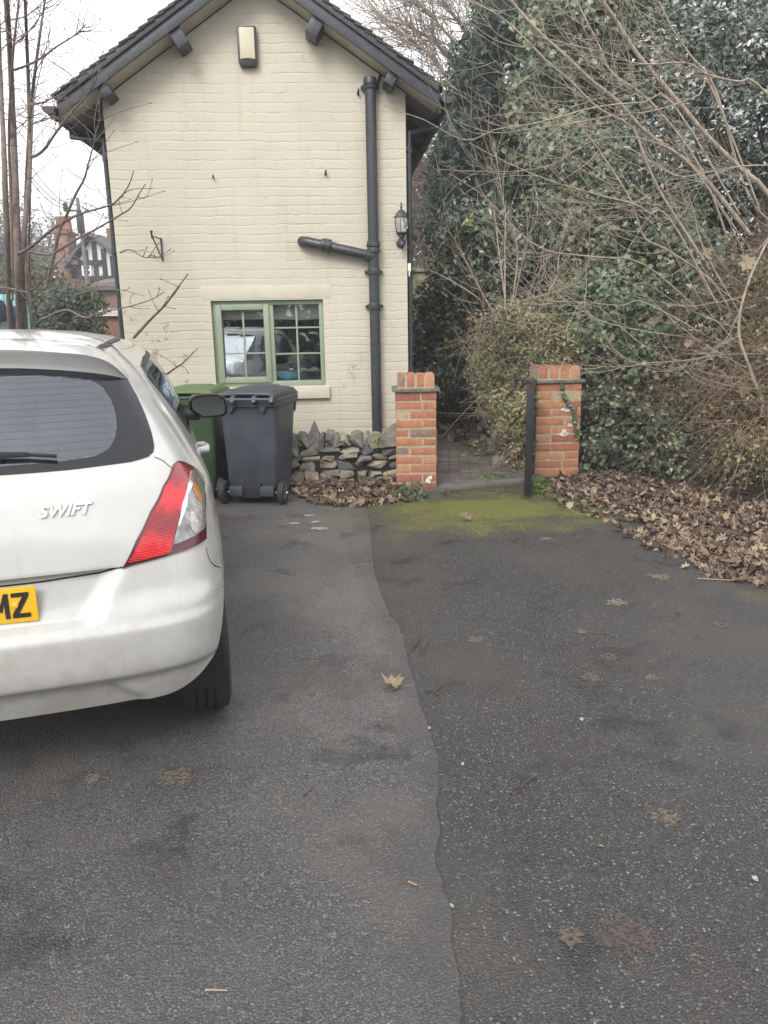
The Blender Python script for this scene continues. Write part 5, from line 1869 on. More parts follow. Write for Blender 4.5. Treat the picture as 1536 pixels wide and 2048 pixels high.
for s_ in (1, -1):
    mh = MB(); vs = []; n = len(MIR)
    ringsM = ((0.93, 0.0), (1.0, .012), (1.02, .04), (.94, .085), (.72, .12), (.35, .14))
    for sc_, yy in ringsM:
        vs += [(s_*(mc[0]+u*sc_), mc[1]+yy, mc[2]+v*sc_) for u, v in MIR]
    fs = [(r_*n+k, r_*n+(k+1) % n, (r_+1)*n+(k+1) % n, (r_+1)*n+k) for r_ in range(len(ringsM)-1) for k in range(n)]+[tuple((len(ringsM)-1)*n+k for k in range(n))]
    mh.add(vs, fs)
    mh.tube([(s_*(mc[0]-.06), mc[1]+.05, mc[2]-.055), (s_*(mc[0]-.14), mc[1]+.09, mc[2]-.06), (s_*(mc[0]-.24), mc[1]+.12, mc[2]-.05)], [.03, .026, .04], 10)
    mo_ = mh.build('mirror', M_TRIM, car, smooth=True, angle=.8)
    mg = MB(); mg.prism([(s_*(mc[0]+u*.86), mc[2]+v*.84) for u, v in MIR], mc[1]+.002, mc[1]+.010, lambda u, v, y: (u, y+.10*0, v))
    for v_i in range(len(mg.v)): pass
    mg.build('mirror_glass', plain('mirror_silver', (.34, .37, .37), .04, 1.0, var=.01) if s_ == 1 else bpy.data.materials['mirror_silver'], mo_)  # silver tinted darker to stand in for a dark reflection of trees

# wheels
for wx in (-1, 1):
    for wy in ARCH_Y:
        r_ = .302; x0 = wx*.748
        q = MB(); q.lathe([(.20, -.085), (.27, -.092), (.293, -.082), (.300, -.060), (.301, -.044), (.293, -.043), (.293, -.035), (.301, -.034), (r_, -.010), (.293, -.009), (.293, -.001), (r_, 0), (.301, .022), (.293, .023), (.293, .031), (.301, .032), (.300, .060), (.293, .082), (.27, .092), (.20, .085)], (x0, wy, r_), 48, 'x', cap=False)
        for k in range(3):
            pass
        ty = q.build('wheel', M_RUBBER, car, smooth=True, angle=.7)
        q = MB(); q.lathe([(.205, wx*-.085), (.205, wx*.07), (.19, wx*.085), (.18, wx*.06), (.05, wx*.07), (.03, wx*.075)], (x0, wy, r_), 36, 'x', cap=True)
        q.build('hub_cap', M_SILVER, ty, smooth=True, angle=.6)
# underside, arches, interior
q = MB(); q.box2((-.60, .42, .15), (.60, 3.6, .42)); q.box2((-.62, .17, .27), (.62, .46, .50))
for s_ in (1, -1):
    for wy in ARCH_Y:
        aa = np.linspace(-.25, PI+.25, 20); vs = []
        for xx in (.46, .815): vs += [(s_*xx, wy+.343*math.cos(a_), .30+.343*math.sin(a_)) for a_ in aa]
        q.add(vs, [(k, k+1, 21+k, 20+k) for k in range(19)])
q.build('underside', M_GAPD, car)
it = MB(); it.box2((-.62, .40, .45), (.62, 2.9, .58)); it.box2((-.60, .22, .82), (.60, .80, .86)); it.box2((-.62, 2.55, .7), (.62, 2.85, .98))
it.build('interior', M_TRIM, car)
for (sx, sy, w_, h0, h1) in ((-.34, .86, .50, .5, 1.07), (.34, .86, .50, .5, 1.07), (-.34, 1.75, .46, .5, 1.10), (.34, 1.75, .46, .5, 1.10)):
    st_ = MB(); st_.prism([(sy, h0), (sy+.14, h0), (sy+.02, h1), (sy-.09, h1-.02)], sx-w_/2, sx+w_/2, lambda u, v, x: (x, u, v))
    se = st_.build('seat', M_SEAT, car, bevel=.03)
    hr = MB(); hr.prism([(sy-.10, h1+.03), (sy-.01, h1+.03), (sy-.02, h1+.18), (sy-.09, h1+.17)], sx-.12, sx+.12, lambda u, v, x: (x, u, v)); hr.tube([(sx-.05, sy-.05, h1-.05), (sx-.05, sy-.05, h1+.06)], .006, 6); hr.tube([(sx+.05, sy-.05, h1-.05), (sx+.05, sy-.05, h1+.06)], .006, 6)
    hr.build('headrest', M_SEAT, se, bevel=.015)
# headlights and grille at the nose
q = MB(); q.box2((-.38, 3.80, .42), (.38, 3.865, .58)); q.build('grille', M_TRIM, car, bevel=.01)
for s_ in (1, -1):
    i0_, i1_ = ZI(.62), ZI(.80)
    hp_ = [np.array([i0_, s_*206.0]), np.array([i0_+3, s_*218.0]), np.array([i1_-2, s_*216.0]), np.array([i1_, s_*198.0])]
    patch('headlight', hp_, M_CLEAR, car, off=.006, step=2.0)
# ------------------------------------------------------------------ plants on and behind the bank
def facade(px, py):
    return float(np.interp(px, [900, 1000, 1070, 1150, 1300, 1420, 1536, 1750], [9.4, 8.7, 8.45, 8.55, 7.9, 7.3, 6.7, 6.0]))+max(0, 880-py)/880*1.5


def region(poly, n, depth=None, jit=.25):
    """n centres spread over a traced outline, each at its own distance"""
    poly = np.array(poly, float); lo, hi = poly.min(0), poly.max(0); out = []
    while len(out) < n:
        q = lo+(hi-lo)*rng.random((n*2, 2))
        for p_ in q[inpoly(q, poly)]:
            Y = (facade(*p_) if depth is None else depth(*p_) if callable(depth) else depth)+rng.normal(0, jit)
            out.append(at(p_[0], p_[1], Y))
            if len(out) >= n: break
    return np.array(out)


def foliage(centers, per, r, size, shape, mat, name, parent, face=(-.25, -.8, .5), spread=.75, flat=1.0, tone=None, curl=0.0, cvar=.22):
    n = len(centers)*per
    C = np.repeat(centers, per, axis=0)
    d = unit(rng.normal(size=(n, 3)))
    rr = np.repeat(rng.uniform(.6, 1.35, len(centers))*r, per)
    P = C+d*(rng.random(n)**.5*rr)[:, None]*np.array([1, 1, flat])
    N = np.array(face)+rng.normal(size=(n, 3))*spread+d*.4
    ct = np.repeat(rng.normal(0, cvar, len(centers)), per)
    t_ = np.clip(rng.random(n)*.75+.12+ct, 0, 1) if tone is None else tone
    return leaf_mesh(name, P, N, size*rng.uniform(.6, 1.25, n), shape, mat, parent, tone=t_, curl=curl)


M_IVY = leaf_mat('ivy_leaf', [(0, (.045, .066, .034)), (.45, (.095, .135, .066)), (.8, (.175, .22, .115)), (1, (.27, .31, .18))], .30, .22, .7)
M_IVYD = leaf_mat('dark_ivy_leaf', [(0, (.030, .044, .024)), (.55, (.060, .088, .045)), (.86, (.115, .145, .07)), (.95, (.30, .33, .19)), (1, (.42, .42, .28))], .32, .15, .6)
M_IVYB = leaf_mat('bright_ivy_leaf', [(0, (.065, .105, .048)), (.6, (.125, .185, .085)), (1, (.24, .30, .16))], .30, .25, .7)
M_HOLLY = leaf_mat('holly_leaf', [(0, (0.033, 0.054, 0.041)), (.45, (0.081, 0.122, 0.090)), (.75, (0.213, 0.275, 0.225)), (1, (0.620, 0.620, 0.620))], .20, .06, 1.0)  # palest stops paint sky highlights into the colour of some leaves
M_LAUREL = leaf_mat('laurel_leaf', [(0, (0.022, 0.041, 0.026)), (.6, (0.051, 0.089, 0.049)), (.92, (0.115, 0.162, 0.081)), (1, (0.351, 0.365, 0.095))], .27, .12, .8)
M_CONIF = leaf_mat('conifer_spray', [(0, (0.029, 0.049, 0.042)), (.6, (0.055, 0.088, 0.068)), (1, (0.098, 0.137, 0.098))], .7, .15, .25)
M_PALE = leaf_mat('olive_hedge_leaf', [(0, (0.137, 0.158, 0.063)), (.35, (0.252, 0.294, 0.126)), (.65, (0.378, 0.389, 0.200)), (.82, (0.420, 0.304, 0.189)), (1, (0.546, 0.441, 0.304))], .5, .35, .3)
M_BRAM = bark_mat('bramble_stem', (.12, .078, .056), (.27, .19, .14))
M_TWIGG = bark_mat('grey_brown_twig', (.22, .18, .14), (.42, .36, .29))
M_TWIGP = bark_mat('pale_tan_branch', (.225, .185, .145), (.42, .355, .275))
M_TWIGD = bark_mat('dark_twig', (.045, .036, .030), (.10, .082, .070))
M_BARK = bark_mat('mossy_bark', (.045, .042, .028), (.11, .095, .065))


def curve_twig(a, d, L, up=.25, side=None, n=9, wob=.04):
    """a shoot leaving a in direction d, bending upward"""
    d = unit(np.asarray(d, float)); s = np.linspace(0, 1, n)[:, None]
    side = rng.normal(size=3)*.25 if side is None else side
    P = a+d*s*L+(np.array([0, 0, up])+side)*(s**2)*L
    return P+np.cumsum(rng.normal(0, wob*L/n, (n, 3)), 0)


def stem_px(T_, pts, Y0, Y1, r0, r1, k=7, n=30, wob=.004):
    Ys = np.linspace(Y0, Y1, len(pts))
    P = smooth_path([at(p[0], p[1], y) for p, y in zip(pts, Ys)], n)
    P = P+np.cumsum(rng.normal(0, wob, P.shape), 0)*.5
    T_.add(P, np.linspace(r0, r1, len(P)), k)
    return P


def bare_tree(T_, base, H, r, levels=4, lean=(0, 0), spread=.55, nb=(5, 4, 4, 3), lens=(.55, .6, .6, .6), updraft=.25, k0=7):
    def grow(p, d, L, r_, lev):
        n = 8 if lev < 2 else 5
        s = np.linspace(0, 1, n)[:, None]
        P = p+d*s*L+np.array([0, 0, updraft])*s**2*L*(.3 if lev == 0 else 1)+np.cumsum(rng.normal(0, .03*L/n*3, (n, 3)), 0)*.5
        T_.add(P, np.linspace(r_, r_*.45 if lev < levels-1 else r_*.25, n), max(3, k0-2*lev))
        if lev >= levels-1: return
        for q in range(nb[min(lev, len(nb)-1)]):
            f = rng.uniform(.3, 1) if lev else rng.uniform(.35, 1)
            j = min(n-2, int(f*(n-1)))
            ax = unit(P[j+1]-P[j])
            o = unit(rng.normal(size=3)); o -= ax*(o @ ax)
            nd = unit(ax+unit(o)*spread*rng.uniform(.7, 1.5))
            grow(P[j], nd, L*lens[min(lev, len(lens)-1)]*rng.uniform(.7, 1.15), max(.0025, r_*(1-.5*f)*.55), lev+1)
    grow(np.array(base, float), unit(np.array([lean[0], lean[1], 1.0])), H*.55, r, 0)


# --- conifer far back over the path
c_ = at(985, 560, 14.0)
TR = thing('conifer_tree', 'tall dark conifer behind the bare branches to the right of the house', 'tree', (c_[0], c_[1], 0))
def local(P, root): return np.asarray(P)-np.array(root.location)
tb_ = Tubes(); tb_.add(np.array([[0, 0, 0], [.05, 0, 3], [0, .1, 7.2]]), [.16, .12, .03], 8); tb_.build('trunk', M_BARK, TR)
CEN = region([(868, 340), (885, 250), (900, 160), (940, 60), (985, -60), (1130, -80), (1170, 150), (1150, 420), (1090, 560), (960, 600), (890, 560), (850, 470)], 520, lambda x, y: 13.8, .55)
foliage(local(CEN, TR), 80, .26, .13, 'scale', M_CONIF, 'crown', TR, face=(-.1, -.5, .2), spread=.8, flat=1.2)

# --- big dark tree clothed in ivy, in the middle behind
c_ = at(1235, 500, 11.0)
TR = thing('ivy_clad_tree', 'dark ivy clad tree standing between the conifer and the holly', 'tree', (c_[0], c_[1], .9))
tb_ = Tubes(); tb_.add(np.array([[0, 0, 0], [-.1, 0, 2], [-.3, .1, 5.5]]), [.2, .16, .06], 9)
for k in range(12): tb_.add(curve_twig(np.array([-.1, 0, rng.uniform(1.2, 4.5)]), (rng.normal(), rng.normal(), .5), rng.uniform(.8, 1.8)), np.linspace(.035, .008, 9))
tb_.build('trunk', M_BARK, TR)
CEN = region([(1060, 20), (1120, -80), (1340, -80), (1340, 300), (1330, 470), (1180, 540), (1060, 440), (1040, 200)], 330, lambda x, y: 11.0, .45)
foliage(local(CEN, TR), 46, .26, .075, 'ivy', M_IVY, 'crown', TR, cvar=.3)

# --- holly at the right
c_ = at(1530, 480, 8.9)
TR = thing('holly_tree', 'glossy grey green holly tree rising at the top right', 'tree', (c_[0], c_[1], .8))
tb_ = Tubes(); tb_.add(np.array([[0, 0, 0], [-.05, 0, 1.5], [.1, .1, 4.6]]), [.11, .085, .03], 8)
for k in range(26): tb_.add(curve_twig(np.array([0, 0, rng.uniform(.8, 4.2)]), (rng.normal()-.5, rng.normal()-.3, .35), rng.uniform(.7, 1.5)), np.linspace(.022, .005, 9))
tb_.build('trunk', M_BARK, TR)
CEN = region([(1300, 40), (1345, -80), (1760, -80), (1760, 420), (1560, 470), (1450, 455), (1350, 400), (1255, 330), (1245, 240), (1290, 150)], 300, lambda x, y: 8.9-.5*(x > 1560), .38)
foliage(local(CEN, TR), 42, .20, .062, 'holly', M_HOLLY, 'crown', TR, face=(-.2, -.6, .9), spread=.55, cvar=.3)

# --- laurel over the far part of the path
c_ = at(985, 640, 11.4)
TR = thing('laurel_bush', 'dark glossy evergreen bush overhanging the path beside the house', 'bush', (c_[0], c_[1], .3))
tb_ = Tubes()
for k in range(9): tb_.add(curve_twig(np.array([rng.normal(0, .15), rng.normal(0, .15), 0]), (rng.normal()*.5-.25, rng.normal()*.5, 1), rng.uniform(1.4, 2.8)), np.linspace(.03, .006, 9))
tb_.build('stem', M_BARK, TR)
CEN = region([(826, 700), (838, 640), (862, 560), (900, 430), (990, 415), (1160, 500), (1160, 640), (985, 660), (955, 700), (945, 790), (880, 800), (828, 770)], 380, lambda x, y: 11.2+(900-x)*.006, .5)
foliage(local(CEN, TR), 44, .24, .085, 'ovate', M_LAUREL, 'crown', TR, face=(-.1, -.7, .6), spread=.7)
# deep shade of evergreen growth under it, low along the path
c_ = at(930, 800, 13.0)
TR = thing('evergreen_shrub', 'low dark evergreen shrub beside the far end of the path', 'bush', (c_[0], c_[1], .2))
CEN = region([(870, 760), (945, 730), (960, 860), (905, 850), (880, 815)], 90, lambda x, y: 12.6, .5)
foliage(local(CEN, TR), 44, .26, .08, 'ovate', M_LAUREL, 'crown', TR)
tb_ = Tubes()
for k in range(5): tb_.add(curve_twig(np.array([rng.normal(0, .1), 0, -.2]), (rng.normal()*.4, rng.normal()*.4, 1), 1.2), np.linspace(.02, .006, 9))
tb_.build('stem', M_BARK, TR)

# --- overgrown hedge on the retaining wall behind the gate
c_ = at(1010, 900, 8.7)
TR = thing('overgrown_hedge', 'straggly olive and brown hedge hanging over the retaining wall behind the gate', 'hedge', (c_[0], c_[1], .3))
HP = [(938, 700), (960, 640), (1010, 605), (1075, 625), (1150, 650), (1180, 740), (1075, 760), (1066, 900), (1030, 880), (985, 835), (955, 800), (940, 760)]
CEN = region(HP, 260, lambda x, y: 8.75-.3*max(0, (y-700)/230)+(1010-x)*.004, .22)
foliage(local(CEN, TR), 32, .16, .042, 'ovate', M_PALE, 'foliage', TR, face=(-.35, -.7, .7), spread=.7, cvar=.3)
tb_ = Tubes()
for q in region(HP, 300, lambda x, y: 8.75-.2*max(0, (y-700)/230)+(1010-x)*.004, .2):
    a = local(q, TR); d = np.array([-.6+rng.normal(0, .6), -.4+rng.normal(0, .5), -.1+rng.normal(0, .5)])
    tb_.add(curve_twig(a, d, rng.uniform(.12, .4), -.25, n=6), np.linspace(.004, .0018, 6), 4)
tb_.build('stem', M_BRAM, TR)

# stray whippy shoots breaking the outline
tb_ = Tubes()
for q in region(HP, 170, lambda x, y: 8.5-.2*max(0, (y-700)/230), .15):
    tb_.add(curve_twig(local(q, TR), (rng.normal(-.5, .6), rng.normal(-.3, .4), rng.normal(.5, .6)), rng.uniform(.25, .65), rng.normal(-.1, .35), n=8), np.linspace(.0034, .0012, 8), 4)
tb_.build('shoot', M_TWIGG, TR)

# trails of it down to the path in front of the wall
CEN = region([(975, 790), (1005, 770), (1062, 790), (1064, 955), (1030, 955), (1015, 890), (985, 835)], 75, lambda x, y: 8.15+(1010-x)*.012, .12)
TR2 = thing('trailing_plant', 'pale straggling plant hanging over the stones beside the open gate', 'plant', tuple(CEN.mean(0)))
foliage(local(CEN, TR2), 30, .14, .045, 'ovate', M_PALE, 'foliage', TR2, face=(-.35, -.7, .6), spread=.75, cvar=.3)
tb_ = Tubes()
for q in CEN: tb_.add(curve_twig(local(q, TR2), (rng.normal(0, .5), rng.normal(-.3, .3), rng.normal(-.2, .5)), rng.uniform(.15, .4), -.4, n=6), np.linspace(.004, .0015, 6), 4)
tb_.build('stem', M_BRAM, TR2)
CEN = region([(1085, 570), (1140, 540), (1190, 600), (1150, 690), (1085, 700)], 60, lambda x, y: facade(x, y)-.1, .15)
TR2 = thing('olive_shrub', 'loose olive brown shrub between the overgrown hedge and the bright ivy', 'shrub', tuple(CEN.mean(0)))
foliage(local(CEN, TR2), 26, .16, .045, 'ovate', M_PALE, 'foliage', TR2, face=(-.3, -.7, .6), spread=.8, cvar=.3)

# --- ivy over the bank
c_ = at(1270, 560, 8.9)
TR = thing('ivy_mass', 'thick mid green ivy climbing over the bank above the right pier', 'ivy', (c_[0], c_[1], .8))
IP = [(1075, 300), (1130, 230), (1230, 250), (1300, 330), (1400, 440), (1470, 500), (1480, 600), (1400, 690), (1330, 760), (1240, 760), (1160, 720), (1110, 600), (1150, 480), (1090, 420)]
CEN = region(IP, 330, None, .16)
foliage(local(CEN, TR), 34, .19, .062, 'ivy', M_IVY, 'foliage', TR, face=(-.3, -.9, .45), spread=.5, cvar=.3)
tb_ = Tubes()
for q in CEN[::4]: tb_.add(curve_twig(local(q, TR), rng.normal(size=3), rng.uniform(.3, .7), -.2), np.linspace(.006, .002, 9), 4)
tb_.build('stem', M_BRAM, TR)
CEN = region([(1110, 600), (1170, 560), (1290, 580), (1330, 660), (1290, 745), (1200, 760), (1125, 730)], 130, lambda x, y: facade(x, y)-.35, .14)
TR2 = thing('bright_ivy', 'patch of fresh bright green ivy leaves above the right brick pier', 'ivy', tuple(CEN.mean(0)))
foliage(local(CEN, TR2), 40, .15, .050, 'ivy', M_IVYB, 'foliage', TR2, face=(-.3, -.8, .6), spread=.5)
CEN = region([(1075, 250), (1160, 240), (1230, 290), (1220, 350), (1110, 340)], 40, lambda x, y: 9.6, .12)
TR2 = thing('light_ivy', 'clump of light green ivy high up between the crossing branches', 'ivy', tuple(CEN.mean(0)))
foliage(local(CEN, TR2), 36, .15, .06, 'ivy', M_IVYB, 'foliage', TR2, face=(-.3, -.8, .6), spread=.5)

# --- dark small leaved ivy at the foot of the bank beside the pier
c_ = at(1240, 880, 8.1)
TR = thing('low_ivy', 'dark ivy with pale variegated leaves hugging the right brick pier', 'ivy', (c_[0], c_[1], .1))
LP = [(1138, 830), (1200, 770), (1290, 780), (1370, 800), (1390, 880), (1420, 930), (1330, 965), (1240, 950), (1145, 945), (1132, 900)]
CEN = region(LP, 260, lambda x, y: facade(x, y)-.30-.25*(x < 1230), .13)
foliage(local(CEN, TR), 34, .12, .046, 'ivy', M_IVYD, 'foliage', TR, face=(-.25, -.9, .45), spread=.5, cvar=.12)
# the strand up the face of the pier
SP_ = np.array([at(x, y, c2[1]-.02) for x, y in ((1124, 770), (1128, 790), (1136, 806), (1146, 822), (1152, 846), (1156, 880))])
SPf = smooth_path(SP_, 40)
P_ = np.repeat(SPf, 4, 0)+rng.normal(0, .012, (len(SPf)*4, 3))*np.array([1, .3, 1])
leaf_mesh('strand', local(P_, TR), np.array([0, -1, .2])+rng.normal(size=P_.shape)*.35, .026*rng.uniform(.6, 1.2, len(P_)), 'ivy', M_IVYD, TR)
CEN = region([(1380, 650), (1440, 560), (1560, 520), (1640, 700), (1600, 900), (1480, 1000), (1400, 960), (1350, 860), (1400, 760)], 260, None, .2)
TR2 = thing('bank_undergrowth', 'mixed dark undergrowth among the brown brambles at the right edge', 'undergrowth', tuple(CEN.mean(0)))
foliage(local(CEN, TR2), 20, .16, .05, 'ovate', M_IVY, 'foliage', TR2, face=(-.4, -.8, .5), spread=.8)
CEN = region([(1160, 690), (1260, 700), (1400, 720), (1420, 830), (1300, 800), (1170, 780)], 120, lambda x, y: facade(x, y)-.1, .15)
TR2 = thing('bank_creeper', 'thin green creeper among brown stems just above the low ivy', 'creeper', tuple(CEN.mean(0)))
foliage(local(CEN, TR2), 18, .14, .042, 'ovate', M_IVY, 'foliage', TR2, face=(-.4, -.8, .5), spread=.9)

for lab_, pol_, n_ in (('faded olive bramble leaves among the brown stems at the right edge', [(1350, 610), (1440, 560), (1540, 500), (1620, 520), (1620, 800), (1470, 830), (1400, 740)], 75),
                       ('brownish withered bramble leaves just above the leaf pile', [(1240, 800), (1330, 760), (1480, 830), (1620, 900), (1620, 1000), (1430, 970), (1330, 900)], 110)):
    CEN = region(pol_, n_, lambda x, y: facade(x, y)-.28, .16)
    TR2 = thing('pale_bramble', lab_, 'bramble', tuple(CEN.mean(0)))
    foliage(local(CEN, TR2), 17, .15, .045, 'ovate', M_PALE, 'foliage', TR2, face=(-.3, -.7, .6), spread=.8, cvar=.3, curl=.3)
    tb_ = Tubes()
    for q in CEN: tb_.add(curve_twig(local(q, TR2), (rng.normal(-.3, .7), rng.normal(-.3, .4), rng.normal(.2, .5)), rng.uniform(.2, .5), -.2, n=6), np.linspace(.003, .0014, 6), 4)
    tb_.build('stem', M_BRAM, TR2)

# --- bramble and dead stems
c_ = at(1400, 800, 7.6)
TR = thing('bramble_thicket', 'tangle of dry brown bramble stems covering the bank', 'bramble', (c_[0], c_[1], .3))
BP = [(1150, 690), (1250, 660), (1380, 600), (1440, 480), (1640, 430), (1640, 1010), (1450, 985), (1390, 930), (1300, 850), (1170, 790)]
tb_ = Tubes()
for q in region(BP, 1050, lambda x, y: facade(x, y)-.15, .22):
    d = np.array([rng.normal(-.3, .8), rng.normal(-.4, .5), rng.normal(.25, .6)])
    L = rng.uniform(.25, .9)
    tb_.add(curve_twig(local(q, TR), d, L, rng.normal(-.35, .25), n=8), np.linspace(rng.uniform(.0025, .005), .0015, 8), 4)
tb_.build('stem', M_BRAM, TR)
M_DRY = bark_mat('dry_grass_stem', (.20, .125, .08), (.40, .28, .18))
c_ = at(1500, 860, 6.9)
TR = thing('dry_stems', 'rusty orange dry stems drooping at the far right of the bank', 'dry plant', (c_[0], c_[1], .3))
tb_ = Tubes()
for q in region([(1395, 760), (1480, 690), (1640, 640), (1640, 930), (1460, 900), (1400, 860)], 330, lambda x, y: facade(x, y)-.3, .16):
    tb_.add(curve_twig(local(q, TR), (rng.normal(-.3, .7), rng.normal(-.3, .5), rng.normal(.2, .6)), rng.uniform(.2, .6), rng.normal(-.3, .5), n=8, wob=.09), np.linspace(.0028, .0012, 8), 4)
tb_.build('stem', M_DRY, TR)

# --- the bare shrub whose long branches cross the picture
c_ = at(1560, 560, 7.9)
TR = thing('bare_tree', 'leafless tree with long tan branches crossing in front of the evergreens', 'tree', (c_[0], c_[1], .9))
def to_px(P):
    v = np.asarray(P)-CC; w_ = v @ _F
    return 768+FPX*(v @ CR)/w_, 1024-FPX*(v @ CU)/w_


tb_ = Tubes(); tw = Tubes()
MAIN = [
    ([(1640, 560), (1536, 388), (1480, 336), (1412, 268), (1355, 203), (1277, 112), (1232, 44), (1204, 0), (1180, -60)], 7.6, 7.0, .035, .018),
    ([(1500, 470), (1420, 370), (1357, 310), (1318, 284), (1282, 255), (1240, 208), (1188, 167), (1134, 116), (1072, 59), (1020, 0), (990, -50)], 7.7, 7.2, .030, .014),
    ([(1420, 540), (1330, 400), (1292, 323), (1266, 255), (1198, 216), (1136, 155), (1092, 119), (1013, 42), (943, 0), (900, -40)], 7.6, 7.0, .02, .007),
    ([(1470, 520), (1400, 330), (1300, 200), (1227, 146), (1198, 91), (1159, 8), (1140, -40)], 8.2, 8.0, .016, .007),
    ([(1600, 480), (1500, 400), (1430, 180), (1380, 112), (1349, 62), (1318, 0)], 8.4, 8.2, .022, .010),
    ([(1600, 260), (1510, 165), (1476, 164), (1410, 148), (1370, 126), (1280, 130), (1210, 108), (1136, 92), (1040, 70)], 7.5, 7.0, .014, .004),
    ([(1470, 640), (1420, 560), (1330, 500), (1290, 478), (1265, 410), (1235, 360), (1185, 285), (1162, 258)], 7.3, 7.0, .016, .006),
    ([(1440, 620), (1340, 440), (1300, 430), (1270, 412), (1200, 395), (1110, 370), (1010, 325), (940, 290)], 7.2, 6.9, .013, .004),
    ([(1420, 640), (1290, 530), (1200, 515), (1115, 505), (1060, 480), (1010, 430), (970, 390), (900, 345)], 7.4, 7.0, .012, .004),
    ([(1580, 330), (1480, 335), (1420, 345), (1360, 355), (1320, 336), (1250, 290), (1200, 255)], 7.1, 6.9, .010, .003),
    ([(1520, 420), (1422, 172), (1400, 190), (1330, 215), (1260, 228), (1216, 230), (1136, 245), (1060, 255), (985, 262), (910, 235)], 7.3, 6.8, .011, .003),
    ([(1480, 430), (1345, 205), (1290, 207), (1200, 214), (1100, 240), (1050, 250), (990, 260), (930, 280), (850, 240), (790, 220), (762, 205)], 7.0, 6.5, .010, .003),
    ([(1500, 500), (1380, 330), (1290, 280), (1190, 280), (1100, 330), (1020, 345), (940, 343), (870, 340)], 7.3, 6.9, .009, .003),
    ([(1536, 720), (1440, 560), (1400, 480), (1385, 420), (1372, 380)], 6.9, 6.8, .010, .004),
    ([(1560, 710), (1480, 705), (1380, 715), (1300, 722), (1236, 730), (1150, 725)], 6.7, 6.9, .008, .003),
    ([(1460, 700), (1300, 610), (1240, 612), (1140, 605), (1090, 612)], 7.2, 7.2, .009, .003),
    ([(1560, 880), (1500, 740), (1480, 660), (1500, 560), (1560, 440)], 6.5, 6.6, .020, .012),
    ([(1480, 690), (1200, 640), (1175, 570), (1180, 500), (1183, 430)], 7.4, 7.4, .008, .003),
]
paths = []
for pts, Y0, Y1, r0, r1 in MAIN:
    P = stem_px(tb_, [tuple(p_) for p_ in pts], Y0, Y1, r0*.72, r1*.75)-0
    paths.append((P, r0))
tb_.V = [v-np.array(TR.location) for v in tb_.V]
tb_.build('limb', M_TWIGP, TR)
for P, r0 in paths:
    nsh = int(9+r0*420)
    for q in range(nsh):
        j = int(rng.integers(4, len(P)-1)); ax = unit(P[j]-P[j-1])
        d = ax*rng.uniform(.0, .45)+np.array([-.9, -.12, -.10])+rng.normal(size=3)*.33
        L = rng.uniform(.35, 1.25)*(1 if r0 > .012 else .8)
        tp = curve_twig(P[j]-np.array(TR.location), d, L, rng.uniform(.2, .75), n=11, wob=.06)
        if to_px(tp[-1]+np.array(TR.location))[0] < 850: continue
        tw.add(tp, np.linspace(.0042 if r0 > .015 else .0034, .0014, 11), 4)
        for w_ in range(rng.integers(1, 4)):
            k = int(rng.integers(3, 10)); a2 = unit(tp[k]-tp[k-1])
            tw.add(curve_twig(tp[k], a2+rng.normal(size=3)*.6, L*rng.uniform(.25, .5), .25, n=6), np.linspace(.0026, .0012, 6), 3)
tw.build('twig', M_TWIGG, TR)

# --- thin grey shoots standing in the middle (left of the ivy)
c_ = at(1010, 700, 8.9)
TR = thing('bare_shrub', 'thin upright leafless shrub above the overgrown hedge', 'shrub', (c_[0], c_[1], .8))
tw = Tubes()
for pts in ([(1015, 640), (1000, 520), (985, 400), (965, 290)], [(1020, 640), (1035, 500), (1010, 420), (990, 300)], [(1000, 650), (950, 560), (910, 480), (870, 440)], [(1040, 640), (1070, 560), (1130, 470), (1180, 440)],
            [(1025, 620), (1050, 500), (1075, 420), (1060, 330)], [(985, 640), (960, 600), (900, 560), (850, 535)], [(1010, 620), (1010, 480), (1012, 400)], [(1060, 660), (1110, 560), (1120, 500), (1150, 400)], [(1080, 700), (1105, 640), (1100, 560), (1075, 520)],
            [(1010, 610), (1090, 590), (1150, 570)], [(1110, 680), (1125, 620), (1180, 560)]):
    P = smooth_path([at(x, y, 8.6+rng.normal(0, .2)) for x, y in pts], 24)-np.array(TR.location)
    tw.add(P, np.linspace(.010, .003, len(P)), 5)
    for q in range(20):
        j = int(rng.integers(4, len(P)-1)); d = unit(P[j]-P[j-1])+rng.normal(size=3)*.7
        tw.add(curve_twig(P[j], d, rng.uniform(.2, .7), .25, n=8), np.linspace(.0034, .0014, 8), 4)
tw.build('stem', M_TWIGG, TR)

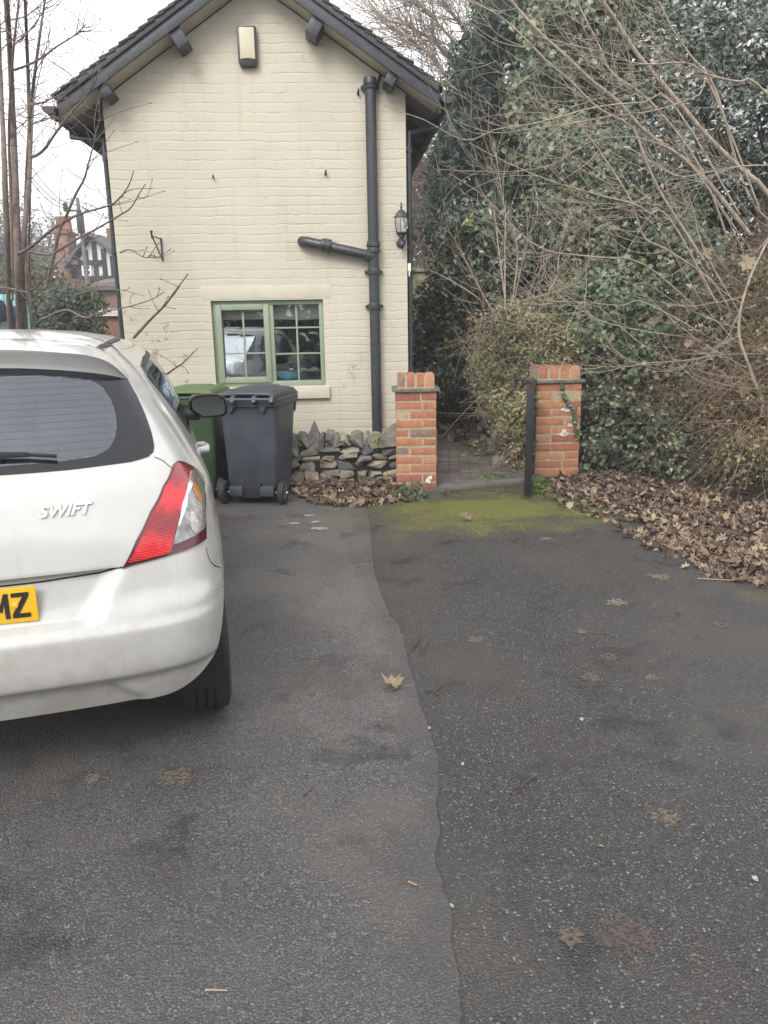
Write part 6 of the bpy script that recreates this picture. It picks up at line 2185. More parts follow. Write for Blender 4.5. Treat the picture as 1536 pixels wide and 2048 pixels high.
# --- twiggy tree behind the roof, against the sky
c_ = at(1000, 640, 17.5)
TR = thing('twiggy_tree', 'leafless fine twigged tree showing against the sky right of the roof', 'tree', (c_[0], c_[1], 0))
tw = Tubes()
for pts in ([(1060, 500), (1000, 260), (930, 120), (870, 40), (800, -30)], [(1050, 400), (960, 250), (900, 190), (850, 170), (800, 170)], [(1040, 300), (940, 80), (900, 20), (850, -60)], [(1030, 440), (930, 320), (890, 290), (850, 280), (800, 250)],
            [(1060, 200), (980, 60), (940, -60)], [(1000, 350), (920, 200), (860, 110), (790, 60)], [(1000, 300), (900, 120), (830, 60), (770, 40)]):
    P = smooth_path([at(x, y, 17+rng.normal(0, .5)) for x, y in pts], 26)-np.array(TR.location)
    tw.add(P, np.linspace(.05, .012, len(P)), 5)
    for q in range(56):
        j = int(rng.integers(4, len(P)-1)); d = unit(P[j]-P[j-1])*.8+np.array([-.35, 0, .1])+rng.normal(size=3)*.55
        t2 = curve_twig(P[j], d, rng.uniform(.5, 1.7), .15, n=9, wob=.06)
        tw.add(t2, np.linspace(.012, .005, 9), 3)
        for w_ in range(4):
            k = int(rng.integers(2, 8)); tw.add(curve_twig(t2[k], unit(t2[k]-t2[k-1])+rng.normal(size=3)*.7, rng.uniform(.2, .6), .1, n=5), np.linspace(.006, .004, 5), 3)
tw.build('branch', M_TWIGG, TR)
P = np.array([at(x, y, 17) for x, y in zip(rng.uniform(770, 880, 70), rng.uniform(-20, 160, 70))])-np.array(TR.location)
leaf_mesh('catkin', P, rng.normal(size=P.shape), rng.uniform(.08, .17, len(P)), 'blade', M_BRAM, TR, axis=np.array([[.1, 0, -1.]])+rng.normal(0, .2, P.shape))

# --- brown bare hedge far beyond the corner of the house
c_ = at(850, 640, 20)
TR = thing('bare_hedge', 'tall brownish leafless hedge beyond the corner of the house', 'hedge', (c_[0], c_[1], 0))
tw = Tubes()
for q in region([(800, 320), (850, 295), (900, 310), (910, 420), (880, 560), (810, 560)], 900, 20, .6):
    tw.add(curve_twig(q-np.array(TR.location), (rng.normal(-.6, .5), rng.normal(-.3, .5), rng.normal(0, .4)), rng.uniform(.4, 1.3), rng.normal(.1, .2), n=6), np.linspace(.014, .006, 6), 3)
tw.build('stem', bark_mat('grey_hedge_twig', (.15, .12, .095), (.30, .24, .19)), TR)
CEN = region([(800, 330), (900, 310), (930, 420), (900, 600), (800, 600)], 100, 21.5, .3)
foliage(CEN-np.array(TR.location), 30, .45, .16, 'ovate', M_LAUREL, 'foliage', TR)

# --- backing trees out of sight behind everything, so that the sky stays out of the gaps
CEN = region([(1040, 60), (1200, -60), (1800, -60), (1800, 700), (1040, 740)], 620, lambda x, y: 13.2-(x-1040)*.0045, .4)
TR = thing('dark_evergreens', 'deep shaded evergreen trees filling the gaps behind holly and ivy', 'trees', tuple(np.array([CEN[:, 0].mean(), CEN[:, 1].mean(), .9])))
foliage(local(CEN, TR), 40, .5, .16, 'ovate', M_LAUREL, 'crown', TR)

# ------------------------------------------------------------------ the sapling on the left, behind the car
c_ = gp(30, 900); c_ = at(30, 640, 6.3)
TR = thing('sapling', 'leafless many stemmed sapling rising behind the white car', 'tree', (c_[0], c_[1], 0))
tb_ = Tubes()
o_ = np.array(TR.location)
base = [(38, 900), (38, 760)]
ST = [([(46, 880), (44, 760), (40, 650), (37, 560), (34, 470), (30, 330), (25, 220), (20, 110), (13, 0), (8, -70)], .036, .016),
      ([(30, 880), (28, 760), (20, 640), (14, 480), (9, 330), (5, 240), (0, 120), (-4, 0)], .030, .012),
      ([(60, 880), (58, 760), (50, 640), (44, 540), (52, 430), (60, 320), (58, 200), (54, 100), (50, 0), (46, -50)], .026, .009),
      ([(52, 600), (50, 450), (60, 240), (72, 130), (84, 40), (92, -10)], .018, .006),
      ([(24, 600), (22, 400), (18, 260), (27, 100), (38, 0), (40, -40)], .014, .005),
      ([(64, 880), (62, 640), (58, 500), (60, 420), (66, 230), (74, 170), (102, 55)], .010, .003)]
BR = [([(62, 313), (72, 311), (90, 297), (110, 268), (140, 228), (170, 195), (192, 160), (200, 125)], .012, .003),
      ([(28, 140), (60, 128), (88, 112), (115, 92), (150, 70), (172, 49)], .009, .003),
      ([(60, 208), (85, 205), (105, 196), (135, 180), (168, 135)], .007, .002),
      ([(36, 508), (60, 495), (90, 470), (120, 448), (160, 428), (205, 415), (230, 405), (255, 375), (268, 342)], .013, .0025),
      ([(58, 503), (85, 508), (108, 506), (150, 480), (185, 462), (215, 445), (240, 430), (262, 415), (280, 385), (291, 368)], .011, .0025),
      ([(96, 560), (118, 465), (129, 440), (152, 388), (168, 359), (176, 330), (187, 290), (196, 250), (216, 212)], .012, .002),
      ([(0, 575), (25, 578), (55, 584), (80, 565), (110, 530), (150, 495), (200, 470)], .009, .002),
      ([(80, 640), (130, 620), (170, 635), (200, 625), (250, 615), (300, 600), (330, 583)], .008, .002),
      ([(240, 505), (260, 500), (290, 515), (304, 510)], .005, .002),
      ([(235, 562), (265, 530), (300, 470), (345, 440)] if False else [(150, 590), (190, 580), (240, 580), (290, 592)], .005, .0015),
      ([(268, 675), (300, 640), (330, 610), (352, 580), (376, 548)], .010, .003),
      ([(334, 748), (352, 735), (366, 726), (380, 712), (388, 702)], .007, .002),
      ([(28, 90), (60, 60), (95, 10)], .006, .002), ([(24, 70), (10, 60), (-5, 50)], .004, .002), ([(30, 260), (55, 240), (60, 232), (90, 205)], .004, .0015),
      ([(60, 250), (80, 243), (95, 232), (120, 235)], .004, .0015), ([(20, 40), (55, 30), (100, -10)], .005, .002), ([(0, 105), (20, 82), (50, 70)], .004, .002)]
allp = []
for pts, r0, r1 in ST+BR:
    Yd = 6.3 if (pts, r0, r1) in ST else 5.9
    P = smooth_path([at(x, y, Yd+(.25*math.sin(i*1.3) if (pts, r0, r1) in ST else -.004*(x-60))) for i, (x, y) in enumerate(pts)], 40)-o_
    P[:, 2] = np.maximum(P[:, 2], -.02)
    tb_.add(P, np.linspace(r0, r1, len(P)), 7); allp.append((P, r0))
for P, r0 in allp:
    mx_ = to_px(P[len(P)//2]+o_)[0]
    for q in range((20 if r0 > .008 else 9) if mx_ < 200 else 5):
        j = int(rng.integers(8, len(P)-1)); d = unit(P[j]-P[j-1])*.6+rng.normal(size=3)*np.array([.8, .3, .5])
        L = rng.uniform(.05, .26)*(1 if mx_ < 200 else .6)
        t2 = curve_twig(P[j], d, L, .2, n=6); tb_.add(t2, np.linspace(.0032, .0016, 6), 4)
        tb_.add(np.array([t2[-1], t2[-1]+unit(t2[-1]-t2[-2])*.012, t2[-1]+unit(t2[-1]-t2[-2])*.022]), [.0022, .0038, .001], 4)
tb_.build('stem', bark_mat('sapling_bark', (.095, .075, .065), (.19, .155, .135)), TR)

# ------------------------------------------------------------------ across the road behind the viewer
TR = thing('roadside_hedge', 'tall dark hedge across the road behind the viewer, mirrored in the glass', 'hedge', (0, -10.5, 0))
P = np.stack([rng.uniform(-16, 16, 9000), rng.normal(0, .55, 9000), rng.random(9000)**.8*4.6], 1)
P[:, 2] *= .8+.2*np.sin(P[:, 0]*.9)*np.cos(P[:, 0]*.37)
leaf_mesh('foliage', P, np.array([0, .8, .3])+rng.normal(size=P.shape)*.6, .42*rng.uniform(.6, 1.2, len(P)), 'ovate', M_LAUREL, TR)
tb_ = Tubes()
for k in range(16): tb_.add(np.array([[k*2-15, 0, 0], [k*2-15.1, .1, 1.6], [k*2-14.9, 0, 3.2]]), [.07, .05, .02], 6)
tb_.build('stem', M_BARK, TR)
# ------------------------------------------------------------------ fallen leaves, twigs, weeds
M_DEAD = leaf_mat('dead_leaf', [(0, (.06, .040, .030)), (.35, (.145, .098, .072)), (.65, (.235, .165, .118)), (.87, (.34, .255, .18)), (1, (.47, .38, .27))], .7, .15, .3)
M_CONF = leaf_mat('pale_scrap', [(0, (.28, .25, .18)), (1, (.52, .49, .40))], .7, .1, .3)


def litter(name, poly, n, size, zf, mat=M_DEAD, shape='maple', up=.55, curl=.28, tone=None, kindlab=None):
    poly = np.array(poly, float); lo, hi = poly.min(0), poly.max(0); P = []
    while len(P) < n:
        q = lo+(hi-lo)*rng.random((n, 2))
        for a in q[inpoly(q, poly)]:
            w = gp(*a); P.append((w[0], w[1], zf(w[0], w[1]))); 
            if len(P) >= n: break
    P = np.array(P)
    N = np.array([0, -.12, 1.0])+rng.normal(size=P.shape)*up
    N[:, 2] = np.abs(N[:, 2])
    return leaf_mesh(name, P, N, size*rng.uniform(.55, 1.3, n), shape, mat, None, curl=curl, tone=tone)


def pile_z(x, y):
    return max(.016, bank_z(x, y)+.03)+abs(rng.normal(0, .010))


o = litter('leaf_litter', [(1112, 960), (1108, 976), (1166, 1004), (1240, 1018), (1277, 1040), (1313, 1064), (1362, 1102), (1459, 1136), (1536, 1158), (1640, 1180), (1640, 1020), (1500, 1010), (1400, 985), (1300, 960), (1180, 940)], 950, .075, pile_z, up=.38, curl=.35)
tag(o, kind='stuff')
o = litter('leaf_litter', [(590, 965), (640, 960), (790, 962), (800, 985), (842, 990), (812, 1006), (740, 1012), (690, 1020), (640, 1012), (592, 1002)], 420, .07, lambda x, y: .014+abs(rng.normal(0, .02))+max(0, (y-6.55))*.07, up=.4, curl=.3)
tag(o, kind='stuff')
o = litter('leaf_litter', [(590, 965), (640, 960), (790, 962), (800, 985), (842, 990), (812, 1006), (740, 1012), (690, 1020), (640, 1012), (592, 1002)], 620, .055, lambda x, y: .014+abs(rng.normal(0, .02))+max(0, (y-6.55))*.07, M_DEAD, 'ovate', .5, .6)
tag(o, kind='stuff')
o = litter('leaf_litter', [(1108, 982), (1166, 1006), (1240, 1018), (1313, 1062), (1362, 1100), (1459, 1136), (1560, 1162), (1560, 1186), (1440, 1158), (1330, 1122), (1240, 1066), (1150, 1022), (1085, 998)], 260, .055, lambda x, y: .008+rng.random()*.012)
tag(o, kind='stuff')
o = litter('leaf_litter', [(1108, 962), (1104, 982), (1166, 1010), (1240, 1024), (1277, 1046), (1313, 1070), (1362, 1108), (1459, 1142), (1536, 1163), (1640, 1186), (1640, 1020), (1500, 1010), (1400, 985), (1300, 960), (1180, 940)], 3300, .055, pile_z, M_DEAD, 'ovate', .45, .6)
tag(o, kind='stuff')
o = litter('leaf_scraps', [(1150, 1000), (1240, 1020), (1313, 1060), (1400, 1110), (1560, 1160), (1620, 1185), (1640, 1060), (1450, 1050), (1300, 1010)], 330, .016, lambda x, y: pile_z(x, y)+.012, M_CONF, 'ovate', .6, .2)
tag(o, kind='stuff')
o = litter('leaf_litter', [(872, 800), (905, 815), (935, 880), (960, 905), (880, 880), (870, 840)], 260, .10, lambda x, y: .04+abs(rng.normal(0, .03)))
tag(o, kind='stuff')
# leaves lodged in the undergrowth, seen as specks of brown
P = region(BP, 420, lambda x, y: facade(x, y)-.35, .14)
o = leaf_mesh('lodged_leaves', P, np.array([-.3, -.8, .4])+rng.normal(size=P.shape)*.6, .06*rng.uniform(.5, 1.2, len(P)), 'maple', M_DEAD, None, curl=.3, tone=rng.random(len(P))*.9)
tag(o, kind='stuff')


def one_leaf(name, label, p_, nrm, size, tone, axis, curl=.15, group=None, shape='maple', mat=M_DEAD, stalk=True, cat='leaf'):
    o = leaf_mesh(name, np.zeros((1, 3)), np.array([nrm]), [size], shape, mat, None, axis=np.array([axis], float), tone=np.array([tone]), curl=0, smooth=False)
    me = o.data; V = np.array([v.co[:] for v in me.vertices])
    n_ = unit(np.array(nrm, float))
    r_ = np.linalg.norm(V, axis=1)/size
    V += n_*((rng.normal(0, curl, len(V))*.35+curl*r_**2)*size*.5)[:, None]
    if stalk:
        ax = unit(np.array(axis, float)); st = [np.zeros(3), -ax*size*.35+n_*.004, -ax*size*.62+n_*.012]
        T_ = Tubes(); T_.add(smooth_path(st, 8), np.linspace(.0016, .001, 9)[:len(smooth_path(st, 8))], 4)
        V2 = T_.V[0]; F2 = T_.F[0]
        faces = [list(p.vertices) for p in me.polygons]+[[int(i)+len(V) for i in f] for f in F2]
        nm = bpy.data.meshes.new(name); nm.from_pydata([tuple(v) for v in V]+[tuple(v) for v in V2], [], faces); nm.materials.append(mat)
        a = nm.attributes.new('tone', 'FLOAT', 'POINT'); a.data.foreach_set('value', np.full(len(V)+len(V2), tone, dtype=np.float32))
        o.data = nm
    else:
        me.vertices.foreach_set('co', V.astype(np.float32).ravel()); me.update()
    z_ = min(v.co.z for v in o.data.vertices)
    o.location = [float(k) for k in p_]
    return tag(o, label, cat, group), z_


p_ = gp(800, 1382); o, z_ = one_leaf('fallen_leaf', 'large pale tan maple leaf lying alone on the asphalt seam', p_, (0, -.25, 1), .088, .84, (-.9, .35, .1), .5)
o.location.z = .012-z_
p_ = gp(940, 1042); o, z_ = one_leaf('fallen_leaf', 'pale curled leaf on the mossy asphalt before the gateway', p_, (.1, -.5, 1), .085, .8, (-1, .1, 0), .7)
o.location.z = .004-z_
p_ = gp(1195, 1692); o, z_ = one_leaf('fallen_leaf', 'small fresh green leaf lying on the dark asphalt', p_, (0, 0, 1), .022, .9, (.8, -.4, 0), .1, None, 'ovate', M_IVYB, False)
o.location.z = .003-z_
for (px, py, s, lab, tn) in ((1221, 668, .10, 'round tan dead leaf caught in the ivy above the pier', .85), (1500, 515, .15, 'large pale orange dead leaf caught high in the brambles at right', .92), (1415, 497, .10, 'narrow pale brown leaf hanging left of the large orange one', .8),
                             (1486, 765, .14, 'rust red dead leaf standing in the dry stems at right', .62), (1308, 635, .10, 'rusty curled leaf hanging in the middle of the ivy', .6), (1378, 680, .09, 'pale pinkish dead leaf hanging amid the creeper', .93),
                             (1188, 828, .10, 'tan dead leaf lodged in low ivy right of the pier', .75), (1180, 945, .09, 'upright oval tan leaf leaning at the foot of the ivy', .8)):
    p_ = at(px, py, facade(px, py)-.62)
    o, z_ = one_leaf('caught_leaf', lab, p_, (-.2+rng.normal(0, .2), -1, .25), s, tn, (rng.normal(0, .3), 0, -1), .3, 'dead leaves caught in the bank')

# leaves rotted flat onto the asphalt
t = NT('rotted_leaf'); p = t.obj()
c = t.ramp(t.attr('tone'), [(0, (.085, .06, .052)), (.5, (.15, .115, .085)), (1, (.27, .235, .165))])
t.set(Base_Color=c, Roughness=.9)
tr = t.n('ShaderNodeBsdfTransparent')
t.mixshader(t.ss(t.noise(70, t.pos(), 5, .7), .40, .62, .30, .97), t.b.outputs[0], tr.outputs[0])
M_ROT = t.m
ROT = [(1245, 1203, .12, .9, 'pale greenish rotted leaf flattened on asphalt, beside the tall twig'), (1335, 1157, .13, .75, 'large brown rotted leaf flattened on asphalt nearest the leaf pile'), (1092, 1082, .12, .7, 'tan rotted leaf print just below the moss patch'),
       (938, 1280, .10, .6, 'brown rotted leaf print right of the asphalt seam'), (1180, 1362, .10, .45, 'purplish brown rotted leaf, lower one in mid driveway'), (1320, 1645, .10, .6, 'faint tan leaf print in the right foreground'),
       (1140, 1860, .07, .5, 'crumpled tan leaf remains in the front right foreground'), (1165, 1267, .06, .75, 'small tan leaf print halfway across the right drive'), (350, 1548, .12, .55, 'brown lobed leaf flattened behind the car'),
       (1450, 1255, .09, .4, 'dark reddish leaf print at the right edge of the drive'), (1210, 1310, .10, .3, 'dull purple leaf print right of the drive centre'), (190, 1556, .06, 1.0, 'pale yellow green leaf scrap flattened under the bumper'),
       (1296, 1353, .06, .7, 'little beige leaf scrap on the right of the drive'), (1290, 1860, .15, .12, 'dark maroon leaf mush in the right foreground')]
for (px, py, s, tn, lab) in ROT:
    p_ = gp(px, py)
    left = px < 700
    a = rng.uniform(0, 6.28)
    o, z_ = one_leaf('rotted_leaf', lab, p_, (0, 0, 1), s, tn, (math.cos(a), math.sin(a), 0), 0.0, 'leaves rotted flat on the drive', 'maple', M_ROT, False)
    V = np.array([v.co[:] for v in o.data.vertices]); V[:, 2] = 0; o.data.vertices.foreach_set('co', V.astype(np.float32).ravel()); o.data.update()
    o.location.z = .013 if left else .004

# pale lichen rings near the bin
t = NT('lichen'); t.set(Base_Color=(.30, .31, .27), Roughness=.95)
tr = t.n('ShaderNodeBsdfTransparent'); t.mixshader(t.ss(t.noise(90, t.pos(), 4, .6), .48, .60), t.b.outputs[0], tr.outputs[0]); M_LICH = t.m
for k, (px, py, r_, lab) in enumerate(((588, 1050, .05, 'left lichen spot of the four near the bin'), (618, 1034, .045, 'topmost pale lichen spot on asphalt before the bin'), (630, 1047, .04, 'small lichen spot in the middle of the four'), (640, 1060, .07, 'widest lichen spot, nearest the viewer of the four'))):
    p_ = gp(px, py); q = MB(); q.add([(r_*math.cos(a)*random.uniform(.8, 1.1), r_*math.sin(a)*random.uniform(.5, .8), 0) for a in np.linspace(0, 2*PI, 18, endpoint=False)], [tuple(range(18))])
    o = q.build('lichen_spot', M_LICH); o.location = (p_[0], p_[1], .0135); tag(o, lab, 'lichen', 'lichen spots near the bins')

# twigs on the ground
def ground_twig(label, pts, r, z=.004, mat=None, extra=()):
    T_ = Tubes()
    a = gp(*pts[len(pts)//2])
    P = smooth_path([np.array([*gp(*q)[:2], z+r+.002*random.random()]) for q in pts], 16)-np.array([a[0], a[1], 0])
    T_.add(P, np.linspace(r, r*.6, len(P)), 6)
    for e in extra:
        T_.add(smooth_path([np.array([*gp(*q)[:2], z+r*.7]) for q in e], 10)-np.array([a[0], a[1], 0]), r*.6, 5)
    o = T_.build('twig', mat or M_TWIGD); o.location = (a[0], a[1], 0)
    return tag(o, label, 'twig', 'twigs lying on the drive')


ground_twig('thick dark bent twig lying right of the seam', [(1042, 1582), (1048, 1572), (1060, 1563), (1074, 1558)], .0045)
ground_twig('thin dark twig just below the thick bent one', [(1018, 1591), (1032, 1588), (1045, 1583)], .003)
ground_twig('two short black twigs lying across the seam', [(828, 1300), (836, 1286), (842, 1274)], .004, .008, extra=[[(842, 1312), (850, 1300), (856, 1288)], [(838, 1300), (846, 1302)]])
ground_twig('spidery dark twig beside the large tan leaf', [(848, 1384), (868, 1385), (880, 1378), (892, 1371)], .0032, extra=[[(868, 1385), (876, 1394)], [(880, 1378), (878, 1370)]])
ground_twig('long straight reddish stem at the edge of the leaf pile', [(1395, 1160), (1440, 1162), (1475, 1164)], .004, mat=M_DRY)
ground_twig('upright thin twig above the rotted leaf on the right', [(1258, 1195), (1263, 1183), (1267, 1168)], .002, extra=[[(1263, 1183), (1285, 1185)]])
ground_twig('thin twig lying low across the right of the drive', [(1180, 1268), (1210, 1270), (1228, 1276)], .002)
ground_twig('orange brown stalk in the front foreground by the seam', [(817, 1772), (826, 1776), (834, 1779)], .0035, .010, M_DRY)
ground_twig('tiny yellow brown stalk in the right foreground', [(1027, 1920), (1031, 1928)], .003, mat=M_DRY)
ground_twig('thin pale stick in the left foreground', [(412, 1989), (432, 1990), (455, 1990)], .0025, .010, M_TWIGP)
ground_twig('short slender twig in mid left lane', [(608, 1598), (620, 1588), (628, 1579)], .002, .010)
ground_twig('thin twig lying sideways high on the left lane', [(752, 1158), (775, 1160), (798, 1159)], .003, .006)

# pebbles that stand out
M_PEB = plain('pale_pebble', (.30, .295, .28), .8)
for k, (px, py, r_, lab) in enumerate(((1509, 1762, .008, 'white pebble at the right edge of the foreground'), (904, 1816, .006, 'white pebble beside the seam in the foreground'), (859, 1459, .006, 'white pebble in the seam below the tan leaf'), (925, 1531, .006, 'pale pebble right of the seam'), (1163, 1442, .007, 'white chip in the middle of the right lane'))):
    p_ = gp(px, py); q = MB(); stone(q, (0, 0, 0), (r_*2, r_*1.7, r_*1.2)); o = q.build('pebble', M_PEB, smooth=True); o.location = (p_[0], p_[1], .004+r_*.5); tag(o, lab, 'pebble', 'pebbles on the drive')

# ------------------------------------------------------------------ weeds
M_WEED = leaf_mat('weed_leaf', [(0, (.06, .10, .02)), (.6, (.12, .19, .035)), (1, (.22, .30, .06))], .45, .3)
M_WEEDG = leaf_mat('clover_leaf', [(0, (.045, .085, .035)), (.6, (.10, .16, .07)), (1, (.2, .27, .14))], .45, .3)


def weed(name, label, px, py, Y, n, w, h, size, shape, mat, spike=False):
    p_ = at(px, py, Y) if Y else gp(px, py)
    W_ = thing(name, label, 'weed', p_)
    a = rng.uniform(0, 2*PI, n); r_ = np.sqrt(rng.random(n))*w
    P = np.stack([np.cos(a)*r_, np.sin(a)*r_*.6, (1-(r_/w)**2)*h*rng.uniform(.4, 1, n)+.01], 1)
    N = np.array([0, -.3, 1])+rng.normal(size=P.shape)*.35+np.stack([np.cos(a), np.sin(a), 0*a], 1)*.5
    ax = np.stack([np.cos(a), np.sin(a), .2+0*a], 1)
    if spike: P *= np.array([.25, .25, 1]); ax[:, 2] = rng.uniform(-.1, .6, n)
    leaf_mesh('leaves', P, N, size*rng.uniform(.6, 1.2, n), shape, mat, W_, axis=ax)
    T_ = Tubes()
    for k in range(0, n, 3): T_.add(np.array([[0, 0, 0], P[k]*.5+np.array([0, 0, .01]), P[k]]), .0012, 3)
    T_.build('stalk', mat, W_)
    return W_


weed('weed', 'round leaved green weed at the foot of the left brick pier', 822, 997, None, 170, .15, .17, .042, 'ovate', M_WEEDG)
weed('weed', 'yellow green weed at the foot of the right brick pier', 1078, 985, None, 140, .12, .14, .04, 'ivy', M_WEED)
weed('weed', 'bright green plant growing out of the stone wall', 757, 888, 6.98, 26, .05, .10, .085, 'blade', M_WEED, True)
weed('weed', 'tall fresh green weed against the retaining wall boulder', 968, 915, None, 60, .13, .17, .07, 'blade', M_WEED)
weed('weed', 'small green weed left of the boulder on the path', 930, 915, None, 24, .10, .06, .05, 'ovate', M_WEED)
weed('weed', 'spreading low weeds on the path edge behind the gate', 985, 962, None, 130, .30, .06, .04, 'ovate', M_WEED)
weed('weed', 'flat weed on the middle of the path threshold edge', 1000, 984, None, 26, .12, .02, .025, 'ovate', M_WEED)
weed('weed', 'flat pale weed at the left of the path threshold', 902, 986, None, 24, .10, .02, .025, 'ovate', M_WEEDG)
weed('weed', 'broad leaved young green shoot at the edge of the leaf pile', 1410, 960, None, 16, .1, .22, .07, 'ovate', M_WEED)
# ------------------------------------------------------------------ what shows beyond the left corner of the house
YF = 34.0
A = lambda px, py, Y=YF: at(px, py, Y)
M_OBRICK = plain('orange_house_brick', (.21, .12, .085), .9, var=.35, vscale=3)
M_SLATER = plain('blue_slate_roof', (.085, .085, .095), .7, var=.3, vscale=2)
M_WREND = plain('white_render', (.62, .61, .58), .8)
M_BEAM = plain('black_timber', (.018, .018, .02), .7)
M_POT = plain('terracotta_pot', (.25, .12, .085), .8)


def fbox(mb, px0, px1, py0, py1, Y0, Y1):
    """box whose front face covers the pixels at Y0, going back to Y1"""
    a, b = A(px0, py0, Y0), A(px1, py1, Y0)
    mb.box2((a[0], Y0, b[2]), (b[0], Y1, a[2]))


def fpt(px, py, Y): p_ = A(px, py, Y); return (float(p_[0]), float(Y), float(p_[2]))


H1 = thing('timbered_house', 'distant brick house with a half timbered white gable and slate roof', 'house', (A(200, 640)[0], YF, 0))
hl_ = lambda o: (setattr(o, 'location', (-H1.location.x, -H1.location.y, 0)), o)[1]
q = MB()
a, b = A(98, 520), A(262, 700); zt_ = A(200, 558)[2]
q.box2((A(100, 560)[0], YF, 0), (A(300, 560)[0], YF+7, A(200, 556)[2]))
hl_(q.build('wall', M_OBRICK, H1))
# gable in front
gx0, gx1, gxa = A(166, 550)[0], A(268, 550)[0], A(189, 480)[0]
zb_, ze_, za_ = A(190, 558)[2], A(168, 523)[2], A(186, 479)[2]
q = MB(); q.prism([(gx0, zb_), (gx1, zb_), (gx1, A(250, 540)[2]), (gxa, za_), (gx0, ze_)], YF-.35, YF+6, lambda u, v, y: (u, y, v))
hl_(q.build('gable', M_WREND, H1))
q = MB()
for f in (.0, .16, .33, .50, .66, .82, .98):
    x = gx0+(gx1-gx0)*f; top_ = np.interp(x, [gx0, gxa, gx1], [ze_, za_, A(250, 540)[2]])
    q.box2((x-.09, YF-.42, zb_), (x+.09, YF-.34, top_-.05))
zmid = A(190, 527)[2]
q.box2((gx0, YF-.44, zmid-.10), (gx0+(gx1-gx0)*.45, YF-.35, zmid+.10)); q.box2((gx0, YF-.44, zb_-.1), (gx1, YF-.35, zb_+.1))
tb2 = q.build('timber', M_BEAM, H1); hl_(tb2)
q = MB(); q.box2((A(172, 535)[0], YF-.40, A(172, 552)[2]), (A(188, 535)[0], YF-.33, A(180, 531)[2])); wn = hl_(q.build('window', M_BLACKGL, H1))
q = MB()
x0, x1, z0, z1 = A(172, 535)[0], A(188, 535)[0], A(172, 552)[2], A(180, 531)[2]
for f in (0, .5, 1): q.box2((x0+(x1-x0)*f-.04, YF-.43, z0), (x0+(x1-x0)*f+.04, YF-.405, z1))
for f in (0, .5, 1): q.box2((x0, YF-.425, z0+(z1-z0)*f-.04), (x1, YF-.41, z0+(z1-z0)*f+.04))
hl_(q.build('window_frame', M_WREND, H1))
# roofs
q = MB()
def slope(c, th=.15):
    n_ = len(c); vs = [tuple(p_) for p_ in c]+[(p_[0], p_[1], p_[2]-th) for p_ in c]
    q.add(vs, [tuple(range(n_)), tuple(range(2*n_-1, n_-1, -1))]+[(i, (i+1) % n_, n_+(i+1) % n_, n_+i) for i in range(n_)])
rz_, ry_ = A(150, 478)[2], YF+3.5
slope([(A(112, 524)[0], YF-.6, A(140, 524)[2]), (A(166, 524)[0], YF-.6, A(140, 524)[2]), (A(186, 478)[0], ry_, rz_), (A(132, 478)[0], ry_, rz_)])
slope([(gxa, YF-.7, za_+.25), (gxa, YF+6, za_+.25), (gx0-.5, YF+6, ze_-.15), (gx0-.5, YF-.7, ze_-.15)])
slope([(gxa, YF-.7, za_+.25), (gx1+.4, YF-.7, A(250, 540)[2]-.1), (gx1+.4, YF+6, A(250, 540)[2]-.1), (gxa, YF+6, za_+.25)])
hl_(q.build('roof', M_SLATER, H1))
for (px0, px1, pt, pb, pots) in ((95, 121, 456, 560, 3), (198, 222, 480, 520, 2)):
    q = MB(); x0, x1 = A(px0, pt)[0], A(px1, pt)[0]
    q.box2((x0, YF+.6, A(px0, pb)[2]), (x1, YF+1.6, A(px0, pt)[2])); q.box2((x0-.12, YF+.5, A(px0, pt+8)[2]), (x1+.12, YF+1.7, A(px0, pt+3)[2]))
    ch_ = hl_(q.build('chimney', M_OBRICK, H1))
    for k in range(pots):
        xx = x0+(x1-x0)*(k+.5)/pots
        q = MB(); z0 = A(px0, pt)[2]; q.lathe([(.17, z0), (.14, z0+.45), (.17, z0+.5), (.17, z0+.58)], (xx, YF+1.1, 0), 10); q.build('chimney_pot', M_POT, ch_, smooth=True)

# nearer orange brick outbuilding with a slate lean-to
H2 = thing('brick_outbuilding', 'low orange brick building with a slate lean to roof beyond the downpipe', 'building', (A(220, 620, 24)[0], 24, 0))
q = MB(); x0, x1 = A(178, 600, 24)[0], A(290, 600, 24)[0]; z1 = A(200, 566, 24)[2]
q.box2((x0, 24, 0), (x1, 28, z1)); o = q.build('wall', M_OBRICK, H2); o.location = (-H2.location.x, -24, 0)
q = MB(); q.add([(x0-.1, 23.8, z1-.1), (x1+.1, 23.8, z1-.1), (x1+.1, 26, A(230, 552, 26)[2]), (x0-.1, 26, A(200, 558, 26)[2]), (x0-.1, 23.8, z1-.22), (x1+.1, 23.8, z1-.22), (x1+.1, 28, z1-.22), (x0-.1, 28, z1-.22)], [(0, 1, 2, 3), (4, 7, 6, 5), (0, 4, 5, 1), (1, 5, 6, 2), (2, 6, 7, 3), (3, 7, 4, 0)])
o = q.build('roof', M_SLATER, H2); o.location = (-H2.location.x, -24, 0)
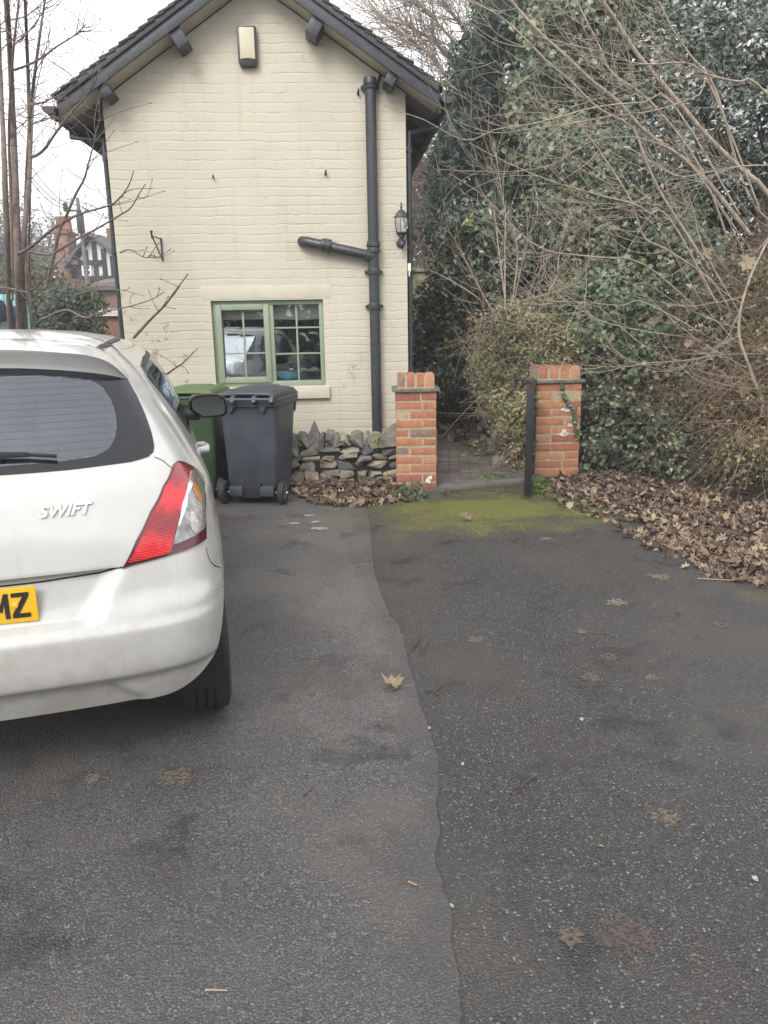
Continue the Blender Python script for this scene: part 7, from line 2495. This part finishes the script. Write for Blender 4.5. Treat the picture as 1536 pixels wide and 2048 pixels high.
# brick garden wall with a white trellis top
q = MB(); x0, x1 = A(165, 640, 17)[0], A(262, 640, 17)[0]
q.box2((x0, 17, 0), (x1, 17.22, A(200, 634, 17)[2])); q.box2((x0-.03, 16.97, A(200, 634, 17)[2]), (x1+.03, 17.25, A(200, 630, 17)[2]))
tag(q.build('garden_wall', M_OBRICK, bevel=.01), 'orange brick garden wall seen low beside the house downpipe', 'garden wall')
TRL = Tubes()
x0, x1, z0, z1 = A(170, 622, 16.9)[0], A(246, 622, 16.9)[0], A(190, 632, 16.9)[2], A(190, 617, 16.9)[2]
for k in range(26):
    for s_ in (-1, 1):
        xa = x0+(x1-x0)*k/25; xb = xa+s_*(z1-z0)
        if x0 <= xb <= x1:
            h_ = 1-.35*math.sin(k*.8)**2
            TRL.add(np.array([[xa, 16.9, z0], [(xa+xb)/2, 16.9, (z0+z1)/2], [xb, 16.9, z0+(z1-z0)*h_]]), .008, 4)
TRL.add(np.array([[x0, 16.9, z0], [(x0+x1)/2, 16.9, z0], [x1, 16.9, z0]]), .012, 5)
tag(TRL.build('trellis', M_WREND), 'white lattice trellis topping the distant brick wall', 'trellis')

# telegraph pole with its wires
pp = A(183, 640, 30); PZ = A(182, 395, 30)[2]
PO = thing('utility_pole', 'slender grey timber telegraph pole with a dark box near its top', 'utility pole', (pp[0], 30, 0))
M_POLE = bark_mat('pole_timber', (.13, .12, .11), (.22, .205, .19), 8)
q = MB(); q.tube([(0, 0, 0), (0, 0, PZ*.5), (-.05, 0, PZ)], [.085, .075, .06], 12); q.build('pole', M_POLE, PO, smooth=True)
q = MB(); q.box2((-.10, -.22, PZ-1.25), (.15, -.08, PZ-.55)); q.box2((-.07, -.2, PZ-.55), (.10, -.1, PZ-.45)); q.build('terminal_box', M_TRIM, PO, bevel=.03)
q = MB(); q.box2((-.55, -.12, PZ-.48), (-.05, -.04, PZ-.42)); q.lathe([(.03, 0), (.09, .05), (.07, .12), (.09, .18), (.05, .24)], (-.5, -.08, PZ-.42), 10); q.build('insulator', M_TRIM, PO, smooth=True, angle=.6)
wr = Tubes()
for (a_, b_, sag) in (((-.05, 0, PZ-.25), fpt(60, 330, 22), .3), ((-.05, 0, PZ-.35), fpt(50, 338, 22), .3), ((-.4, 0, PZ-.3), fpt(50, 345, 22), .3), ((.05, 0, PZ-.3), fpt(255, 435, 24), .2), ((-.3, 0, PZ-.4), fpt(105, 432, 45), .2)):
    b_ = np.array(b_); b_ = b_-np.array([pp[0], 30, 0]); a_ = np.array(a_); s_ = np.linspace(0, 1, 14)[:, None]
    P = a_+(b_-a_)*s_; P[:, 2] -= sag*4*(s_[:, 0]*(1-s_[:, 0]))
    wr.add(P, .012, 4)
wr.build('wire', M_TRIM, PO)
# a long wire crossing from upper left to the eave
wa, wb_ = np.array(fpt(-60, -60, 9)), HO+HX*(eL[0]+.15)+HN*(-OV)+np.array([0, 0, eL[1]+.20])
T_ = Tubes(); s_ = np.linspace(0, 1, 20)[:, None]; P = wa+(wb_-wa)*s_; P[:, 2] -= .5*(s_[:, 0]*(1-s_[:, 0])); T_.add(P, .004, 5)
tag(T_.build('overhead_wire', M_TRIM), 'single black wire running down to the left eave of the house', 'wire')

# turquoise thing behind the stems
SH = thing('boarded_screen', 'pale turquoise boarded screen mostly hidden behind the sapling stems', 'screen', (A(25, 640, 14)[0], 14, 0))
M_TQ = plain('turquoise_timber', (.21, .46, .47), .6, var=.08)
q = MB(); x0, x1 = A(-60, 640, 14)[0]-SH.location.x, A(57, 640, 14)[0]-SH.location.x; z1 = A(30, 588, 14)[2]
q.box2((x0, 0, .1), (x1, .06, z1)); q.build('boards', M_TQ, SH, bevel=.01)
q = MB()
for k in range(9): xx = x0+(x1-x0)*k/8; q.box2((xx-.012, -.012, .1), (xx+.012, .004, z1))
q.build('battens', plain('turquoise_shade', (.13, .33, .35), .6), SH)
q = MB(); a_ = A(36, 640, 13.95)[0]-SH.location.x; q.box2((a_-.1, -.05, .3), (a_+.1, .0, A(36, 612, 13.95)[2])); q.build('door', plain('navy_door', (.02, .03, .11), .5), SH, bevel=.006)
q = MB(); a_ = A(5, 640, 13.95)[0]-SH.location.x; q.lathe([(.02, 0), (.17, .03), (.2, .2), (.14, .36), (.03, .42)], (a_, -.25, A(5, 645, 13.7)[2]), 12)
hb2 = q.build('bundle', plain('navy_cloth', (.025, .025, .07), .9), None, smooth=True); hb2.location = (SH.location.x, 14, 0); tag(hb2, 'dark navy cloth bundle against the turquoise screen', 'bundle')

# evergreen shrubs and bare trees beyond
M_FARG = leaf_mat('far_evergreen_leaf', [(0, (.022, .040, .022)), (.6, (.045, .07, .035)), (1, (.085, .11, .05))], .5, .15)
c_ = at(150, 640, 15.5)
TR = thing('garden_shrub', 'dark green garden shrub between the sapling and the brick wall', 'shrub', (c_[0], c_[1], 0))
CEN = region([(80, 625), (110, 600), (150, 585), (195, 592), (200, 625), (205, 700), (80, 700)], 120, 15.5, .3)
foliage(CEN-np.array(TR.location), 40, .28, .10, 'ovate', M_FARG, 'foliage', TR)
tb_ = Tubes(); tb_.add(np.array([[0, 0, 0], [0, 0, .5], [.1, 0, 1.2]]), [.06, .05, .02]); tb_.build('stem', M_BARK, TR)
c_ = at(60, 640, 19)
TR = thing('hedge_bush', 'loose olive green bush in front of the timbered house', 'bush', (c_[0], c_[1], 0))
CEN = region([(-40, 580), (40, 545), (100, 550), (150, 565), (165, 590), (120, 650), (-40, 670)], 130, 19, .5)
foliage(CEN-np.array(TR.location), 34, .36, .13, 'ovate', leaf_mat('olive_bush_leaf', [(0, (.05, .06, .028)), (1, (.13, .13, .06))], .6, .2), 'foliage', TR, spread=.9)
tb_ = Tubes(); tb_.add(np.array([[0, 0, 0], [0, 0, .5], [.1, 0, 1.2]]), [.06, .05, .02]); tb_.build('stem', M_BARK, TR)
M_FART = bark_mat('far_twig', (.12, .10, .085), (.20, .17, .145), 5)
for (px, Y, h_, lab, lv) in ((98, 46, A(98, 378, 46)[2], 'leafless round headed tree behind the distant timbered house', 5), (150, 52, A(150, 440, 52)[2], 'smaller leafless tree between the tall bare tree and the telegraph pole', 5), (20, 40, A(20, 330, 40)[2], 'leafless tree with ivied crown behind the sapling stems', 5)):
    b_ = at(px, 640, Y)
    TR = thing('bare_tree', lab, 'tree', (b_[0], Y, 0))
    tb_ = Tubes(); bare_tree(tb_, (0, 0, 0), h_, .22, lv, nb=(9, 6, 5, 4), spread=.6, lens=(.5, .6, .62, .6), updraft=.1, k0=6)
    tb_.V = [np.stack([v[:, 0], v[:, 1], v[:, 2]*h_/max(1e-3, max(w.max(0)[2] for w in tb_.V))], 1) for v in tb_.V]
    tb_.build('branch', M_FART, TR)
    nI = 260 if px < 120 else 120
    P, N = blob(nI*8, (0, 0, h_*.55), (h_*.22, h_*.2, h_*.32), .5)
    leaf_mesh('ivy_leaves', P, N+np.array([0, -.5, .3]), .22*rng.uniform(.6, 1.2, len(P)), 'ovate', M_FARG, TR)
